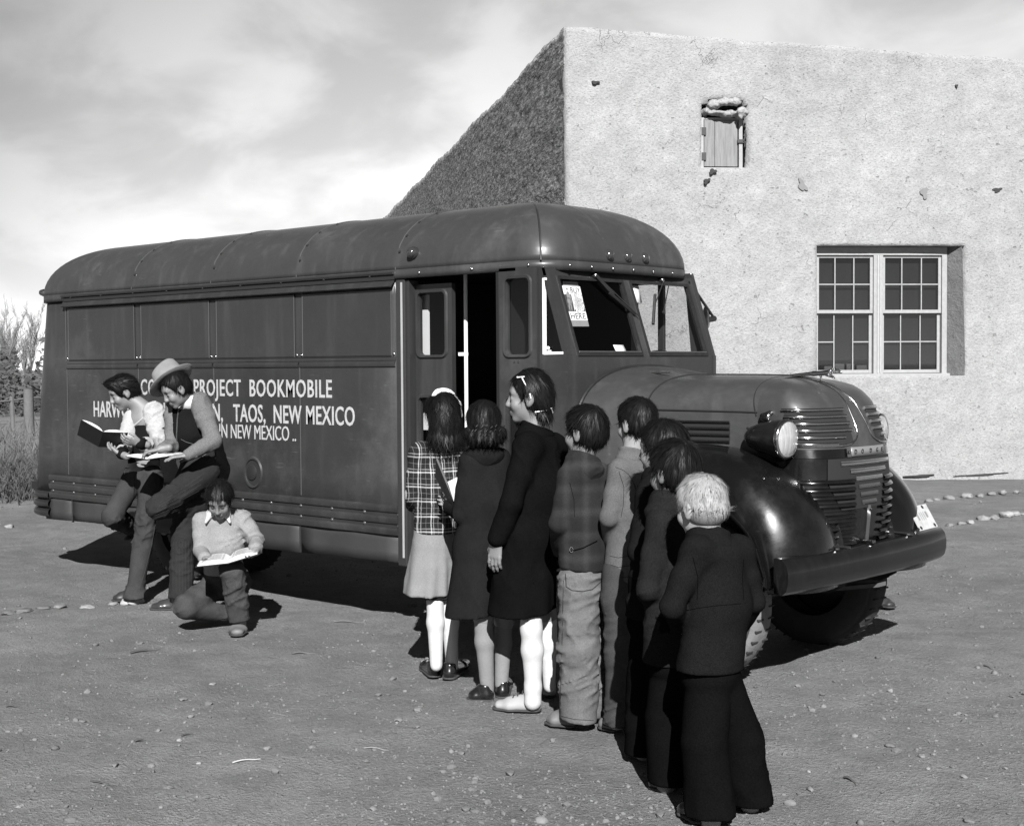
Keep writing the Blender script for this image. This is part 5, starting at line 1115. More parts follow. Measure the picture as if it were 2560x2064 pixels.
ptext('BUY', .40, .95, .745, .875, M_PD); ptext('HERE', .14, .92, .165, .295, M_PD); ptext('DEFENSE', .40, .98, .605, .690, M_PW, .015); ptext('SAVINGS', .40, .98, .485, .570, M_PW, .015); ptext('STAMPS', .40, .98, .365, .450, M_PW, .015)
fg = MB()
for (u, v, ru, rv_) in ((.22, .83, .05, .028), (.22, .69, .09, .085), (.20, .55, .085, .09), (.16, .43, .035, .09), (.27, .43, .035, .09), (.33, .60, .025, .12)):
    c0 = pq(u, v)+pn*.0011; X_ = (pB-pA)*ru; Y_ = (pD-pA)*rv_; n_ = 14; fg.add([tuple(c0+X_*math.cos(6.2832*k/n_)+Y_*math.sin(6.2832*k/n_)) for k in range(n_)], [tuple(range(n_))])
pp(fg, 'printed_figure', M_PG)
def paper(name, y, z, w_, h_, label, tilt=0.0, d=-.03, m=None):
    a = gpt(y, z, d); mb = MB(); mb.grid([[(a[0]+(wsx(z+h_*v)-wsx(z))+tilt*v+.004*math.sin(u*5), y+w_*u+.012*v, z+h_*v) for v in (0, .5, 1)] for u in (0, .33, .66, 1)]); o = mb.build(name, m or mat('white_paper'), smooth=60, solid=.001); tag(o, label, 'paper')
paper('windshield_notice', 6.455, 1.935, .085, .10, 'white slip of paper taped to the driver side windshield')
paper('dashboard_leaflet', 6.205, 1.605, .10, .085, 'white folded leaflet leaning on the dashboard behind the windshield', -.03, -.05)
tin = MB(); tin.lathe((-4.83, 6.12, 1.602), (0, 0, 1), [(0, 0), (.055, 0), (.058, .012), (.05, .035), (0, .040)], 20); to_ = tin.build('tin', M_CHROMD, smooth=50); tag(to_, 'round metal tin on the dashboard beside the white leaflet', 'tin')
# ================================================================= people
RH_ = np.array([A_R[0], A_R[1], 0]); RH_ /= np.linalg.norm(RH_); AH_ = np.array([-RH_[1], RH_[0], 0]); RZA = math.atan2(RH_[1], RH_[0])
Z5f = lambda x, y: (980+.5302*x, 920+.53*y)
Z6f = lambda x, y: (1340+.6244*x, 980+.6244*y)
Z1f = lambda x, y: (60+.4608*x, 850+.4608*y)
M_SK = mat('tan_skin', .150, .55, var=.12, vscale=18, bump=.0008, bscale=120, attr='tone')
M_SKP = mat('pale_skin', .26, .55, var=.10, vscale=18, bump=.0008, bscale=120, attr='tone')
M_HR = mat('dark_hair', .004, .55, var=.5, vscale=60, spec=.1)
M_HRS = mat('dark_hair_strand', .006, .45, var=.6, vscale=40, spec=.16)
M_BLOS = mat('blond_strand', .25, .55, var=.4, vscale=50, spec=.2)
M_BLO = mat('blond_hair', .10, .7, var=.6, vscale=60, spec=.1)
M_SOLE = mat('shoe_sole', .03, .8)
def cloth(name, col, bump=.0012, bs=260, var=.18, fine=.25, fs=180, rough=.95, sheen=0.0): return mat(name, col, rough, var=var, vscale=9, bump=bump, bscale=bs, fine=fine, fscale=fs, spec=.0, sheen=sheen)
def unit(v): v = np.array(v, float); return v/np.linalg.norm(v)
class Person:
    def __init__(s, zf, bx_, by_, label, group=None):
        s.zf = zf; p = zf(bx_, by_); s.base = ground(*p); s.D = (s.base-CAM)@A_F; s.label = label; s.group = group; s.bprims = []; s.obj = None; s.tone = []
    def loc(s, q): q = np.array(q)-s.base; return np.array([q@RH_, q@AH_, q[2]])
    def pt(s, x, y, d=0.0): return s.loc(atD(*s.zf(x, y), s.D+d))
    def pY(s, x, y, Y): return s.loc(onY(*s.zf(x, y), Y))
    def gr(s, x, y, z=0.0): q = s.loc(ground(*s.zf(x, y))); q[2] = z; return q
    def place(s, o): o.location = s.base; o.rotation_euler = (0, 0, RZA)
    def body(s, m, res=.0055):
        def tone(V):
            t = np.ones(len(V))
            for c, r, k in s.tone:
                d = np.linalg.norm((V-c)/r, axis=1); t = np.where(d < 1, t*k, t)
            return t
        s.obj = solid('person', m, s.bprims, res, None, attr=tone); s.place(s.obj); tag(s.obj, s.label, 'person', s.group); return s.obj
    def part(s, name, m, prims, res=.009, disp=None, parent=None):
        o = solid(name, m, prims, res, parent or s.obj, disp=disp); return o
    def mesh(s, mb, name, m, parent=None, **k): return mb.build(name, m, parent or s.obj, **k)
    # ---- head with a face; f = where it looks
    def head(s, c, f, k=1.0, neck=None, tilt=0.0, neck_r=.045):
        f = unit(f); r = unit(np.cross(f, [0, 0, 1])); u = np.cross(r, f)
        if tilt: r, u = r*math.cos(tilt)+u*math.sin(tilt), u*math.cos(tilt)-r*math.sin(tilt)
        s.hc, s.hf, s.hr, s.hu, s.hk = np.array(c), f, r, u, k
        R = np.stack([r, f, u]); H = lambda a, b, d: s.hc+k*(r*a+f*b+u*d); s.H = H
        P = [ell(H(0, -.006, .032), k*np.array([.072, .090, .077]), R), ell(H(0, .030, -.040), k*np.array([.056, .058, .066]), R, k=.03), ell(H(0, .062, -.092), k*np.array([.024, .020, .017]), R, k=.02),
             ell(H(0, .070, .030), k*np.array([.050, .018, .022]), R, k=.02)]
        for q in (-1, 1):
            P += [ell(H(q*.036, .062, -.028), k*np.array([.022, .022, .024]), R, k=.018), ell(H(q*.031, .092, .006), k*np.array([.017, .013, .010]), R, k=.012, op='-'), ell(H(q*.031, .076, .004), k*np.array([.013, .011, .011]), R, k=.004)]
            ear = unit(r*q*.8+f*.0-f*.5); 
            P += [ell(H(q*.076, -.006, .000), k*np.array([.011, .022, .034]), R, k=.008), ell(H(q*.086, .002, .004), k*np.array([.006, .010, .018]), R, k=.006, op='-'), ell(H(q*.072, .0, -.030), k*np.array([.009, .010, .010]), R, k=.008)]
            s.tone += [(H(q*.032, .092, .026), k*.020*np.array([1, 1, .5]), .18), (H(q*.031, .090, .004), k*np.array([.015]*3), .35)]
        P += [cap(H(0, .086, .012), H(0, .102, -.024), k*.007, k*.010, k=.012), ell(H(0, .094, -.030), k*np.array([.016, .011, .008]), R, k=.01),
              ell(H(0, .083, -.060), k*np.array([.022, .012, .006]), R, k=.008), ell(H(0, .081, -.070), k*np.array([.019, .012, .007]), R, k=.006), cap(H(-.018, .094, -.0652), H(.018, .094, -.0652), k*.0025, k=.003, op='-')]
        s.tone += [(H(0, .088, -.065), k*np.array([.024, .024, .011]), .62)]
        s.bprims += P
        if neck is not None: s.bprims += [cap(H(0, -.022, -.045), neck, k*neck_r, k*neck_r*1.08, k=.03)]
    def hand(s, w, d, palm, side, curl=.5, k=.9, spread=.12, thumb=.6):
        """wrist w, pointing d, palm normal, side: thumb side direction"""
        d = unit(d); palm = unit(np.array(palm)-d*(np.array(palm)@d)); t = np.cross(d, palm); t = t if t@np.array(side) > 0 else -t
        w = np.array(w); W_ = lambda a, b, c: w+k*(d*a+t*b+palm*c)
        P = [cap(W_(-.05, 0, 0), W_(.01, 0, 0), k*.024, k*.021, k=.012), ecap(W_(.015, 0, 0), W_(.07, 0, .002), k*np.array([.030, .014]), k*np.array([.037, .0125]), t, k=.012)]
        for i, (b, L) in enumerate(((.028, .066), (.0095, .074), (-.0095, .070), (-.027, .055))):
            a = np.array([.078-.004*abs(i-1.3), b, 0]); ang = curl*.5; q = a.copy(); sp = spread*(b/.028)*.5
            for j, (l, r0, r1) in enumerate(((.44, .0085, .008), (.32, .008, .0072), (.24, .0072, .006))):
                n = q+np.array([math.cos(ang), sp*.5, math.sin(ang)])*L*l; P.append(cap(W_(*q), W_(*n), k*r0, k*r1, k=.004)); q = n; ang += curl*(.9 if j == 0 else .7)
        P += [cap(W_(.022, .026, .004), W_(.052, .048, .012+.01*thumb), k*.0125, k*.0095, k=.010), cap(W_(.052, .048, .012+.01*thumb), W_(.082, .052-.012*thumb, .018+.02*thumb), k*.0092, k*.007, k=.004)]
        s.bprims += P
    def hair(s, m, thick=.012, front=.052, slope=.55, nape=-.055, ears=True, extra=(), cut=(), n=900, L=.05, wave=0.0, crown=(0, -.05, .10), width=.0017, res=.005, down=.3, name='hair', lift=.42):
        H, k, R = s.H, s.hk, np.stack([s.hr, s.hf, s.hu])
        P = [ell(H(0, -.008, .036), k*np.array([.073+thick, .091+thick, .078+thick]), R), ell(H(0, -.045, -.01), k*np.array([.064+thick*.6, .050+thick, .060]), R, k=.02)]+list(extra)
        if ears: P += [ell(H(q*.082, .012, -.012), k*np.array([.020, .030, .036]), R, k=.006, op='-') for q in (-1, 1)]
        P += [plane(H(0, front, .040), s.hf*1.0-s.hu*slope), plane(H(0, 0, nape), -s.hu+s.hf*.25)]+list(cut)
        fr = lambda p: .0035*fbm(np.stack([(p-s.hc)@s.hr*70, (p-s.hc)@s.hf*70, (p-s.hc)@s.hu*18], -1), 2, 3)
        o = solid(name, m, P, res, s.obj, disp=fr)
        me = o.data; nv = len(me.vertices); V = np.empty(nv*3); me.vertices.foreach_get('co', V); V = V.reshape(-1, 3); Nn = np.empty(nv*3); me.vertex_normals.foreach_get('vector', Nn); Nn = Nn.reshape(-1, 3)
        cr = H(*crown); rg = np.random.default_rng(int(abs(s.base[0])*1000)+nv); idx = rg.integers(0, nv, int(n*1.6)); vs, fs = [], []
        for i in idx:
            p = V[i].copy(); nrm = Nn[i]; fa = (p-s.hc)@s.hf; ua = (p-s.hc)@s.hu
            if nrm@(p-s.hc) < 0: continue
            d = p-cr; d = d-nrm*(d@nrm); d = d/(np.linalg.norm(d)+1e-6)+np.array([0, 0, -down])+rg.normal(0, .16, 3); d = unit(d-nrm*(d@nrm)); sd = unit(np.cross(d, nrm)); l = L*rg.uniform(.5, 1.15)*k*(.35 if fa > .03*k and ua < .09*k else 1.0); ph = rg.uniform(0, 6.28); o_ = len(vs); w0 = width*rg.uniform(.6, 1.3)
            lf = rg.uniform(.3, 1.2)*lift
            for j in range(5):
                t = j/4; q = p+d*l*t+nrm*(.001+lf*l*(.35*t-.55*t*t)*.9)+sd*wave*math.sin(ph+t*7)*t+np.array([0, 0, -down*.2*l*t*t]); w_ = w0*(1-t*.85); vs += [q-sd*w_+nrm*.0006, q+sd*w_+nrm*.0006]
                if j: a = o_+2*j-2; fs.append((a, a+1, a+3, a+2))
        if vs:
            me.materials.append(M_BLOS if m is M_BLO else M_HRS); bm = bmesh.new(); bm.from_mesh(me); vv = [bm.verts.new(v) for v in vs]
            for f_ in fs:
                fc = bm.faces.new([vv[q] for q in f_]); fc.smooth = True; fc.material_index = 1
            bm.to_mesh(me); bm.free()
        return o
    def shoe(s, heel, toe, m, h=.085, wd=.036, name='shoe', ank=None):
        heel, toe = np.array(heel, float), np.array(toe, float); d = unit(toe-heel); L = np.linalg.norm(toe-heel); up = np.array([0, 0, 1.]); z0 = heel[2]; side = np.cross(d, up)
        b = heel+d*L*.62; P = [ecap(heel+d*.03+up*.028, b+up*.024, (wd*.86, .03), (wd*1.12, .028), side, k=.02), ecap(b+up*.024, toe-d*.035+up*.022, (wd*1.12, .028), (wd*.85, .021), side, k=.02), cap(heel+d*.038+up*.04, heel+d*.04+up*h, wd*.82, wd*.88, k=.02), cap(heel+d*.05+up*.06, b+up*.035, wd*.7, wd*.6, k=.02)]
        o = s.part(name, m, P+[plane(heel+up*.006, -up), plane(heel+up*(h+.012), up)], .006)
        sl = s.part('sole', M_SOLE, [ecap(heel+d*.03+up*.008, b+up*.008, (wd*.98, .03), (wd*1.22, .03), side, k=.015), ecap(b+up*.008, toe-d*.032+up*.008, (wd*1.22, .03), (wd*.95, .03), side, k=.015), plane(heel+up*.002, -up), plane(heel+up*.013, up)], .005, parent=o)
        return o
def folds(amp, fr, seed, an=(1, 1, 1), crease=.5, extra=None, diag=.45):
    """cloth: broad swells with sharp crease ridges gathered in places"""
    def fn(p):
        q = np.stack([p[:, 0]+diag*p[:, 2], p[:, 1], p[:, 2]-diag*p[:, 0]], -1)*np.array(an)*np.array([.8, .8, 1.6])*fr
        wv = vnoise(q*.55, seed+9)[:, None]*.9; n1 = vnoise(q+wv, seed); n2 = vnoise(q*1.9+5-wv, seed+1); n3 = vnoise(p*4.3, seed+2)
        mk = np.clip(.5+1.3*n3, 0.12, 1); r1 = (1-np.abs(n1))**4; r2 = (1-np.abs(n2))**5
        d = 1.3*amp*(.4*vnoise(p*6, seed+3)-.95*crease*2*r1*mk-.55*crease*2*r2*mk+.35)
        if extra: d = d+extra(p)
        return d
    return fn
def drape(c, amp, n, ztop, zbot, seed=0, base=.003):
    c = np.array(c, float)
    def fn(p):
        th = np.arctan2(p[:, 1]-c[1], p[:, 0]-c[0]); t = np.clip((ztop-p[:, 2])/(ztop-zbot), 0, 1)
        return amp*t*np.sin(th*n+1.3*vnoise(np.stack([th*1.3, p[:, 2]*3, th*0], -1), seed)+seed)+base*vnoise(p*16, seed+2)+.4*base*vnoise(p*40, seed+3)
    return fn
def sleeve(a, e, w, r0=.052, r1=.046, r2=.038, k=.03):
    a, e, w = np.array(a, float), np.array(e, float), np.array(w, float); m = a*.5+e*.5
    return [cap(a, m, r0, r1*.98, k=k), cap(m, e, r1*.98, r1*.86, k=.015), cap(e, w, r1*.88, r2, k=.012)]
from mathutils.bvhtree import BVHTree
def on_surface(P, o, pts, lift=.002):
    me = o.data; bv = BVHTree.FromPolygons([v.co[:] for v in me.vertices], [tuple(q.vertices) for q in me.polygons]); out = []; c0 = P.loc(CAM)
    dense = []
    for (x0, y0), (x1, y1) in zip(pts[:-1], pts[1:]):
        for t in np.linspace(0, 1, 6)[:-1]: dense.append((x0+(x1-x0)*t, y0+(y1-y0)*t))
    dense.append(pts[-1])
    for x, y in dense:
        d = ray(*P.zf(x, y)); dl = np.array([d@RH_, d@AH_, d[2]]); hit = bv.ray_cast(Vector(c0), Vector(dl))
        if hit[0] is not None: out.append(tuple(np.array(hit[0])-dl*lift))
    return out
def seam_on(P, o, pts, r, m, name, lift=.0005, flat=.6):
    q = on_surface(P, o, pts, lift)
    if len(q) > 1:
        b = MB(); b.tube(q, r, 5, flat=flat); return b.build(name, m, o, smooth=60)
def inset(shL, shR, d=.034):
    c = M3(shL, shR); u = unit((shR-shL)*[1, 1, 0]); return shL+u*d, shR-u*d
def inw(e, c, d=.028):
    v = (np.array(c)-e)*[1, 1, 0]; return e+unit(v)*d
def M3(a, b, t=.5): return np.array(a)*(1-t)+np.array(b)*t

# ---------------------------------------------------------------- girl in plaid jacket, head of the queue
p = Person(Z5f, 240, 1470, 'girl with a white hair bow, plaid jacket and pale skirt at the bus door', 'children queuing at the bus')
fdir = unit((-.25, .97, 0)); rdir = np.array([fdir[1], -fdir[0], 0]); tk = .5
shL, shR = p.pt(100, 400, -.02), p.pt(358, 400, .06); shL, shR = inset(shL, shR); nk = p.pt(235, 350, .01); wst = p.pt(205, 690, .03); hip = p.pt(198, 800, .03)
p.head(p.pt(240, 225, .0), (-.35, .94, -.1), .93, nk, neck_r=.042)
p.bprims += [ecap(M3(shL, shR)-[0, 0, .04], hip, (.085, .06), (.085, .065), rdir, k=.05), cap(p.pt(203, 1060, 0), p.pt(208, 1390, 0), .034, .02), cap(p.pt(268, 1060, .05), p.pt(282, 1395, .04), .034, .02), cap(hip, p.pt(203, 1060, 0), .07, .045), cap(hip, p.pt(268, 1060, .05), .07, .045)]
el, wr = p.pt(78, 600, .0), p.pt(120, 690, .16); el = inw(el, hip, .024); el2, wr2 = p.pt(350, 600, .05), p.pt(300, 660, .20)
p.bprims += [cap(shL, el, .03, .027), cap(el, wr, .027, .022), cap(shR, el2, .03, .027), cap(el2, wr2, .027, .022)]
p.hand(wr, wr-el, (1, 0, 0), (0, 0, 1), .5, .8); p.hand(wr2, wr2-el2, (-1, 0, 0), (0, 0, 1), .5, .8)
p.body(M_SK)
def mat_plaid():
    m = bpy.data.materials.new('plaid_wool'); m.use_nodes = True; t = m.node_tree; b = t.nodes['Principled BSDF']; b.inputs['Roughness'].default_value = .95; b.inputs['Specular IOR Level'].default_value = .1
    tcn = N(t, 'ShaderNodeTexCoord'); wv = N(t, 'ShaderNodeTexNoise'); wv.inputs['Scale'].default_value = 6; mp = N(t, 'ShaderNodeVectorMath', operation='MULTIPLY_ADD'); t.links.new(tcn.outputs['Object'], wv.inputs['Vector'])
    t.links.new(wv.outputs['Color'], mp.inputs[0]); mp.inputs[1].default_value = (.02, .02, .02); t.links.new(tcn.outputs['Object'], mp.inputs[2]); sp_ = N(t, 'ShaderNodeSeparateXYZ'); t.links.new(mp.outputs[0], sp_.inputs[0])
    def lines(v, per, pos):
        x = mth(t, 'MODULO', mth(t, 'ADD', mth(t, 'DIVIDE', v, per), 100.0), 1.0); r = None
        for c_, w_, a_ in pos:
            d = mth(t, 'ABSOLUTE', mth(t, 'SUBTRACT', x, c_)); q = mth(t, 'MULTIPLY', mapr(t, d, w_*.6, w_*1.1, 1, 0), a_); r = q if r is None else mth(t, 'MAXIMUM', r, q)
        return r
    pos = ((.16, .055, 1.0), (.36, .03, .75), (.74, .02, .35))
    lx = lines(mth(t, 'ADD', sp_.outputs[0], mth(t, 'MULTIPLY', sp_.outputs[1], .35)), .058, pos); lz = lines(sp_.outputs[2], .075, pos)
    v = mth(t, 'ADD', mth(t, 'ADD', mth(t, 'MULTIPLY', lx, .22), mth(t, 'MULTIPLY', lz, .22)), .014)
    ns = N(t, 'ShaderNodeTexNoise'); ns.inputs['Scale'].default_value = 160; t.links.new(tcn.outputs['Object'], ns.inputs['Vector']); v = mth(t, 'MULTIPLY', v, mth(t, 'MULTIPLY_ADD', ns.outputs[0], .9, .55)); t.links.new(v, b.inputs['Base Color'])
    return m
jm = mat_plaid()
hemz = p.pt(190, 778)[2]
P_ = [ecap(M3(shL, shR)-[0, 0, .03], M3(shL, shR)-[0, 0, .16], (.125, .075), (.132, .10), rdir, k=.05), ecap(M3(shL, shR)-[0, 0, .16], p.pt(205, 800, .03), (.132, .10), (.112, .100), rdir, k=.04), cap(shL+[.02, 0, -.01], shR-[.02, 0, .01], .05, .05, k=.04)]
p.part('jacket', jm, P_+sleeve(shL, el, M3(el, wr, .45), .058, .052, .048)+sleeve(shR, el2, M3(el2, wr2, .6), .058, .052, .046)+[plane((0, 0, hemz), (0, .12, -1))], .008, folds(.006, 12, 3))
p.part('collar', jm, [ecap(nk+[0, 0, -.005], nk+[0, 0, .012], (.075, .06), (.062, .055), rdir, k=.01), plane(nk+[0, 0, .02], (0, .4, 1))], .006)
p.part('skirt', cloth('pale_flannel', .17, var=.1), [ecap(p.pt(203, 740, .03), p.pt(172, 1075, .03), (.10, .09), (.130, .12), rdir, k=.02), plane(p.pt(172, 1068, 0), (0, .05, -1))], .008, drape(hip, .008, 9, hip[2], .4, 1))
p.part('slip', cloth('dark_slip', .02), [ecap(p.pt(190, 1000, .03), p.pt(220, 1080, .03), (.10, .09), (.085, .08), rdir), plane(p.pt(220, 1086, 0), (0, 0, -1))], .01)
wsk = cloth('white_stocking', .42, bump=.0008, var=.08, fine=.1)
p.part('stocking', wsk, [cap(p.pt(203, 1095, 0), p.pt(205, 1200, 0), .044, .043), cap(p.pt(205, 1200, 0), p.pt(209, 1400, 0), .043, .031), plane(p.pt(203, 1088, 0), (0, 0, 1))], .007, folds(.0009, 20, 4))
p.part('stocking', wsk, [cap(p.pt(268, 1095, .05), p.pt(274, 1200, .05), .044, .043), cap(p.pt(274, 1200, .05), p.pt(283, 1405, .04), .043, .031), plane(p.pt(268, 1090, 0), (0, 0, 1))], .007, folds(.0009, 20, 5))
bls = mat('polished_black_leather', .008, .25, coat=.6)
p.shoe(p.gr(205, 1462), p.gr(150, 1405), bls, .07); p.shoe(p.gr(262, 1472), p.gr(352, 1402), bls, .07)
H = p.H; Rr = np.stack([p.hr, p.hf, p.hu])
p.hair(M_HR, .018, .05, .55, -.16, False, [ell(H(0, -.05, -.06), np.array([.085, .06, .085]), Rr, k=.03), ell(H(-.05, -.05, -.12), np.array([.05, .045, .035]), Rr, k=.02), ell(H(.05, -.055, -.125), np.array([.05, .045, .035]), Rr, k=.02), ell(H(0, -.07, -.14), np.array([.05, .04, .03]), Rr, k=.02)], (), 1500, .075, .012, crown=(0, -.01, .12), down=.8)
bw_m = mat('white_ribbon', .55, .7); p.part('bow', bw_m, [ell(H(0, -.022, .118), np.array([.055, .022, .030]), Rr, k=.01), ell(H(-.035, -.025, .105), np.array([.03, .02, .022]), Rr, k=.01), cap(H(.05, -.022, .105), H(.085, -.022, .06), .018, .014, k=.01), cap(H(.085, -.022, .06), H(.095, -.03, .0), .013, .008, k=.01), cap(H(.095, -.03, .0), H(.092, -.03, -.03), .008, .004, k=.01)], .005, folds(.004, 40, 2))
# ---------------------------------------------------------------- girl in dark coat with a binder
p = Person(Z5f, 470, 1565, 'girl in a dark wool coat and tan stockings holding a dark binder', 'children queuing at the bus')
fdir = unit((-.12, .99, 0)); rdir = np.array([fdir[1], -fdir[0], 0])
shL, shR = p.pt(345, 445, -.02), p.pt(530, 435, .06); shL, shR = inset(shL, shR); nk = p.pt(432, 385, .01); hip = p.pt(420, 840, .03)
p.head(p.pt(432, 268, 0), (-.1, .97, -.18), .92, nk, neck_r=.042)
el, wr = p.pt(312, 690, -.02), p.pt(278, 655, .14); el = inw(el, hip, .024); el2, wr2 = p.pt(540, 680, .06), p.pt(480, 720, .22)
p.bprims += [ecap(M3(shL, shR)-[0, 0, .05], hip, (.08, .06), (.085, .065), rdir, k=.05), cap(hip, p.pt(432, 1180, -.02), .07, .048), cap(p.pt(432, 1180, -.02), p.pt(450, 1500, -.01), .036, .022), cap(hip, p.pt(528, 1200, .06), .07, .045), cap(p.pt(528, 1200, .06), p.pt(516, 1480, .05), .03, .022), cap(shL, el, .03, .027), cap(el, wr, .027, .022), cap(shR, el2, .03, .027), cap(el2, wr2, .027, .022)]
p.hand(wr, (-.3, .9, .25), (-.8, -.1, .3), (0, -.3, 1), .7, .85); p.hand(wr2, wr2-el2, (-1, 0, 0), (0, 0, 1), .5, .85)
p.body(M_SK)
coat = cloth('dark_coat_wool', .0105, fine=.6, fs=260, var=.3)
P_ = [ecap(M3(shL, shR)-[0, 0, .02], M3(shL, shR)-[0, 0, .2], (.105, .075), (.115, .10), rdir, k=.05), ecap(M3(shL, shR)-[0, 0, .2], hip, (.115, .10), (.128, .115), rdir, k=.05), ecap(hip, p.pt(382, 1180, .02), (.128, .115), (.135, .13), rdir, k=.04), cap(shL+[.015, 0, -.01], shR-[.015, 0, .01], .052, .052, k=.04)]
p.part('coat', coat, P_+sleeve(shL, el, wr, .060, .054, .044)+sleeve(shR, el2, wr2, .060, .054, .044)+[plane(p.pt(360, 1160), (.12, .1, -1))], .008, folds(.006, 7, 5, (1.6, 1.6, .35), .5, extra=drape(hip, .006, 6, hip[2], .35, 2, .001)))
p.part('collar', coat, [ecap(nk+[0, -.01, -.02], nk+[0, 0, .016], (.10, .075), (.066, .058), rdir, k=.01), plane(nk+[0, 0, .022], (0, .5, 1))], .006, folds(.003, 20, 1))
tsk = cloth('tan_stocking', .17, bump=.0006, var=.12, fine=.15)
p.part('stocking', tsk, [cap(p.pt(430, 1160, -.02), p.pt(436, 1290, -.02), .047, .044), cap(p.pt(436, 1290, -.02), p.pt(450, 1515, -.01), .044, .032)], .007, folds(.0009, 20, 4))
p.part('stocking', tsk, [cap(p.pt(526, 1200, .06), p.pt(523, 1300, .06), .042, .04), cap(p.pt(523, 1300, .06), p.pt(516, 1490, .05), .04, .032)], .007, folds(.0009, 20, 6))
p.shoe(p.gr(478, 1572), p.gr(352, 1560), bls, .07); p.shoe(p.gr(520, 1562), p.gr(530, 1478), bls, .07)
H = p.H; Rr = np.stack([p.hr, p.hf, p.hu])
curl = [ell(H(.085*math.cos(a), -.045*math.sin(a)*1.3-.035, -.055+.012*math.sin(a*5)), np.array([.030, .030, .026]), Rr, k=.008) for a in np.linspace(-.1, math.pi+.1, 9)]+[ell(H(.07*math.cos(a), -.04*math.sin(a)*1.5-.04, -.085), np.array([.026, .026, .022]), Rr, k=.008) for a in np.linspace(.1, math.pi-.1, 7)]
p.hair(M_HR, .016, .05, .55, -.10, False, curl, (), 1100, .045, .005, crown=(.02, -.01, .12), down=.6)
cp = MB()
for a in np.linspace(.25, math.pi-.25, 11):
    for q in (0, 1):
        b = H(.098*math.cos(a+q*.07), -.052*math.sin(a)*1.45-.052, -.038+.014*math.sin(a*7)-q*.022); cp.tube([tuple(b), tuple(b+np.array([.008, -.004, .010]))], .0022, 5)
p.mesh(cp, 'hair_clip', mat('bright_wire', .7, .25, metal=1.0))
# ---------------------------------------------------------------- tall girl looking left
p = Person(Z5f, 640, 1620, 'tall girl in a long black coat and white stockings, face turned left', 'children queuing at the bus')
fdir = unit((-.72, .69, 0)); rdir = np.array([fdir[1], -fdir[0], 0])
ctr = p.pt(690, 350, 0); shL, shR = inset(p.pt(628, 372, -.11), p.pt(772, 372, .10), .02); nk = p.pt(672, 275, 0); hip = p.pt(640, 800, 0)
p.head(p.pt(648, 142, 0), (-.99, .08, -.04), 1.0, nk, neck_r=.044)
el, wr = p.pt(558, 640, -.15), p.pt(496, 815, -.12); el2, wr2 = p.pt(800, 640, .12), p.pt(720, 760, .26)
p.bprims += [ecap(ctr-[0, 0, .05], hip, (.11, .08), (.11, .09), rdir, k=.05), cap(hip, p.pt(655, 1150, -.04), .08, .05), cap(p.pt(655, 1150, -.04), p.pt(662, 1560, -.02), .038, .026), cap(hip, p.pt(733, 1170, .1), .075, .045), cap(p.pt(733, 1170, .1), p.pt(742, 1510, .1), .03, .02), cap(shL, el, .033, .03), cap(el, wr, .03, .024), cap(shR, el2, .033, .03), cap(el2, wr2, .03, .024)]
p.hand(wr, (-.16, .05, -1), (.55, .75, 0), (-.7, .5, 0), .35, 1.0, .2); p.hand(wr2, wr2-el2, (-1, 0, 0), (0, 0, 1), .5, 1.0)
p.body(M_SK)
bcoat = cloth('black_coat_wool', .0045, fine=.5, var=.3)
P_ = [ecap(ctr-[0, 0, .03], ctr-[0, 0, .22], (.125, .085), (.14, .115), rdir, k=.05), ecap(ctr-[0, 0, .22], hip, (.14, .115), (.142, .125), rdir, k=.05), ecap(hip, p.pt(612, 1160, .03), (.142, .125), (.165, .150), rdir, k=.04), cap(shL+[0, 0, .0], shR, .055, .055, k=.04)]
p.part('coat', bcoat, P_+sleeve(shL, el, p.pt(500, 800, -.12), .066, .058, .046)+sleeve(shR, el2, wr2, .066, .058, .046)+[plane(p.pt(610, 1150), (.05, .1, -1))], .008, folds(.006, 7, 8, (1.6, 1.6, .35), .5, extra=drape(hip, .007, 6, hip[2], .35, 4, .001)))
p.part('collar', bcoat, [ecap(nk+[0, 0, -.035], nk+[0, 0, .008], (.10, .085), (.066, .062), rdir, k=.01), plane(nk+[0, 0, .012], (.4, .0, 1))], .006)
p.part('stocking', wsk, [cap(p.pt(656, 1160, -.04), p.pt(657, 1230, -.04), .050, .048), cap(p.pt(657, 1230, -.04), p.pt(662, 1330, -.03), .048, .050), cap(p.pt(662, 1330, -.03), p.pt(665, 1500, -.02), .050, .037), cap(p.pt(665, 1500, -.02), p.pt(663, 1570, -.02), .037, .040), plane(p.pt(655, 1168, 0), (-.06, 0, 1))], .007, folds(.0014, 16, 4))
p.part('stocking', wsk, [cap(p.pt(735, 1180, .1), p.pt(737, 1300, .1), .042, .04), cap(p.pt(737, 1300, .1), p.pt(742, 1500, .1), .04, .028)], .007, folds(.0014, 16, 6))
pls = mat('pale_suede_leather', .26, .7, var=.25, vscale=20)
so = p.shoe(p.gr(705, 1618), p.gr(472, 1606), pls, .085, .040); p.shoe(p.gr(748, 1556), p.gr(700, 1506), pls, .07)
lc = MB(); hl, to__ = p.gr(705, 1618), p.gr(472, 1606); d_ = unit(to__-hl)
for k in range(4):
    c0 = hl+d_*(.085+k*.022)+np.array([0, 0, .085-k*.011]); sd_ = np.array([-d_[1], d_[0], 0])*.022; lc.tube([tuple(c0-sd_), tuple(c0+[0, 0, .008]), tuple(c0+sd_)], .003, 5)
lc.build('lace', mat('dark_lace', .03, .9), so)
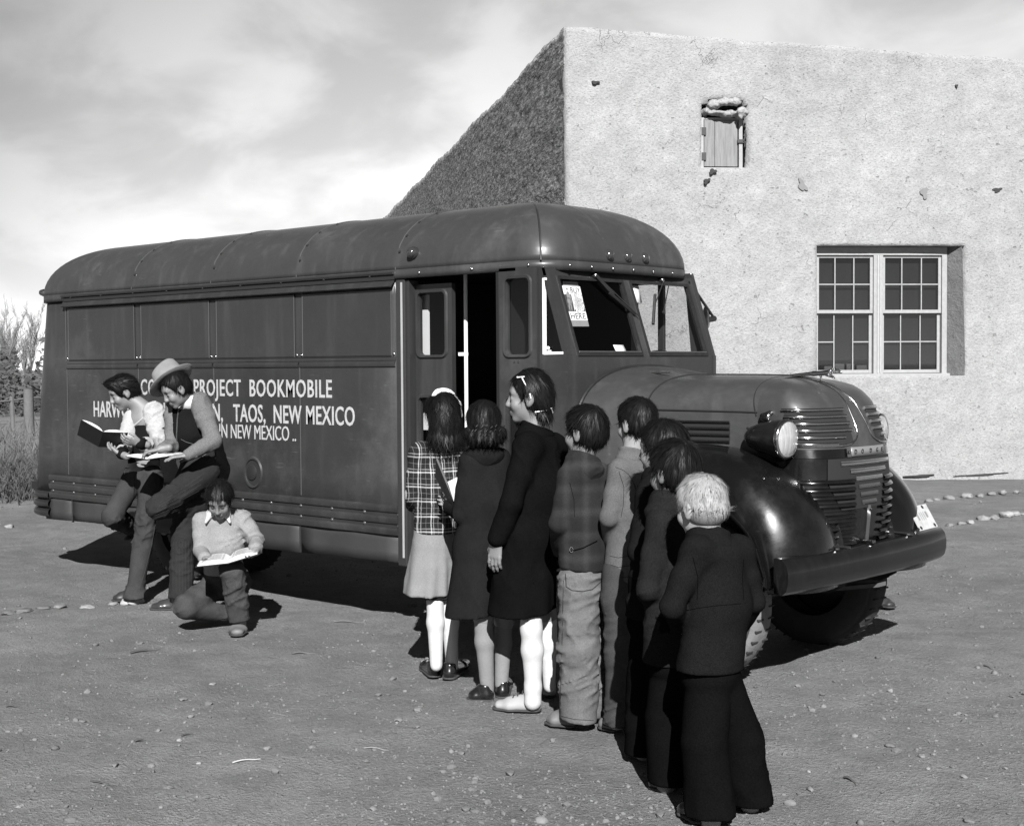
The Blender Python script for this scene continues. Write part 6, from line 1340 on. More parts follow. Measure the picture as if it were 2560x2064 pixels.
br_b = MB(); c0 = wr+np.array([0, 0, .004]); br_b.grid([[(c0[0]+(.031+.003*math.cos(b))*math.cos(a), c0[1]+(.031+.003*math.cos(b))*math.sin(a), c0[2]+.003*math.sin(b)+.25*(.031)*math.cos(a)) for b in np.linspace(0, 6.28, 7)[:-1]] for a in np.linspace(0, 6.28, 25)[:-1]], closed_u=True, closed_v=True); p.mesh(br_b, 'bracelet', mat('bright_wire', .7, .25, metal=1.0), smooth=60)
H = p.H; Rr = np.stack([p.hr, p.hf, p.hu])
p.hair(M_HR, .014, .052, .55, -.085, True, [ell(H(0, -.055, -.03), np.array([.066, .05, .06]), Rr, k=.02), ell(H(0, -.02, .10), np.array([.04, .05, .03]), Rr, k=.03)]+[ell(H(.05*math.cos(a), -.05-.03*math.sin(a), -.083), np.array([.022, .022, .018]), Rr, k=.008) for a in np.linspace(0, 3.14, 6)], (), 1200, .06, .003, crown=(0, .03, .12), down=.5)
cl = MB(); sgn = -1
for a, b in (((.083*sgn, .022, .092), (.086*sgn, .004, .052)), ((.07*sgn, .045, .098), (.082*sgn, .012, .100)), ((.090*sgn, -.01, .02), (.090*sgn, -.012, .0)), ((.070*sgn, -.03, -.062), (.052*sgn, -.085, -.055)), ((.04*sgn, -.10, -.05), (.02*sgn, -.105, -.07))):
    cl.tube([tuple(H(*a)), tuple(H(*b))], .0028, 6)
    cl.lathe(tuple(H(*a)), (0, 0, 1), [(0, -.005), (.005, 0), (0, .005)], 8)
p.mesh(cl, 'hair_clip', mat('white_plastic', .75, .4))
# ---------------------------------------------------------------- boy, plaid wool jacket and pale jeans
p = Person(Z5f, 870, 1698, 'boy in a dim plaid wool jacket and baggy pale jeans behind the tall girl', 'children queuing at the bus')
fdir = unit((-.62, .78, 0)); rdir = np.array([fdir[1], -fdir[0], 0])
ctr = p.pt(905, 480, 0); shL, shR = p.pt(822, 520, -.08), p.pt(995, 500, .08); shL, shR = inset(shL, shR); nk = p.pt(900, 435, 0); hip = p.pt(893, 960, 0)
p.head(p.pt(912, 305, 0), (-.80, .60, -.05), .96, nk, neck_r=.044)
el, wr = p.pt(765, 735, -.08), p.pt(800, 850, .10); el = inw(el, hip, .024); el2, wr2 = p.pt(1000, 720, .10), p.pt(930, 860, .22)
p.bprims += [ecap(ctr-[0, 0, .06], hip, (.085, .06), (.085, .065), rdir, k=.05), cap(shL, el, .03, .027), cap(el, wr, .027, .023), cap(shR, el2, .03, .027), cap(el2, wr2, .027, .023), cap(hip, p.pt(882, 1640, 0), .06, .035), cap(hip, p.pt(950, 1560, .12), .06, .035)]
p.hand(wr, (-.1, .5, -1), (1, 0, 0), (0, 1, 0), .6, .85); p.hand(wr2, (-.3, .5, -1), (-1, 0, 0), (0, 1, 0), .6, .85)
p.body(M_SK)
def mat_dimplaid():
    m = mat('dim_plaid_wool', .019, .95, var=.25, vscale=9, bump=.001, bscale=260, fine=.5, fscale=220, spec=.12); t = m.node_tree; b = t.nodes['Principled BSDF']; lk = b.inputs['Base Color'].links[0].from_socket
    tcn = N(t, 'ShaderNodeTexCoord'); sp_ = N(t, 'ShaderNodeSeparateXYZ'); t.links.new(tcn.outputs['Object'], sp_.inputs[0]); f_ = None
    for s_, per in ((sp_.outputs[0], .085), (sp_.outputs[2], .10)):
        x = mth(t, 'MODULO', mth(t, 'ADD', mth(t, 'DIVIDE', s_, per), 100.0), 1.0); q = mapr(t, mth(t, 'ABSOLUTE', mth(t, 'SUBTRACT', x, .5)), 0.0, .30, 1.0, 0.0); f_ = q if f_ is None else mth(t, 'ADD', f_, q)
    t.links.new(mth(t, 'MULTIPLY', lk, mth(t, 'MULTIPLY_ADD', f_, .45, .75)), b.inputs['Base Color']); return m
wj = mat_dimplaid()
hz_p = p.pt(893, 948, 0)
P_ = [ecap(ctr-[0, 0, .04], ctr-[0, 0, .2], (.108, .078), (.12, .10), rdir, k=.05), ecap(ctr-[0, 0, .2], p.pt(893, 980, 0), (.12, .10), (.108, .098), rdir, k=.05), cap(shL, shR, .05, .05, k=.04)]
jk = p.part('jacket', wj, P_+sleeve(shL, el, wr, .058, .054, .046)+sleeve(shR, el2, wr2, .058, .052, .046)+[plane(hz_p, (-.12, .0, -1))], .008, folds(.007, 10, 11))
p.part('collar', wj, [ecap(nk+[0, -.004, -.034], nk+[0, 0, -.010], (.100, .088), (.084, .076), rdir, k=.004), ecap(nk+[0, 0, -.01], nk+[0, 0, .022], (.074, .068), (.062, .058), rdir, k=.006), plane(nk+[0, 0, .026], (.3, .3, 1))], .006, folds(.003, 20, 2))
seam_on(p, jk, ((838, 862), (900, 845), (965, 812)), .010, wj, 'back_strap', .001, .35)
bk = MB(); c0 = np.array(on_surface(p, jk, ((846, 856), (848, 855)), .006)[0]); bk.grid([[tuple(c0+np.array([(.007+.0018*math.cos(b))*math.cos(a), .0018*math.sin(b), (.011+.0018*math.cos(b))*math.sin(a)])) for b in np.linspace(0, 6.28, 7)[:-1]] for a in np.linspace(0, 6.28, 17)[:-1]], closed_u=True, closed_v=True); bk.build('buckle', mat('bright_wire', .7, .25, metal=1.0), jk, smooth=60)
jn = cloth('pale_denim', .10, var=.45, fine=.35, bump=.001)
P_ = [ecap(p.pt(895, 945, 0), p.pt(893, 1010, 0), (.090, .08), (.100, .092), rdir, k=.04), ecap(p.pt(885, 1010, -.01), p.pt(880, 1330, -.01), (.088, .085), (.088, .085), rdir, k=.04), ecap(p.pt(880, 1330, -.01), p.pt(878, 1690, 0), (.088, .085), (.084, .085), rdir, k=.03), ecap(p.pt(935, 1010, .09), p.pt(945, 1320, .12), (.085, .08), (.08, .08), rdir, k=.01), ecap(p.pt(945, 1320, .12), p.pt(938, 1600, .12), (.08, .08), (.078, .08), rdir, k=.02), plane(p.gr(878, 1690)+[0, 0, .035], (-.12, 0, -1))]
tr = p.part('jeans', jn, P_, .008, folds(.0075, 9, 13, (1, 1, 1.5), .65))
sd_m = mat('denim_seam', .03, .9, spec=0)
seam_on(p, tr, ((818, 970), (822, 1030), (850, 1048), (900, 1052), (945, 1042), (985, 1005)), .0025, sd_m, 'pocket_seam'); seam_on(p, tr, ((800, 1640), (860, 1655), (950, 1660)), .002, sd_m, 'hem_seam'); seam_on(p, tr, ((808, 1000), (803, 1250), (795, 1500), (795, 1650)), .002, sd_m, 'side_seam')
seam_on(p, jk, ((838, 540), (858, 620), (860, 700)), .0016, mat('seam_dark', .003, .95, spec=0), 'sleeve_seam')
bsh = mat('worn_brown_leather', .10, .6, var=.4, vscale=25)
p.shoe(p.gr(872, 1694), p.gr(722, 1672), bsh, .075, .040); p.shoe(p.gr(945, 1600), p.gr(850, 1580), bsh, .075)
p.hair(M_HR, .016, .05, .5, -.05, True, (), (), 1300, .055, .0, crown=(0, -.06, .10), down=.35)
# ---------------------------------------------------------------- boy in denim jacket
p = Person(Z6f, 310, 1362, 'boy in a faded denim jacket and dark jeans by the front fender', 'children queuing at the bus')
fdir = unit((-.5, .87, 0)); rdir = np.array([fdir[1], -fdir[0], 0])
ctr = p.pt(388, 275, 0); shL, shR = p.pt(322, 318, -.07), p.pt(452, 312, .07); shL, shR = inset(shL, shR, .026); nk = p.pt(385, 242, 0); hip = p.pt(350, 760, 0)
p.head(p.pt(404, 128, 0), (-.62, .78, -.08), .93, nk, neck_r=.044)
el, wr = p.pt(278, 505, -.09), p.pt(300, 600, .06); el = inw(el, hip, .024); el2, wr2 = p.pt(455, 520, .10), p.pt(400, 610, .2)
p.bprims += [ecap(ctr-[0, 0, .06], hip, (.085, .06), (.085, .065), rdir, k=.05), cap(shL, el, .03, .027), cap(el, wr, .027, .023), cap(shR, el2, .03, .027), cap(el2, wr2, .027, .023), cap(hip, p.pt(325, 1320, 0), .06, .035), cap(hip, p.pt(390, 1290, .12), .06, .035)]
p.hand(wr, (-.1, .7, -.7), (1, 0, 0), (0, 1, .5), .6, .85); p.hand(wr2, (-.3, .5, -1), (-1, 0, 0), (0, 1, 0), .6, .85)
p.body(mat('fair_skin', .23, .55, var=.1, vscale=18, attr='tone'))
dj = cloth('faded_denim', .085, var=.4, fine=.4, bump=.001)
P_ = [ecap(ctr-[0, 0, .04], ctr-[0, 0, .2], (.105, .078), (.115, .10), rdir, k=.05), ecap(ctr-[0, 0, .2], p.pt(350, 780, 0), (.115, .10), (.095, .09), rdir, k=.05), cap(shL, shR, .048, .048, k=.04)]
jk = p.part('jacket', dj, P_+sleeve(shL, el, wr, .055, .05, .042)+sleeve(shR, el2, wr2, .055, .05, .042)+[plane(p.pt(350, 765, 0), (-.1, 0, -1))], .008, folds(.008, 12, 21))
p.part('collar', dj, [ecap(nk+[0, 0, -.02], nk+[0, 0, .01], (.075, .065), (.06, .057), rdir, k=.01), plane(nk+[0, 0, .015], (.2, .2, 1))], .006, folds(.003, 20, 2))
seam_m = mat('denim_seam', .03, .9, spec=0)
for pts in (((318, 300), (350, 312), (372, 330), (390, 360), (404, 400)), ((332, 318), (352, 380), (350, 450), (340, 500)), ((296, 655), (330, 662), (375, 655)), ((292, 730), (335, 742), (382, 738)), ((300, 690), (330, 700), (372, 694))): seam_on(p, jk, pts, .0018, seam_m, 'seam')
jd = cloth('dark_denim', .042, var=.4, fine=.35)
P_ = [ecap(p.pt(350, 720, 0), p.pt(350, 810, 0), (.098, .088), (.10, .09), rdir, k=.04), ecap(p.pt(342, 820, -.02), p.pt(333, 1060, -.02), (.075, .075), (.065, .065), rdir, k=.04), ecap(p.pt(333, 1060, -.02), p.pt(325, 1350, 0), (.065, .065), (.058, .062), rdir, k=.03), ecap(p.pt(395, 820, .08), p.pt(395, 1060, .11), (.075, .075), (.065, .065), rdir, k=.01), ecap(p.pt(395, 1060, .11), p.pt(390, 1310, .12), (.065, .065), (.058, .062), rdir, k=.02), plane(p.gr(325, 1350)+[0, 0, .03], (0, 0, -1))]
p.part('jeans', jd, P_, .008, folds(.009, 9, 23, (1, 1, 1.5), .6))
p.shoe(p.gr(330, 1362), p.gr(262, 1335), bsh, .07); p.shoe(p.gr(390, 1320), p.gr(330, 1290), bsh, .07)
p.hair(M_HR, .013, .05, .5, -.045, True, (), (), 1300, .045, .0, crown=(0, -.05, .105), down=.3)
# ---------------------------------------------------------------- two dark haired boys
dkj = cloth('dark_jacket_wool', .009, fine=.6, var=.3); dkt = cloth('dark_trouser_wool', .004, fine=.5, var=.3)
def dark_boy(zx, zy, label, hc, hf, nk_, sl, sr, el, wr, el2, wr2, hip_, kneeL, footL, kneeR, footR, shoes, hk=.95, jm_=dkj, seed=1, crown=(0, -.05, .105), wd=(.115, .095), leg=.075):
    p = Person(Z6f, zx, zy, label, 'children queuing at the bus'); fdir = unit((-.55, .83, 0)); rdir = np.array([fdir[1], -fdir[0], 0])
    q = lambda t: p.pt(*t); nk, shL, shR = q(nk_), q(sl), q(sr); ctr = M3(shL, shR)+[0, 0, .02]; shL, shR = inset(shL, shR, .036); hip = q(hip_); e1, w1, e2, w2 = inw(q(el), hip), inw(q(wr), hip, .05)+[0, .05, .03], inw(q(el2), hip), inw(q(wr2), hip, .03)
    p.head(q(hc), hf, hk, nk, neck_r=.044)
    p.bprims += [ecap(ctr-[0, 0, .07], hip, (.085, .06), (.085, .065), rdir, k=.05), cap(shL, e1, .03, .027), cap(e1, w1, .027, .023), cap(shR, e2, .03, .027), cap(e2, w2, .027, .023), cap(hip, q(footL), .06, .035), cap(hip, q(footR), .06, .035)]
    p.hand(w1, (-.1, .7, -.7), (1, 0, 0), (0, 1, .5), .6, .85); p.hand(w2, (-.3, .5, -1), (-1, 0, 0), (0, 1, 0), .6, .85)
    return p, rdir, nk, shL, shR, ctr, hip, e1, w1, e2, w2
def dark_clothes(p, rdir, nk, shL, shR, ctr, hip, e1, w1, e2, w2, hem, kneeL, footL, kneeR, footR, jm_, tm, seed, leg=.078, wd=(.118, .10), sk=.058, hemw=(.122, .108), ldisp=.006):
    q = lambda t: p.pt(*t)
    P_ = [ecap(ctr-[0, 0, .05], ctr-[0, 0, .2], (wd[0]*.93, wd[1]*.8), wd, rdir, k=.05), ecap(ctr-[0, 0, .2], q(hem)-[0, 0, .03], wd, hemw, rdir, k=.05), cap(shL, shR, .05, .05, k=.04)]
    p.part('jacket', jm_, P_+sleeve(shL, e1, w1, sk, sk*.92, sk*.8)+sleeve(shR, e2, w2, sk, sk*.92, sk*.8)+[plane(q(hem), (-.03, 0, -1))], .008, folds(.008, 8, seed))
    p.part('collar', jm_, [ecap(nk+[0, -.004, -.030], nk+[0, 0, -.008], (.100, .088), (.082, .076), rdir, k=.004), ecap(nk+[0, 0, -.008], nk+[0, 0, .026], (.074, .068), (.060, .057), rdir, k=.006), plane(nk+[0, 0, .030], (.25, .3, 1))], .0055, folds(.002, 20, 2))
    fL, fR = q(footL), q(footR)
    P_ = [ecap(hip+[0, 0, .1], hip-[0, 0, .06], (.105, .095), (.11, .10), rdir, k=.04)]
    for kn, ft in ((q(kneeL), fL), (q(kneeR), fR)): P_ += [ecap(M3(hip, kn, .22), kn, (leg*1.0, leg*1.05), (leg*.95, leg), rdir, k=.006), ecap(kn, ft, (leg*.95, leg), (leg*.97, leg*1.05), rdir, k=.006)]
    p.part('trousers', tm, P_+[plane((0, 0, .035), (0, 0, -1))], .008, folds(ldisp, 8, seed+1, (1, 1, .5), .5))
a = dark_boy(440, 1480, 'dark haired boy, cheek showing, half hidden behind the other boys in the queue', (508, 232, 0), (-.86, .5, -.08), (500, 345, 0), (430, 420, -.07), (590, 410, .08), (395, 640, -.1), (420, 740, .05), (610, 640, .1), (540, 740, .2), (470, 860, 0), (440, 1160, 0), (430, 1440, 0), (520, 1140, .1), (510, 1400, .12), None, .97)
a[0].body(M_SK); dark_clothes(*a, (470, 900, 0), (440, 1160, 0), (430, 1450, 0), (520, 1140, .1), (510, 1410, .12), cloth('black_jacket_wool', .008, fine=.5), dkt, 31)
a[0].shoe(a[0].gr(450, 1475), a[0].gr(380, 1440), bsh, .07); a[0].shoe(a[0].gr(510, 1440), a[0].gr(450, 1400), bsh, .07); a[0].hair(M_HR, .016, .05, .5, -.05, True, (), (), 1300, .06, .001, crown=(0, -.02, .11), down=.35)
a = dark_boy(520, 1600, 'dark haired boy with a pale ear, directly ahead of the blond boy', (552, 322, 0), (-.66, .75, -.10), (535, 440, 0), (475, 520, -.08), (660, 515, .08), (425, 790, -.10), (470, 890, .06), (680, 740, .1), (600, 880, .2), (550, 1010, 0), (500, 1300, 0), (520, 1570, 0), (600, 1290, .1), (600, 1530, .12), None, .97)
a[0].body(M_SK); dark_clothes(*a, (545, 1080, 0), (515, 1300, 0), (535, 1590, 0), (600, 1290, .1), (600, 1550, .12), cloth('charcoal_jacket_wool', .012, fine=.6, var=.35), dkt, 41)
a[0].shoe(a[0].gr(540, 1606), a[0].gr(470, 1572), bls, .075, .038); a[0].shoe(a[0].gr(600, 1570), a[0].gr(540, 1530), bls, .07); a[0].hair(M_HR, .017, .05, .5, -.05, True, (), (), 1400, .055, .002, crown=(.01, -.06, .10), down=.35)
# ---------------------------------------------------------------- blond boy, last in the queue
a = dark_boy(700, 1728, 'blond boy in a dark suit with wide trousers, last in the queue', (664, 462, 0), (-.60, .78, -.16), (690, 575, .01), (612, 640, -.08), (848, 632, .07), (520, 862, -.10), (560, 965, .07), (900, 835, .08), (820, 930, .22), (700, 1060, 0), (670, 1400, -.02), (700, 1720, 0), (810, 1390, .09), (858, 1650, .13), None, .96)
p = a[0]; p.body(M_SKP, .005)
suit = cloth('navy_suit_wool', .0078, fine=.7, fs=240, var=.25, bump=.0015); 
dark_clothes(*a, (690, 1110, 0), (672, 1400, -.02), (706, 1735, 0), (815, 1390, .09), (862, 1665, .13), suit, cloth('navy_trouser_wool', .0042, fine=.5, var=.25), 51, .084, (.118, .095), .052, (.128, .108), .010)
jk8 = [c for c in p.obj.children if c.name.startswith('jacket')][0]; sm8 = mat('seam_dark', .003, .95, spec=0)
for pts in (((602, 872), (660, 862), (740, 852), (820, 846)), ((628, 660), (648, 740), (645, 830)), ((832, 670), (826, 740), (832, 830))): seam_on(p, jk8, pts, .0016, sm8, 'back_seam')
p.shoe(p.gr(672, 1732), p.gr(592, 1668), bls, .08, .040); p.shoe(p.gr(850, 1668), p.gr(800, 1600), bls, .08, .038)
p.hair(M_BLO, .008, .05, .5, .004, True, (), (), 2600, .042, .0, crown=(.005, -.045, .108), down=.12, width=.0015, lift=.7)
p.part('shaved_nape', mat('short_blond_hair', .17, .8, var=.25, vscale=80), [ell(p.H(0, -.022, -.01), np.array([.0745, .082, .066])*.96, np.stack([p.hr, p.hf, p.hu]), k=.01), plane(p.H(0, .012, 0), p.hf), plane(p.H(0, 0, .035), p.hu), plane(p.H(0, 0, -.052), -p.hu+p.hf*.3)], .004)
# ---------------------------------------------------------------- books
def open_book(center, xdir, ydir, w, h, t, label, cover=.012, bend=.35, name='open_book', fold=.22):
    """open book: spine along ydir, pages spread along +-xdir, facing x cross y"""
    c = Vector(center); X_ = Vector(xdir).normalized(); Y_ = (Vector(ydir)-X_*Vector(ydir).dot(X_)).normalized(); Zn = X_.cross(Y_)
    root = empty(name, tuple(c)); tag(root, label, 'book')
    def P3(x, y, z): return tuple(X_*x+Y_*y+Zn*z)
    cv_ = MB(); k = 9
    prof = [(x*w/2, fold*abs(x)*w*.5) for x in np.linspace(-1, 1, 2*k+1)]
    cv_.grid([[P3(x, y*h/2*1.03, z-.002) for y in (-1, 1)] for x, z in [(a_*1.03, b_) for a_, b_ in prof]]); cv_.build('cover', mat('book_cover_%.3f' % cover, cover, .6), root, solid=.004)
    for sgn in (-1, 1):
        G = []; us_ = np.linspace(0.0, 1, 10)
        top = [(sgn*u*w/2*.97, fold*u*w*.5+t*(.25+.75*min(1, u*5)**.5)*(1-.75*u**3)+bend*.02*math.sin(u*3.1)) for u in us_]; bot = [(sgn*u*w/2*.97, fold*u*w*.5+.001) for u in us_]
        mb = MB(); n_ = len(us_)
        vs = [P3(x, y*h/2*.97, z) for y in (-1, 1) for x, z in top]+[P3(x, y*h/2*.97, z) for y in (-1, 1) for x, z in bot]
        fs = []
        for i in range(n_-1):
            fs += [(i, i+1, n_+i+1, n_+i), (2*n_+i, 3*n_+i, 3*n_+i+1, 2*n_+i+1), (i, 2*n_+i, 2*n_+i+1, i+1), (n_+i, n_+i+1, 3*n_+i+1, 3*n_+i)]
        fs += [(0, n_, 3*n_, 2*n_), (n_-1, 3*n_-1, 4*n_-1, 2*n_-1)]
        mb.add(vs, fs); mb.build('page', mat('book_paper', .50, .9, var=.10, vscale=20, spec=.1), root, smooth=35)
    for sgn in (-1, 1):
        ln = MB()
        for i in range(11):
            y = -.40+.8*i/10; e_ = .86 if i % 4 else .6; G = []
            for u in np.linspace(.14, e_, 7): G.append([P3(sgn*u*w/2*.97, (y+d_)*h*.97, fold*u*w*.5+t*(.25+.75*min(1, u*5)**.5)*(1-.75*u**3)+bend*.02*math.sin(u*3.1)+.0007) for d_ in (-.012, .012)])
            ln.grid(G)
        ln.build('print_line', mat('printed_ink', .20, .9, spec=0), root)
    return root
def wl_(p, q): q = np.array(q); return p.base+RH_*q[0]+AH_*q[1]+np.array([0, 0, q[2]])
def wd_(q): return RH_*q[0]+AH_*q[1]+np.array([0, 0, q[2]])
def box_book(pts4, th, m, name, label, white=None):
    mb = MB(); P4 = [np.array(x) for x in pts4]; n_ = np.cross(P4[1]-P4[0], P4[3]-P4[0]); n_ /= np.linalg.norm(n_); c = sum(P4)/4
    return P4, n_, c
# binder held by the girl in the dark coat
pb_ = Person(Z5f, 470, 1565, '')
q4 = [wl_(pb_, pb_.pt(*t)) for t in ((206, 428, .02), (298, 650, -.02), (284, 672, .10), (202, 512, .16))]
c0 = sum(q4)/4; n_ = np.cross(q4[1]-q4[0], q4[3]-q4[0]); n_ /= np.linalg.norm(n_)
bn0 = empty('binder', tuple(c0)); tag(bn0, 'dark binder with white sheets under the arm of the girl in the dark coat', 'binder')
mb = MB(); mb.add([tuple(x-c0) for x in q4]+[tuple(x-c0+n_*.012) for x in q4], [(0, 1, 2, 3), (7, 6, 5, 4), (0, 4, 5, 1), (1, 5, 6, 2), (2, 6, 7, 3), (3, 7, 4, 0)]); mb.build('cover', mat('binder_black', .008, .5), bn0, bevel=.002)
w4 = [wl_(pb_, pb_.pt(*t)) for t in ((262, 536, -.015), (311, 512, -.03), (309, 606, -.045), (293, 634, -.03))]; w5 = [x+(-n_ if n_@A_F < 0 else n_)*.0 + A_F*.012 for x in w4]
mb = MB(); mb.add([tuple(x-c0) for x in w4]+[tuple(x-c0) for x in w5], [(0, 1, 2, 3), (7, 6, 5, 4), (0, 4, 5, 1), (1, 5, 6, 2), (2, 6, 7, 3), (3, 7, 4, 0)]); mb.build('sheet', mat('book_paper', .50, .9), bn0)
def lean_boy(): pass
# ---------------------------------------------------------------- boy reading, far left
p = Person(Z1f, 570, 1415, 'boy in a pale sleeved cardigan reading a dark book against the bus side')
Y = p.pY
hipN, hipF = Y(690, 745, 5.44), Y(600, 745, 5.42); knN, anN = Y(655, 1030, 5.40), Y(597, 1365, 5.27); knF, anF = Y(478, 955, 5.20), Y(590, 1020, 5.50)
pel = M3(hipN, hipF)+[0, 0, .02]; wst = Y(648, 680, 5.48); nk = Y(650, 370, 5.46); shN, shF = Y(712, 405, 5.50), Y(588, 418, 5.42)
elN, wrN = Y(742, 575, 5.46), Y(630, 560, 5.22); elF, wrF = Y(545, 590, 5.30), Y(530, 618, 5.12)
bx_ax = unit(hipN-hipF+[0, 0, 0]); sx_ax = unit(shN-shF)
p.head(Y(540, 285, 5.36), (-.80, -.42, -.42), 1.0, nk, neck_r=.05)
p.bprims += [ecap(M3(shN, shF)-[0, 0, .03], wst, (.11, .08), (.10, .08), sx_ax, k=.05), ecap(wst, pel, (.10, .08), (.11, .09), bx_ax, k=.05), cap(hipN, knN, .065, .05), cap(knN, anN, .05, .035), cap(hipF, knF, .065, .05), cap(knF, anF, .05, .035), cap(shN, elN, .035, .03), cap(elN, wrN, .03, .025), cap(shF, elF, .035, .03), cap(elF, wrF, .03, .025)]
p.hand(wrN, unit(Y(540, 545, 5.12)-wrN), (-.2, .6, .6), (.2, .2, 1), .65, 1.0); p.hand(wrF, unit(Y(462, 588, 5.10)-wrF), (0, .3, 1), (-.2, -1, 0), .5, 1.0)
p.body(M_SK, .0055)
dn = cloth('blue_denim', .034, var=.5, fine=.35, bump=.001)
tr = p.part('jeans', dn, [ecap(wst-[0, 0, .02], pel-[0, 0, .03], (.112, .092), (.125, .105), bx_ax, k=.04), cap(hipN, knN, .084, .066, k=.02), cap(knN, anN-[0, 0, .05], .066, .064, k=.03), cap(hipF, knF, .080, .068, k=.015), cap(knF, M3(knF, anF, .9), .066, .056, k=.015), plane(anN-[0, 0, .045], (0, 0, -1))], .0085, folds(.0085, 11, 61, (1, 1, 1), .75))
vst = cloth('dark_knit', .008); wsl = cloth('cream_knit', .30, fine=.3, fs=120, var=.12)
p.part('cardigan', vst, [ecap(M3(shN, shF)-[0, 0, .03], M3(shN, shF)-[0, 0, .18], (.085, .078), (.105, .095), sx_ax, k=.05), ecap(M3(shN, shF)-[0, 0, .18], wst, (.108, .098), (.112, .098), sx_ax, k=.05), plane(wst-[0, 0, .015], (.1, 0, -1))], .0085, folds(.006, 11, 62))
p.part('sleeve', wsl, sleeve(shN+[-.01, -.02, .015], elN, M3(elN, wrN, .78), .070, .066, .048)+[cap(nk+[.05, -.02, -.03], shN+[.0, 0, .02], .035, .055, k=.04)], .008, folds(.009, 12, 63))
p.part('sleeve', wsl, sleeve(shF, elF, M3(elF, wrF, .75), .060, .055, .045), .008, folds(.008, 12, 64))
p.part('cuff', vst, [cap(M3(elN, wrN, .76), M3(elN, wrN, .98), .046, .038)], .008); p.part('cuff', vst, [cap(M3(elF, wrF, .76), M3(elF, wrF, .98), .044, .036)], .008)
bm0 = M3(wst, pel, .35); p.part('shirt_hem', wsl, [ecap(wst-[0, 0, .02], bm0, (.124, .106), (.126, .108), bx_ax), plane(wst-[0, 0, .012], (0, 0, 1)), plane(bm0-[0, 0, .012], (.12, 0, -1))], .007, folds(.004, 18, 65))
cdg = [c for c in p.obj.children if c.name.startswith('cardigan')][0]
seam_on(p, cdg, ((735, 345), (690, 385), (640, 425), (600, 460), (580, 480)), .014, wsl, 'lapel', .002, .4); seam_on(p, cdg, ((580, 480), (574, 540), (578, 640)), .003, M_CHROMD, 'zip')
seam_on(p, tr, ((597, 725), (600, 800), (592, 860)), .003, mat('denim_seam', .05, .9), 'fly_seam'); seam_on(p, tr, ((712, 1000), (690, 1120), (660, 1240), (628, 1350)), .003, mat('denim_seam', .05, .9), 'side_seam')
bts = mat('dark_boot_leather', .022, .5, coat=.2, var=.3, vscale=20)
p.shoe(p.gr(610, 1418), p.gr(478, 1412), bts, .10, .042); ah = anF-[0, 0, .05]; p.shoe(ah+[.03, .10, -.03], ah+[-.05, -.10, -.07], bts, .08, .04)
Rr = np.stack([p.hr, p.hf, p.hu]); p.hair(M_HR, .014, .066, .42, -.05, True, [ell(p.H(0, .062, .088), np.array([.06, .045, .036]), Rr, k=.03), ell(p.H(0, .085, .075), np.array([.045, .03, .026]), Rr, k=.02)], (), 1300, .06, .006, crown=(0, .10, .09), down=.1)
# his book: the cover toward the camera, pages toward his face
open_book(onY(252, 1098, 5.05), wd_((.93, .25, -.30)), wd_((-.35, .75, -.5)), .30, .20, .016, 'open dark covered book held up by the boy in the pale sleeves', .008, fold=.30)
# ---------------------------------------------------------------- boy in the hat
p = Person(Z1f, 800, 1465, 'boy in a felt hat and dark vest reading with one foot on the bus')
Y = p.pY
hipN, hipF = Y(985, 715, 5.50), Y(905, 725, 5.46); knN, anN = Y(735, 905, 5.14), Y(965, 905, 5.55); knF, anF = Y(862, 1050, 5.38), Y(846, 1385, 5.28)
pel = M3(hipN, hipF)+[0, 0, .02]; wst = Y(945, 635, 5.52); nk = Y(890, 315, 5.42); shN, shF = Y(948, 350, 5.48), Y(815, 375, 5.40)
elN, wrN = Y(1030, 545, 5.44), Y(885, 625, 5.28); elF, wrF = Y(800, 575, 5.32), Y(745, 590, 5.20)
sx_ax = unit(shN-shF); bx_ax = unit(hipN-hipF)
p.head(Y(828, 268, 5.33), (-.72, -.45, -.52), .98, nk, neck_r=.048)
p.bprims += [ecap(M3(shN, shF)-[0, 0, .03], wst, (.11, .08), (.10, .08), sx_ax, k=.05), ecap(wst, pel, (.10, .08), (.11, .09), bx_ax, k=.05), cap(hipN, knN, .065, .05), cap(knN, anN, .05, .035), cap(hipF, knF, .065, .05), cap(knF, anF, .05, .035), cap(shN, elN, .035, .03), cap(elN, wrN, .03, .025), cap(shF, elF, .035, .03), cap(elF, wrF, .03, .025)]
p.hand(wrN, unit(Y(800, 632, 5.20)-wrN), (-.1, .1, -1), (-.4, 1, 0), .35, 1.0); p.hand(wrF, unit(Y(660, 605, 5.13)-wrF), (0, .1, -1), (.6, .5, .2), .5, 1.0)
p.body(M_SK, .0055)
def mat_stripe():
    m = mat('pinstripe_wool', .017, .95, var=.3, vscale=8, bump=.001, bscale=200, fine=.4, fscale=150, spec=.1); return m
ps_ = mat_stripe()
tr = p.part('trousers', ps_, [ecap(wst-[0, 0, .02], pel-[0, 0, .03], (.112, .092), (.13, .11), bx_ax, k=.04), cap(hipN, knN, .094, .072, k=.03), cap(knN, M3(knN, anN, .92), .070, .062, k=.015), cap(hipF, knF, .088, .074, k=.015), cap(knF, anF-[0, 0, .05], .074, .074, k=.03), plane(anF-[0, 0, .012], (0, 0, -1))], .0085, folds(.0085, 10, 71, (1, 1, 1), .7))
cm_ = mat('chalk_thread', .035, .95)
for k in range(8):
    x0 = 792+k*17; seam_on(p, tr, ((x0, 1090), (x0-1, 1200), (x0, 1360)), .0016, cm_, 'chalk_stripe')
for k in range(6): seam_on(p, tr, ((980-k*10, 720+k*32), (880-k*12, 790+k*28), (740-k*8, 880+k*18)), .0014, cm_, 'chalk_stripe')
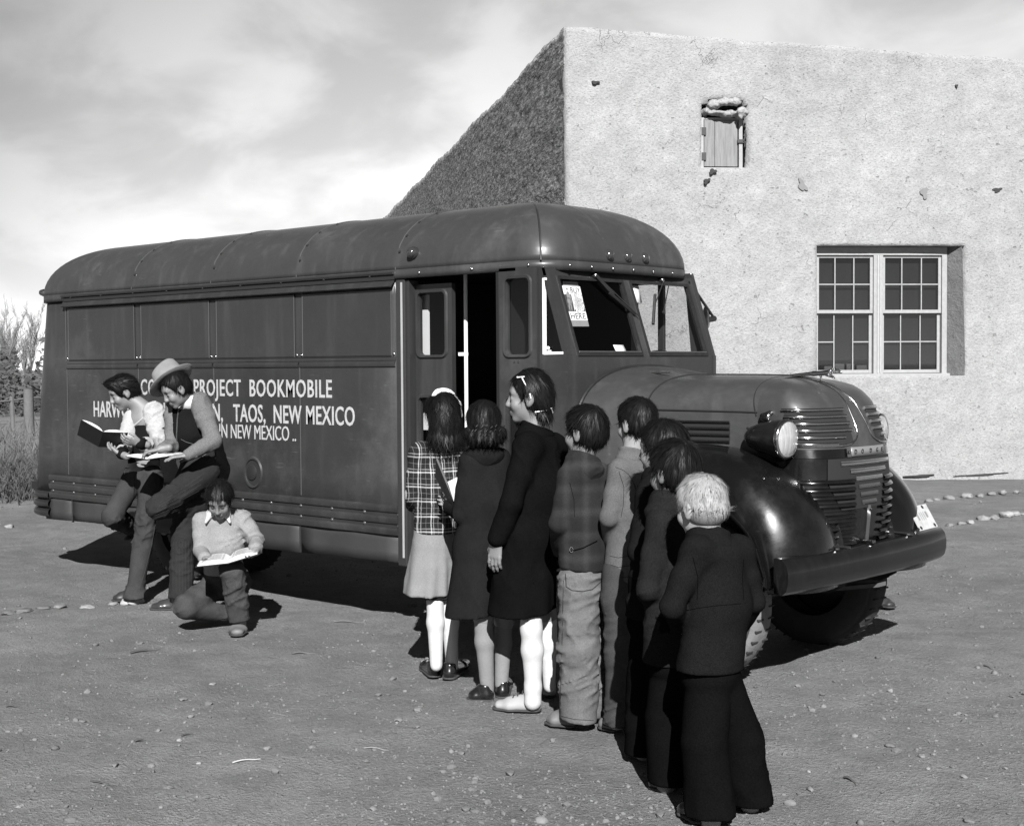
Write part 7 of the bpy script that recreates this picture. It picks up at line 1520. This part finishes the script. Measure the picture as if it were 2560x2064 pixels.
p.part('vest', vst, [ecap(M3(shN, shF)-[0, 0, .03], M3(shN, shF)-[0, 0, .18], (.115, .088), (.125, .105), sx_ax, k=.05), ecap(M3(shN, shF)-[0, 0, .18], wst, (.125, .105), (.120, .10), sx_ax, k=.05), plane(wst-[0, 0, .0], (.1, 0, -1))], .0085, folds(.005, 11, 72))
gsl = cloth('grey_knit', .105, fine=.5, fs=140, var=.15)
p.part('sleeve', gsl, sleeve(shN+[0, -.01, .015], elN, M3(elN, wrN, .95), .068, .064, .042), .0075, folds(.010, 11, 73)); p.part('sleeve', gsl, sleeve(shF, elF, M3(elF, wrF, .8), .06, .055, .042), .008, folds(.008, 12, 74))
vs1 = [c for c in p.obj.children if c.name.startswith('vest')][0]
seam_on(p, vs1, ((842, 355), (832, 430), (828, 520), (832, 605)), .011, gsl, 'placket', .001, .4); seam_on(p, vs1, ((852, 538), (880, 553), (925, 566)), .006, gsl, 'pocket_trim', .001, .4)
wc = cloth('white_shirt', .5, var=.05, fine=.08)
p.part('collar', wc, [ecap(nk+[0, 0, -.02], nk+[.01, 0, .035], (.072, .062), (.060, .055), sx_ax, k=.01), cap(nk+[-.02, -.05, .0], nk+[-.045, -.075, -.055], .024, .010, k=.015), plane(nk+[0, 0, .045], (.35, -.25, 1))], .006)
bm0 = M3(wst, pel, .3); p.part('shirt_hem', gsl, [ecap(wst-[0, 0, .0], bm0, (.122, .104), (.124, .106), bx_ax), plane(wst, (0, 0, 1)), plane(bm0, (.1, 0, -1))], .008)
p.shoe(p.gr(862, 1462), p.gr(682, 1460), mat('polished_brown_leather', .03, .3, coat=.5), .095, .043); ah = anN-[0, 0, .03]; p.shoe(ah+[.08, .06, -.04], ah+[-.02, -.10, -.08], bts, .08, .04)
p.hair(M_HR, .012, .05, .5, -.05, True, (), (), 700, .05, .002, crown=(0, -.04, .105), down=.4)
# hat, tipped over his brow: a thing of its own
bc0, bc1 = Y(700, 270, 5.22), Y(892, 182, 5.44); hx = unit(bc1-bc0); hcn = M3(bc0, bc1)+[.005, 0, .008]
fwd_ = np.array([-.55, -.80, 0]); hy = unit(np.cross(hx, fwd_)); hy = hy if hy[2] > 0 else -hy; hz2 = np.cross(hx, hy)
hat = empty('felt_hat', tuple(wl_(p, hcn))); tag(hat, 'pale battered felt hat on the head of the boy in the vest', 'hat')
hX, hY, hZ = wd_(hx), wd_(hy), wd_(hz2)
def hp(x, y, z): return tuple(hX*x+hY*y+hZ*z)
fm_ = mat('pale_felt', .16, .95, var=.3, vscale=14, bump=.002, bscale=60)
cr = MB(); G = []
for h_, rr_ in ((-.012, .094), (.01, .094), (.045, .091), (.085, .086), (.115, .080), (.130, .065), (.124, .042), (.108, .018), (.102, .001)):
    G.append([hp(rr_*1.14*math.cos(a), h_*(1+.14*math.cos(a))-(.018*max(0, math.cos(2*a))*(rr_ < .065)), rr_*.90*math.sin(a)*(1-.10*(h_ > .08))) for a in np.linspace(0, 6.2832, 33)[:-1]])
cr.grid(G, closed_v=True); cr.build('crown', fm_, hat, smooth=70, solid=.003)
bm1 = MB(); G = []
for rr_, dh in ((.090, 0), (.108, -.004), (.130, -.003), (.148, .004), (.152, .006)):
    G.append([hp(rr_*1.08*math.cos(a), -.010+dh+.030*(max(rr_-.09, 0)/.062)**1.5*max(0, math.cos(a))**2-.006*(max(rr_-.09, 0)/.062)*max(0, -math.cos(a)), rr_*.92*math.sin(a)) for a in np.linspace(0, 6.2832, 41)[:-1]])
bm1.grid(G, closed_v=True); bm1.build('brim', fm_, hat, smooth=70, solid=.003)
bd1 = MB(); bd1.grid([[hp(.0965*1.14*math.cos(a), h_+.002*math.cos(a), .0965*.9*math.sin(a)) for a in np.linspace(0, 6.2832, 33)[:-1]] for h_ in (-.010, .008)], closed_v=True); bd1.build('band', mat('hat_band', .05, .7, var=.8, vscale=45), hat, smooth=60)
# his open book
open_book(onY(*Z1f(722, 642), 5.22), np.array(onY(*Z1f(850, 640), 5.30))-np.array(onY(*Z1f(592, 640), 5.18)), wd_((.25, .9, -.01)), .33, .21, .020, 'open book with white pages held flat by the boy in the hat', .008, fold=.12)
# ---------------------------------------------------------------- boy kneeling with a book
p = Person(Z1f, 1165, 1590, 'boy in a pale sweater kneeling on the dirt with a book on his knee')
q = p.pt
hipR, hipL = q(1150, 1320, .32), q(1040, 1330, .30); knR, anR = q(1128, 1250, -.06), q(1170, 1520, .02); knL, anL = q(882, 1448, .04), q(1085, 1490, .26)
pel = M3(hipR, hipL)+[0, 0, .03]; wst = q(1080, 1205, .24); nk = q(1064, 945, .12); shL, shR = q(968, 985, .14), q(1180, 972, .14)
elL, wrL = q(958, 1140, .10), q(985, 1188, -.08); elR, wrR = q(1262, 1085, .12), q(1258, 1140, -.08)
sx_ax = unit(shR-shL); bx_ax = unit(hipR-hipL)
p.head(q(1062, 865, .02), (-.02, -.80, -.60), .93, nk, neck_r=.045)
p.bprims += [ecap(M3(shL, shR)-[0, 0, .03], wst, (.10, .08), (.10, .08), sx_ax, k=.05), ecap(wst, pel, (.10, .08), (.11, .09), bx_ax, k=.05), cap(hipR, knR, .06, .05), cap(knR, anR, .048, .035), cap(hipL, knL, .06, .05), cap(knL, anL, .048, .035), cap(shL, elL, .033, .03), cap(elL, wrL, .03, .024), cap(shR, elR, .033, .03), cap(elR, wrR, .03, .024)]
p.hand(wrL, unit(q(1040, 1215, -.16)-wrL), (0, .2, 1), (0, -1, 0), .4, .9); p.hand(wrR, unit(q(1215, 1180, -.16)-wrR), (0, .2, 1), (0, -1, 0), .4, .9)
p.body(M_SK, .005)
p.part('sweater', cloth('pale_sweater_knit', .185, fine=.35, fs=140, var=.12, bump=.0012), [ecap(M3(shL, shR)-[0, 0, .02], M3(shL, shR)-[0, 0, .16], (.115, .082), (.125, .10), sx_ax, k=.05), ecap(M3(shL, shR)-[0, 0, .16], wst-[0, 0, .06], (.125, .10), (.120, .11), sx_ax, k=.05), cap(shL, shR, .045, .045, k=.04)]+sleeve(shL, elL, M3(elL, wrL, .85), .056, .054, .044)+sleeve(shR, elR, M3(elR, wrR, .85), .056, .054, .044)+[ell(nk+[0, -.035, .02], (.058, .06, .05), k=.01, op='-'), cap(nk+[0, -.05, .0], nk+[0, -.11, -.075], .034, .008, k=.006, op='-'), plane(wst-[0, 0, .07], (0, 0, -1))], .0075, folds(.008, 11, 81))
p.part('undershirt', cloth('dark_undershirt', .012), [ecap(nk-[0, 0, .10], nk-[0, 0, .005], (.07, .06), (.058, .05), sx_ax, k=.02), plane(nk+[0, -.05, -.0], (0, -.6, 1))], .007)
p.part('collar', cloth('grey_collar', .40, var=.1), [cap(nk+[.045, -.045, .012], nk+[.072, -.070, -.040], .022, .008, k=.01), cap(nk+[.035, .02, .02], nk+[.05, -.045, .012], .02, .022, k=.02), cap(nk+[-.045, -.045, .012], nk+[-.072, -.070, -.040], .022, .008, k=.01), cap(nk+[-.035, .02, .02], nk+[-.05, -.045, .012], .02, .022, k=.02), cap(nk+[-.035, .02, .02], nk+[.035, .02, .02], .02, .02, k=.02)], .005)
wj2 = cloth('worn_denim', .046, var=.55, fine=.4, bump=.001)
p.part('jeans', wj2, [ecap(wst-[0, 0, .03], pel-[0, 0, .02], (.112, .10), (.125, .11), bx_ax, k=.04), cap(hipR, knR, .085, .070, k=.03), cap(knR, anR+[0, 0, .0], .070, .066, k=.02), cap(hipL, knL, .085, .075, k=.03), cap(knL, M3(knL, anL, .9), .070, .062, k=.02), plane(anR+[0, 0, -.005], (.15, 0, -1)), plane((0, 0, .004), (0, 0, -1))], .008, folds(.0085, 11, 82, (1, 1, 1), .75))
p.shoe(p.gr(1168, 1562)+[0, .02, 0], p.gr(1160, 1605)+[0, -.03, 0], bsh, .09, .043); p.shoe(anL*[1, 1, 0]+[.02, .05, .07], anL*[1, 1, 0]+[.06, .14, .0], bsh, .07, .04)
p.hair(M_HR, .016, .060, .50, -.05, True, (), (), 1300, .055, .001, crown=(0, -.05, .105), down=.2)
open_book(wl_(p, q(1115, 1192, -.10)), wd_(q(1292, 1142, -.08)-q(950, 1212, -.12)), wd_((.02, .9, .06)), .36, .22, .022, 'open book with bright pages across the kneeling boy\'s knee', .008, fold=.10)
# ---------------------------------------------------------------- child crouching beyond the far front wheel, only a boot shows
zf_ = lambda x, y: (x, y)
p = Person(zf_, 2222, 1520, 'person crouching beyond the far front wheel, one dark boot in view')
b0 = np.array([0, 0, 0.]); p.D = p.D
toe, heel = np.array([.03, -.02, 0]), np.array([-.07, .17, 0]); an = heel+[.01, -.02, .10]; kn = np.array([-.22, .02, .42]); hp2 = np.array([-.25, .35, .22]); hpo = hp2+[-.16, .05, 0]; kn2 = hpo+[-.02, -.36, .16]; an2 = hpo+[-.05, -.22, -.12]; ch_ = M3(hp2, hpo)+[.0, -.12, .32]; nk = ch_+[0, -.06, .16]
p.head(nk+[0, -.04, .11], (-.3, -.9, -.3), .92, nk)
p.bprims += [ecap(M3(hp2, hpo), ch_, (.10, .08), (.11, .08), (1, 0, 0), k=.05), cap(hp2, kn, .06, .045), cap(kn, an, .045, .032), cap(hpo, kn2, .06, .045), cap(kn2, an2, .045, .032), cap(ch_+[.10, 0, .05], kn+[0, 0, .03], .032, .025), cap(ch_+[-.12, 0, .05], kn2+[0, 0, .03], .032, .025)]
p.hand(kn+[0, 0, .03], (0, -1, -.3), (0, 0, -1), (1, 0, 0), .5, .85); p.hand(kn2+[0, 0, .03], (0, -1, -.3), (0, 0, -1), (1, 0, 0), .5, .85)
p.body(M_SK, .006); p.part('trousers', dkt, [ecap(M3(hp2, hpo)-[0, 0, .03], M3(hp2, hpo, .5)+[0, 0, .1], (.14, .10), (.12, .09), (1, 0, 0), k=.04), cap(hp2, kn, .075, .06), cap(kn, an, .06, .05), cap(hpo, kn2, .075, .06), cap(kn2, an2, .06, .05)], .01, folds(.006, 9, 91))
p.part('jacket', dkj, [ecap(M3(hp2, hpo)+[0, 0, .08], ch_+[0, 0, .06], (.12, .09), (.13, .09), (1, 0, 0), k=.04), cap(ch_+[.12, 0, .05], kn+[0, .04, .05], .05, .04), cap(ch_+[-.13, 0, .05], kn2+[0, .04, .05], .05, .04)], .01, folds(.006, 9, 92))
p.shoe(heel, toe, mat('dark_boot_leather', .022, .5), .12, .042); p.shoe(an2*[1, 1, 0]+[0, .05, 0], an2*[1, 1, 0]+[0, -.16, 0], bts, .08, .04); p.hair(M_HR, n=400)
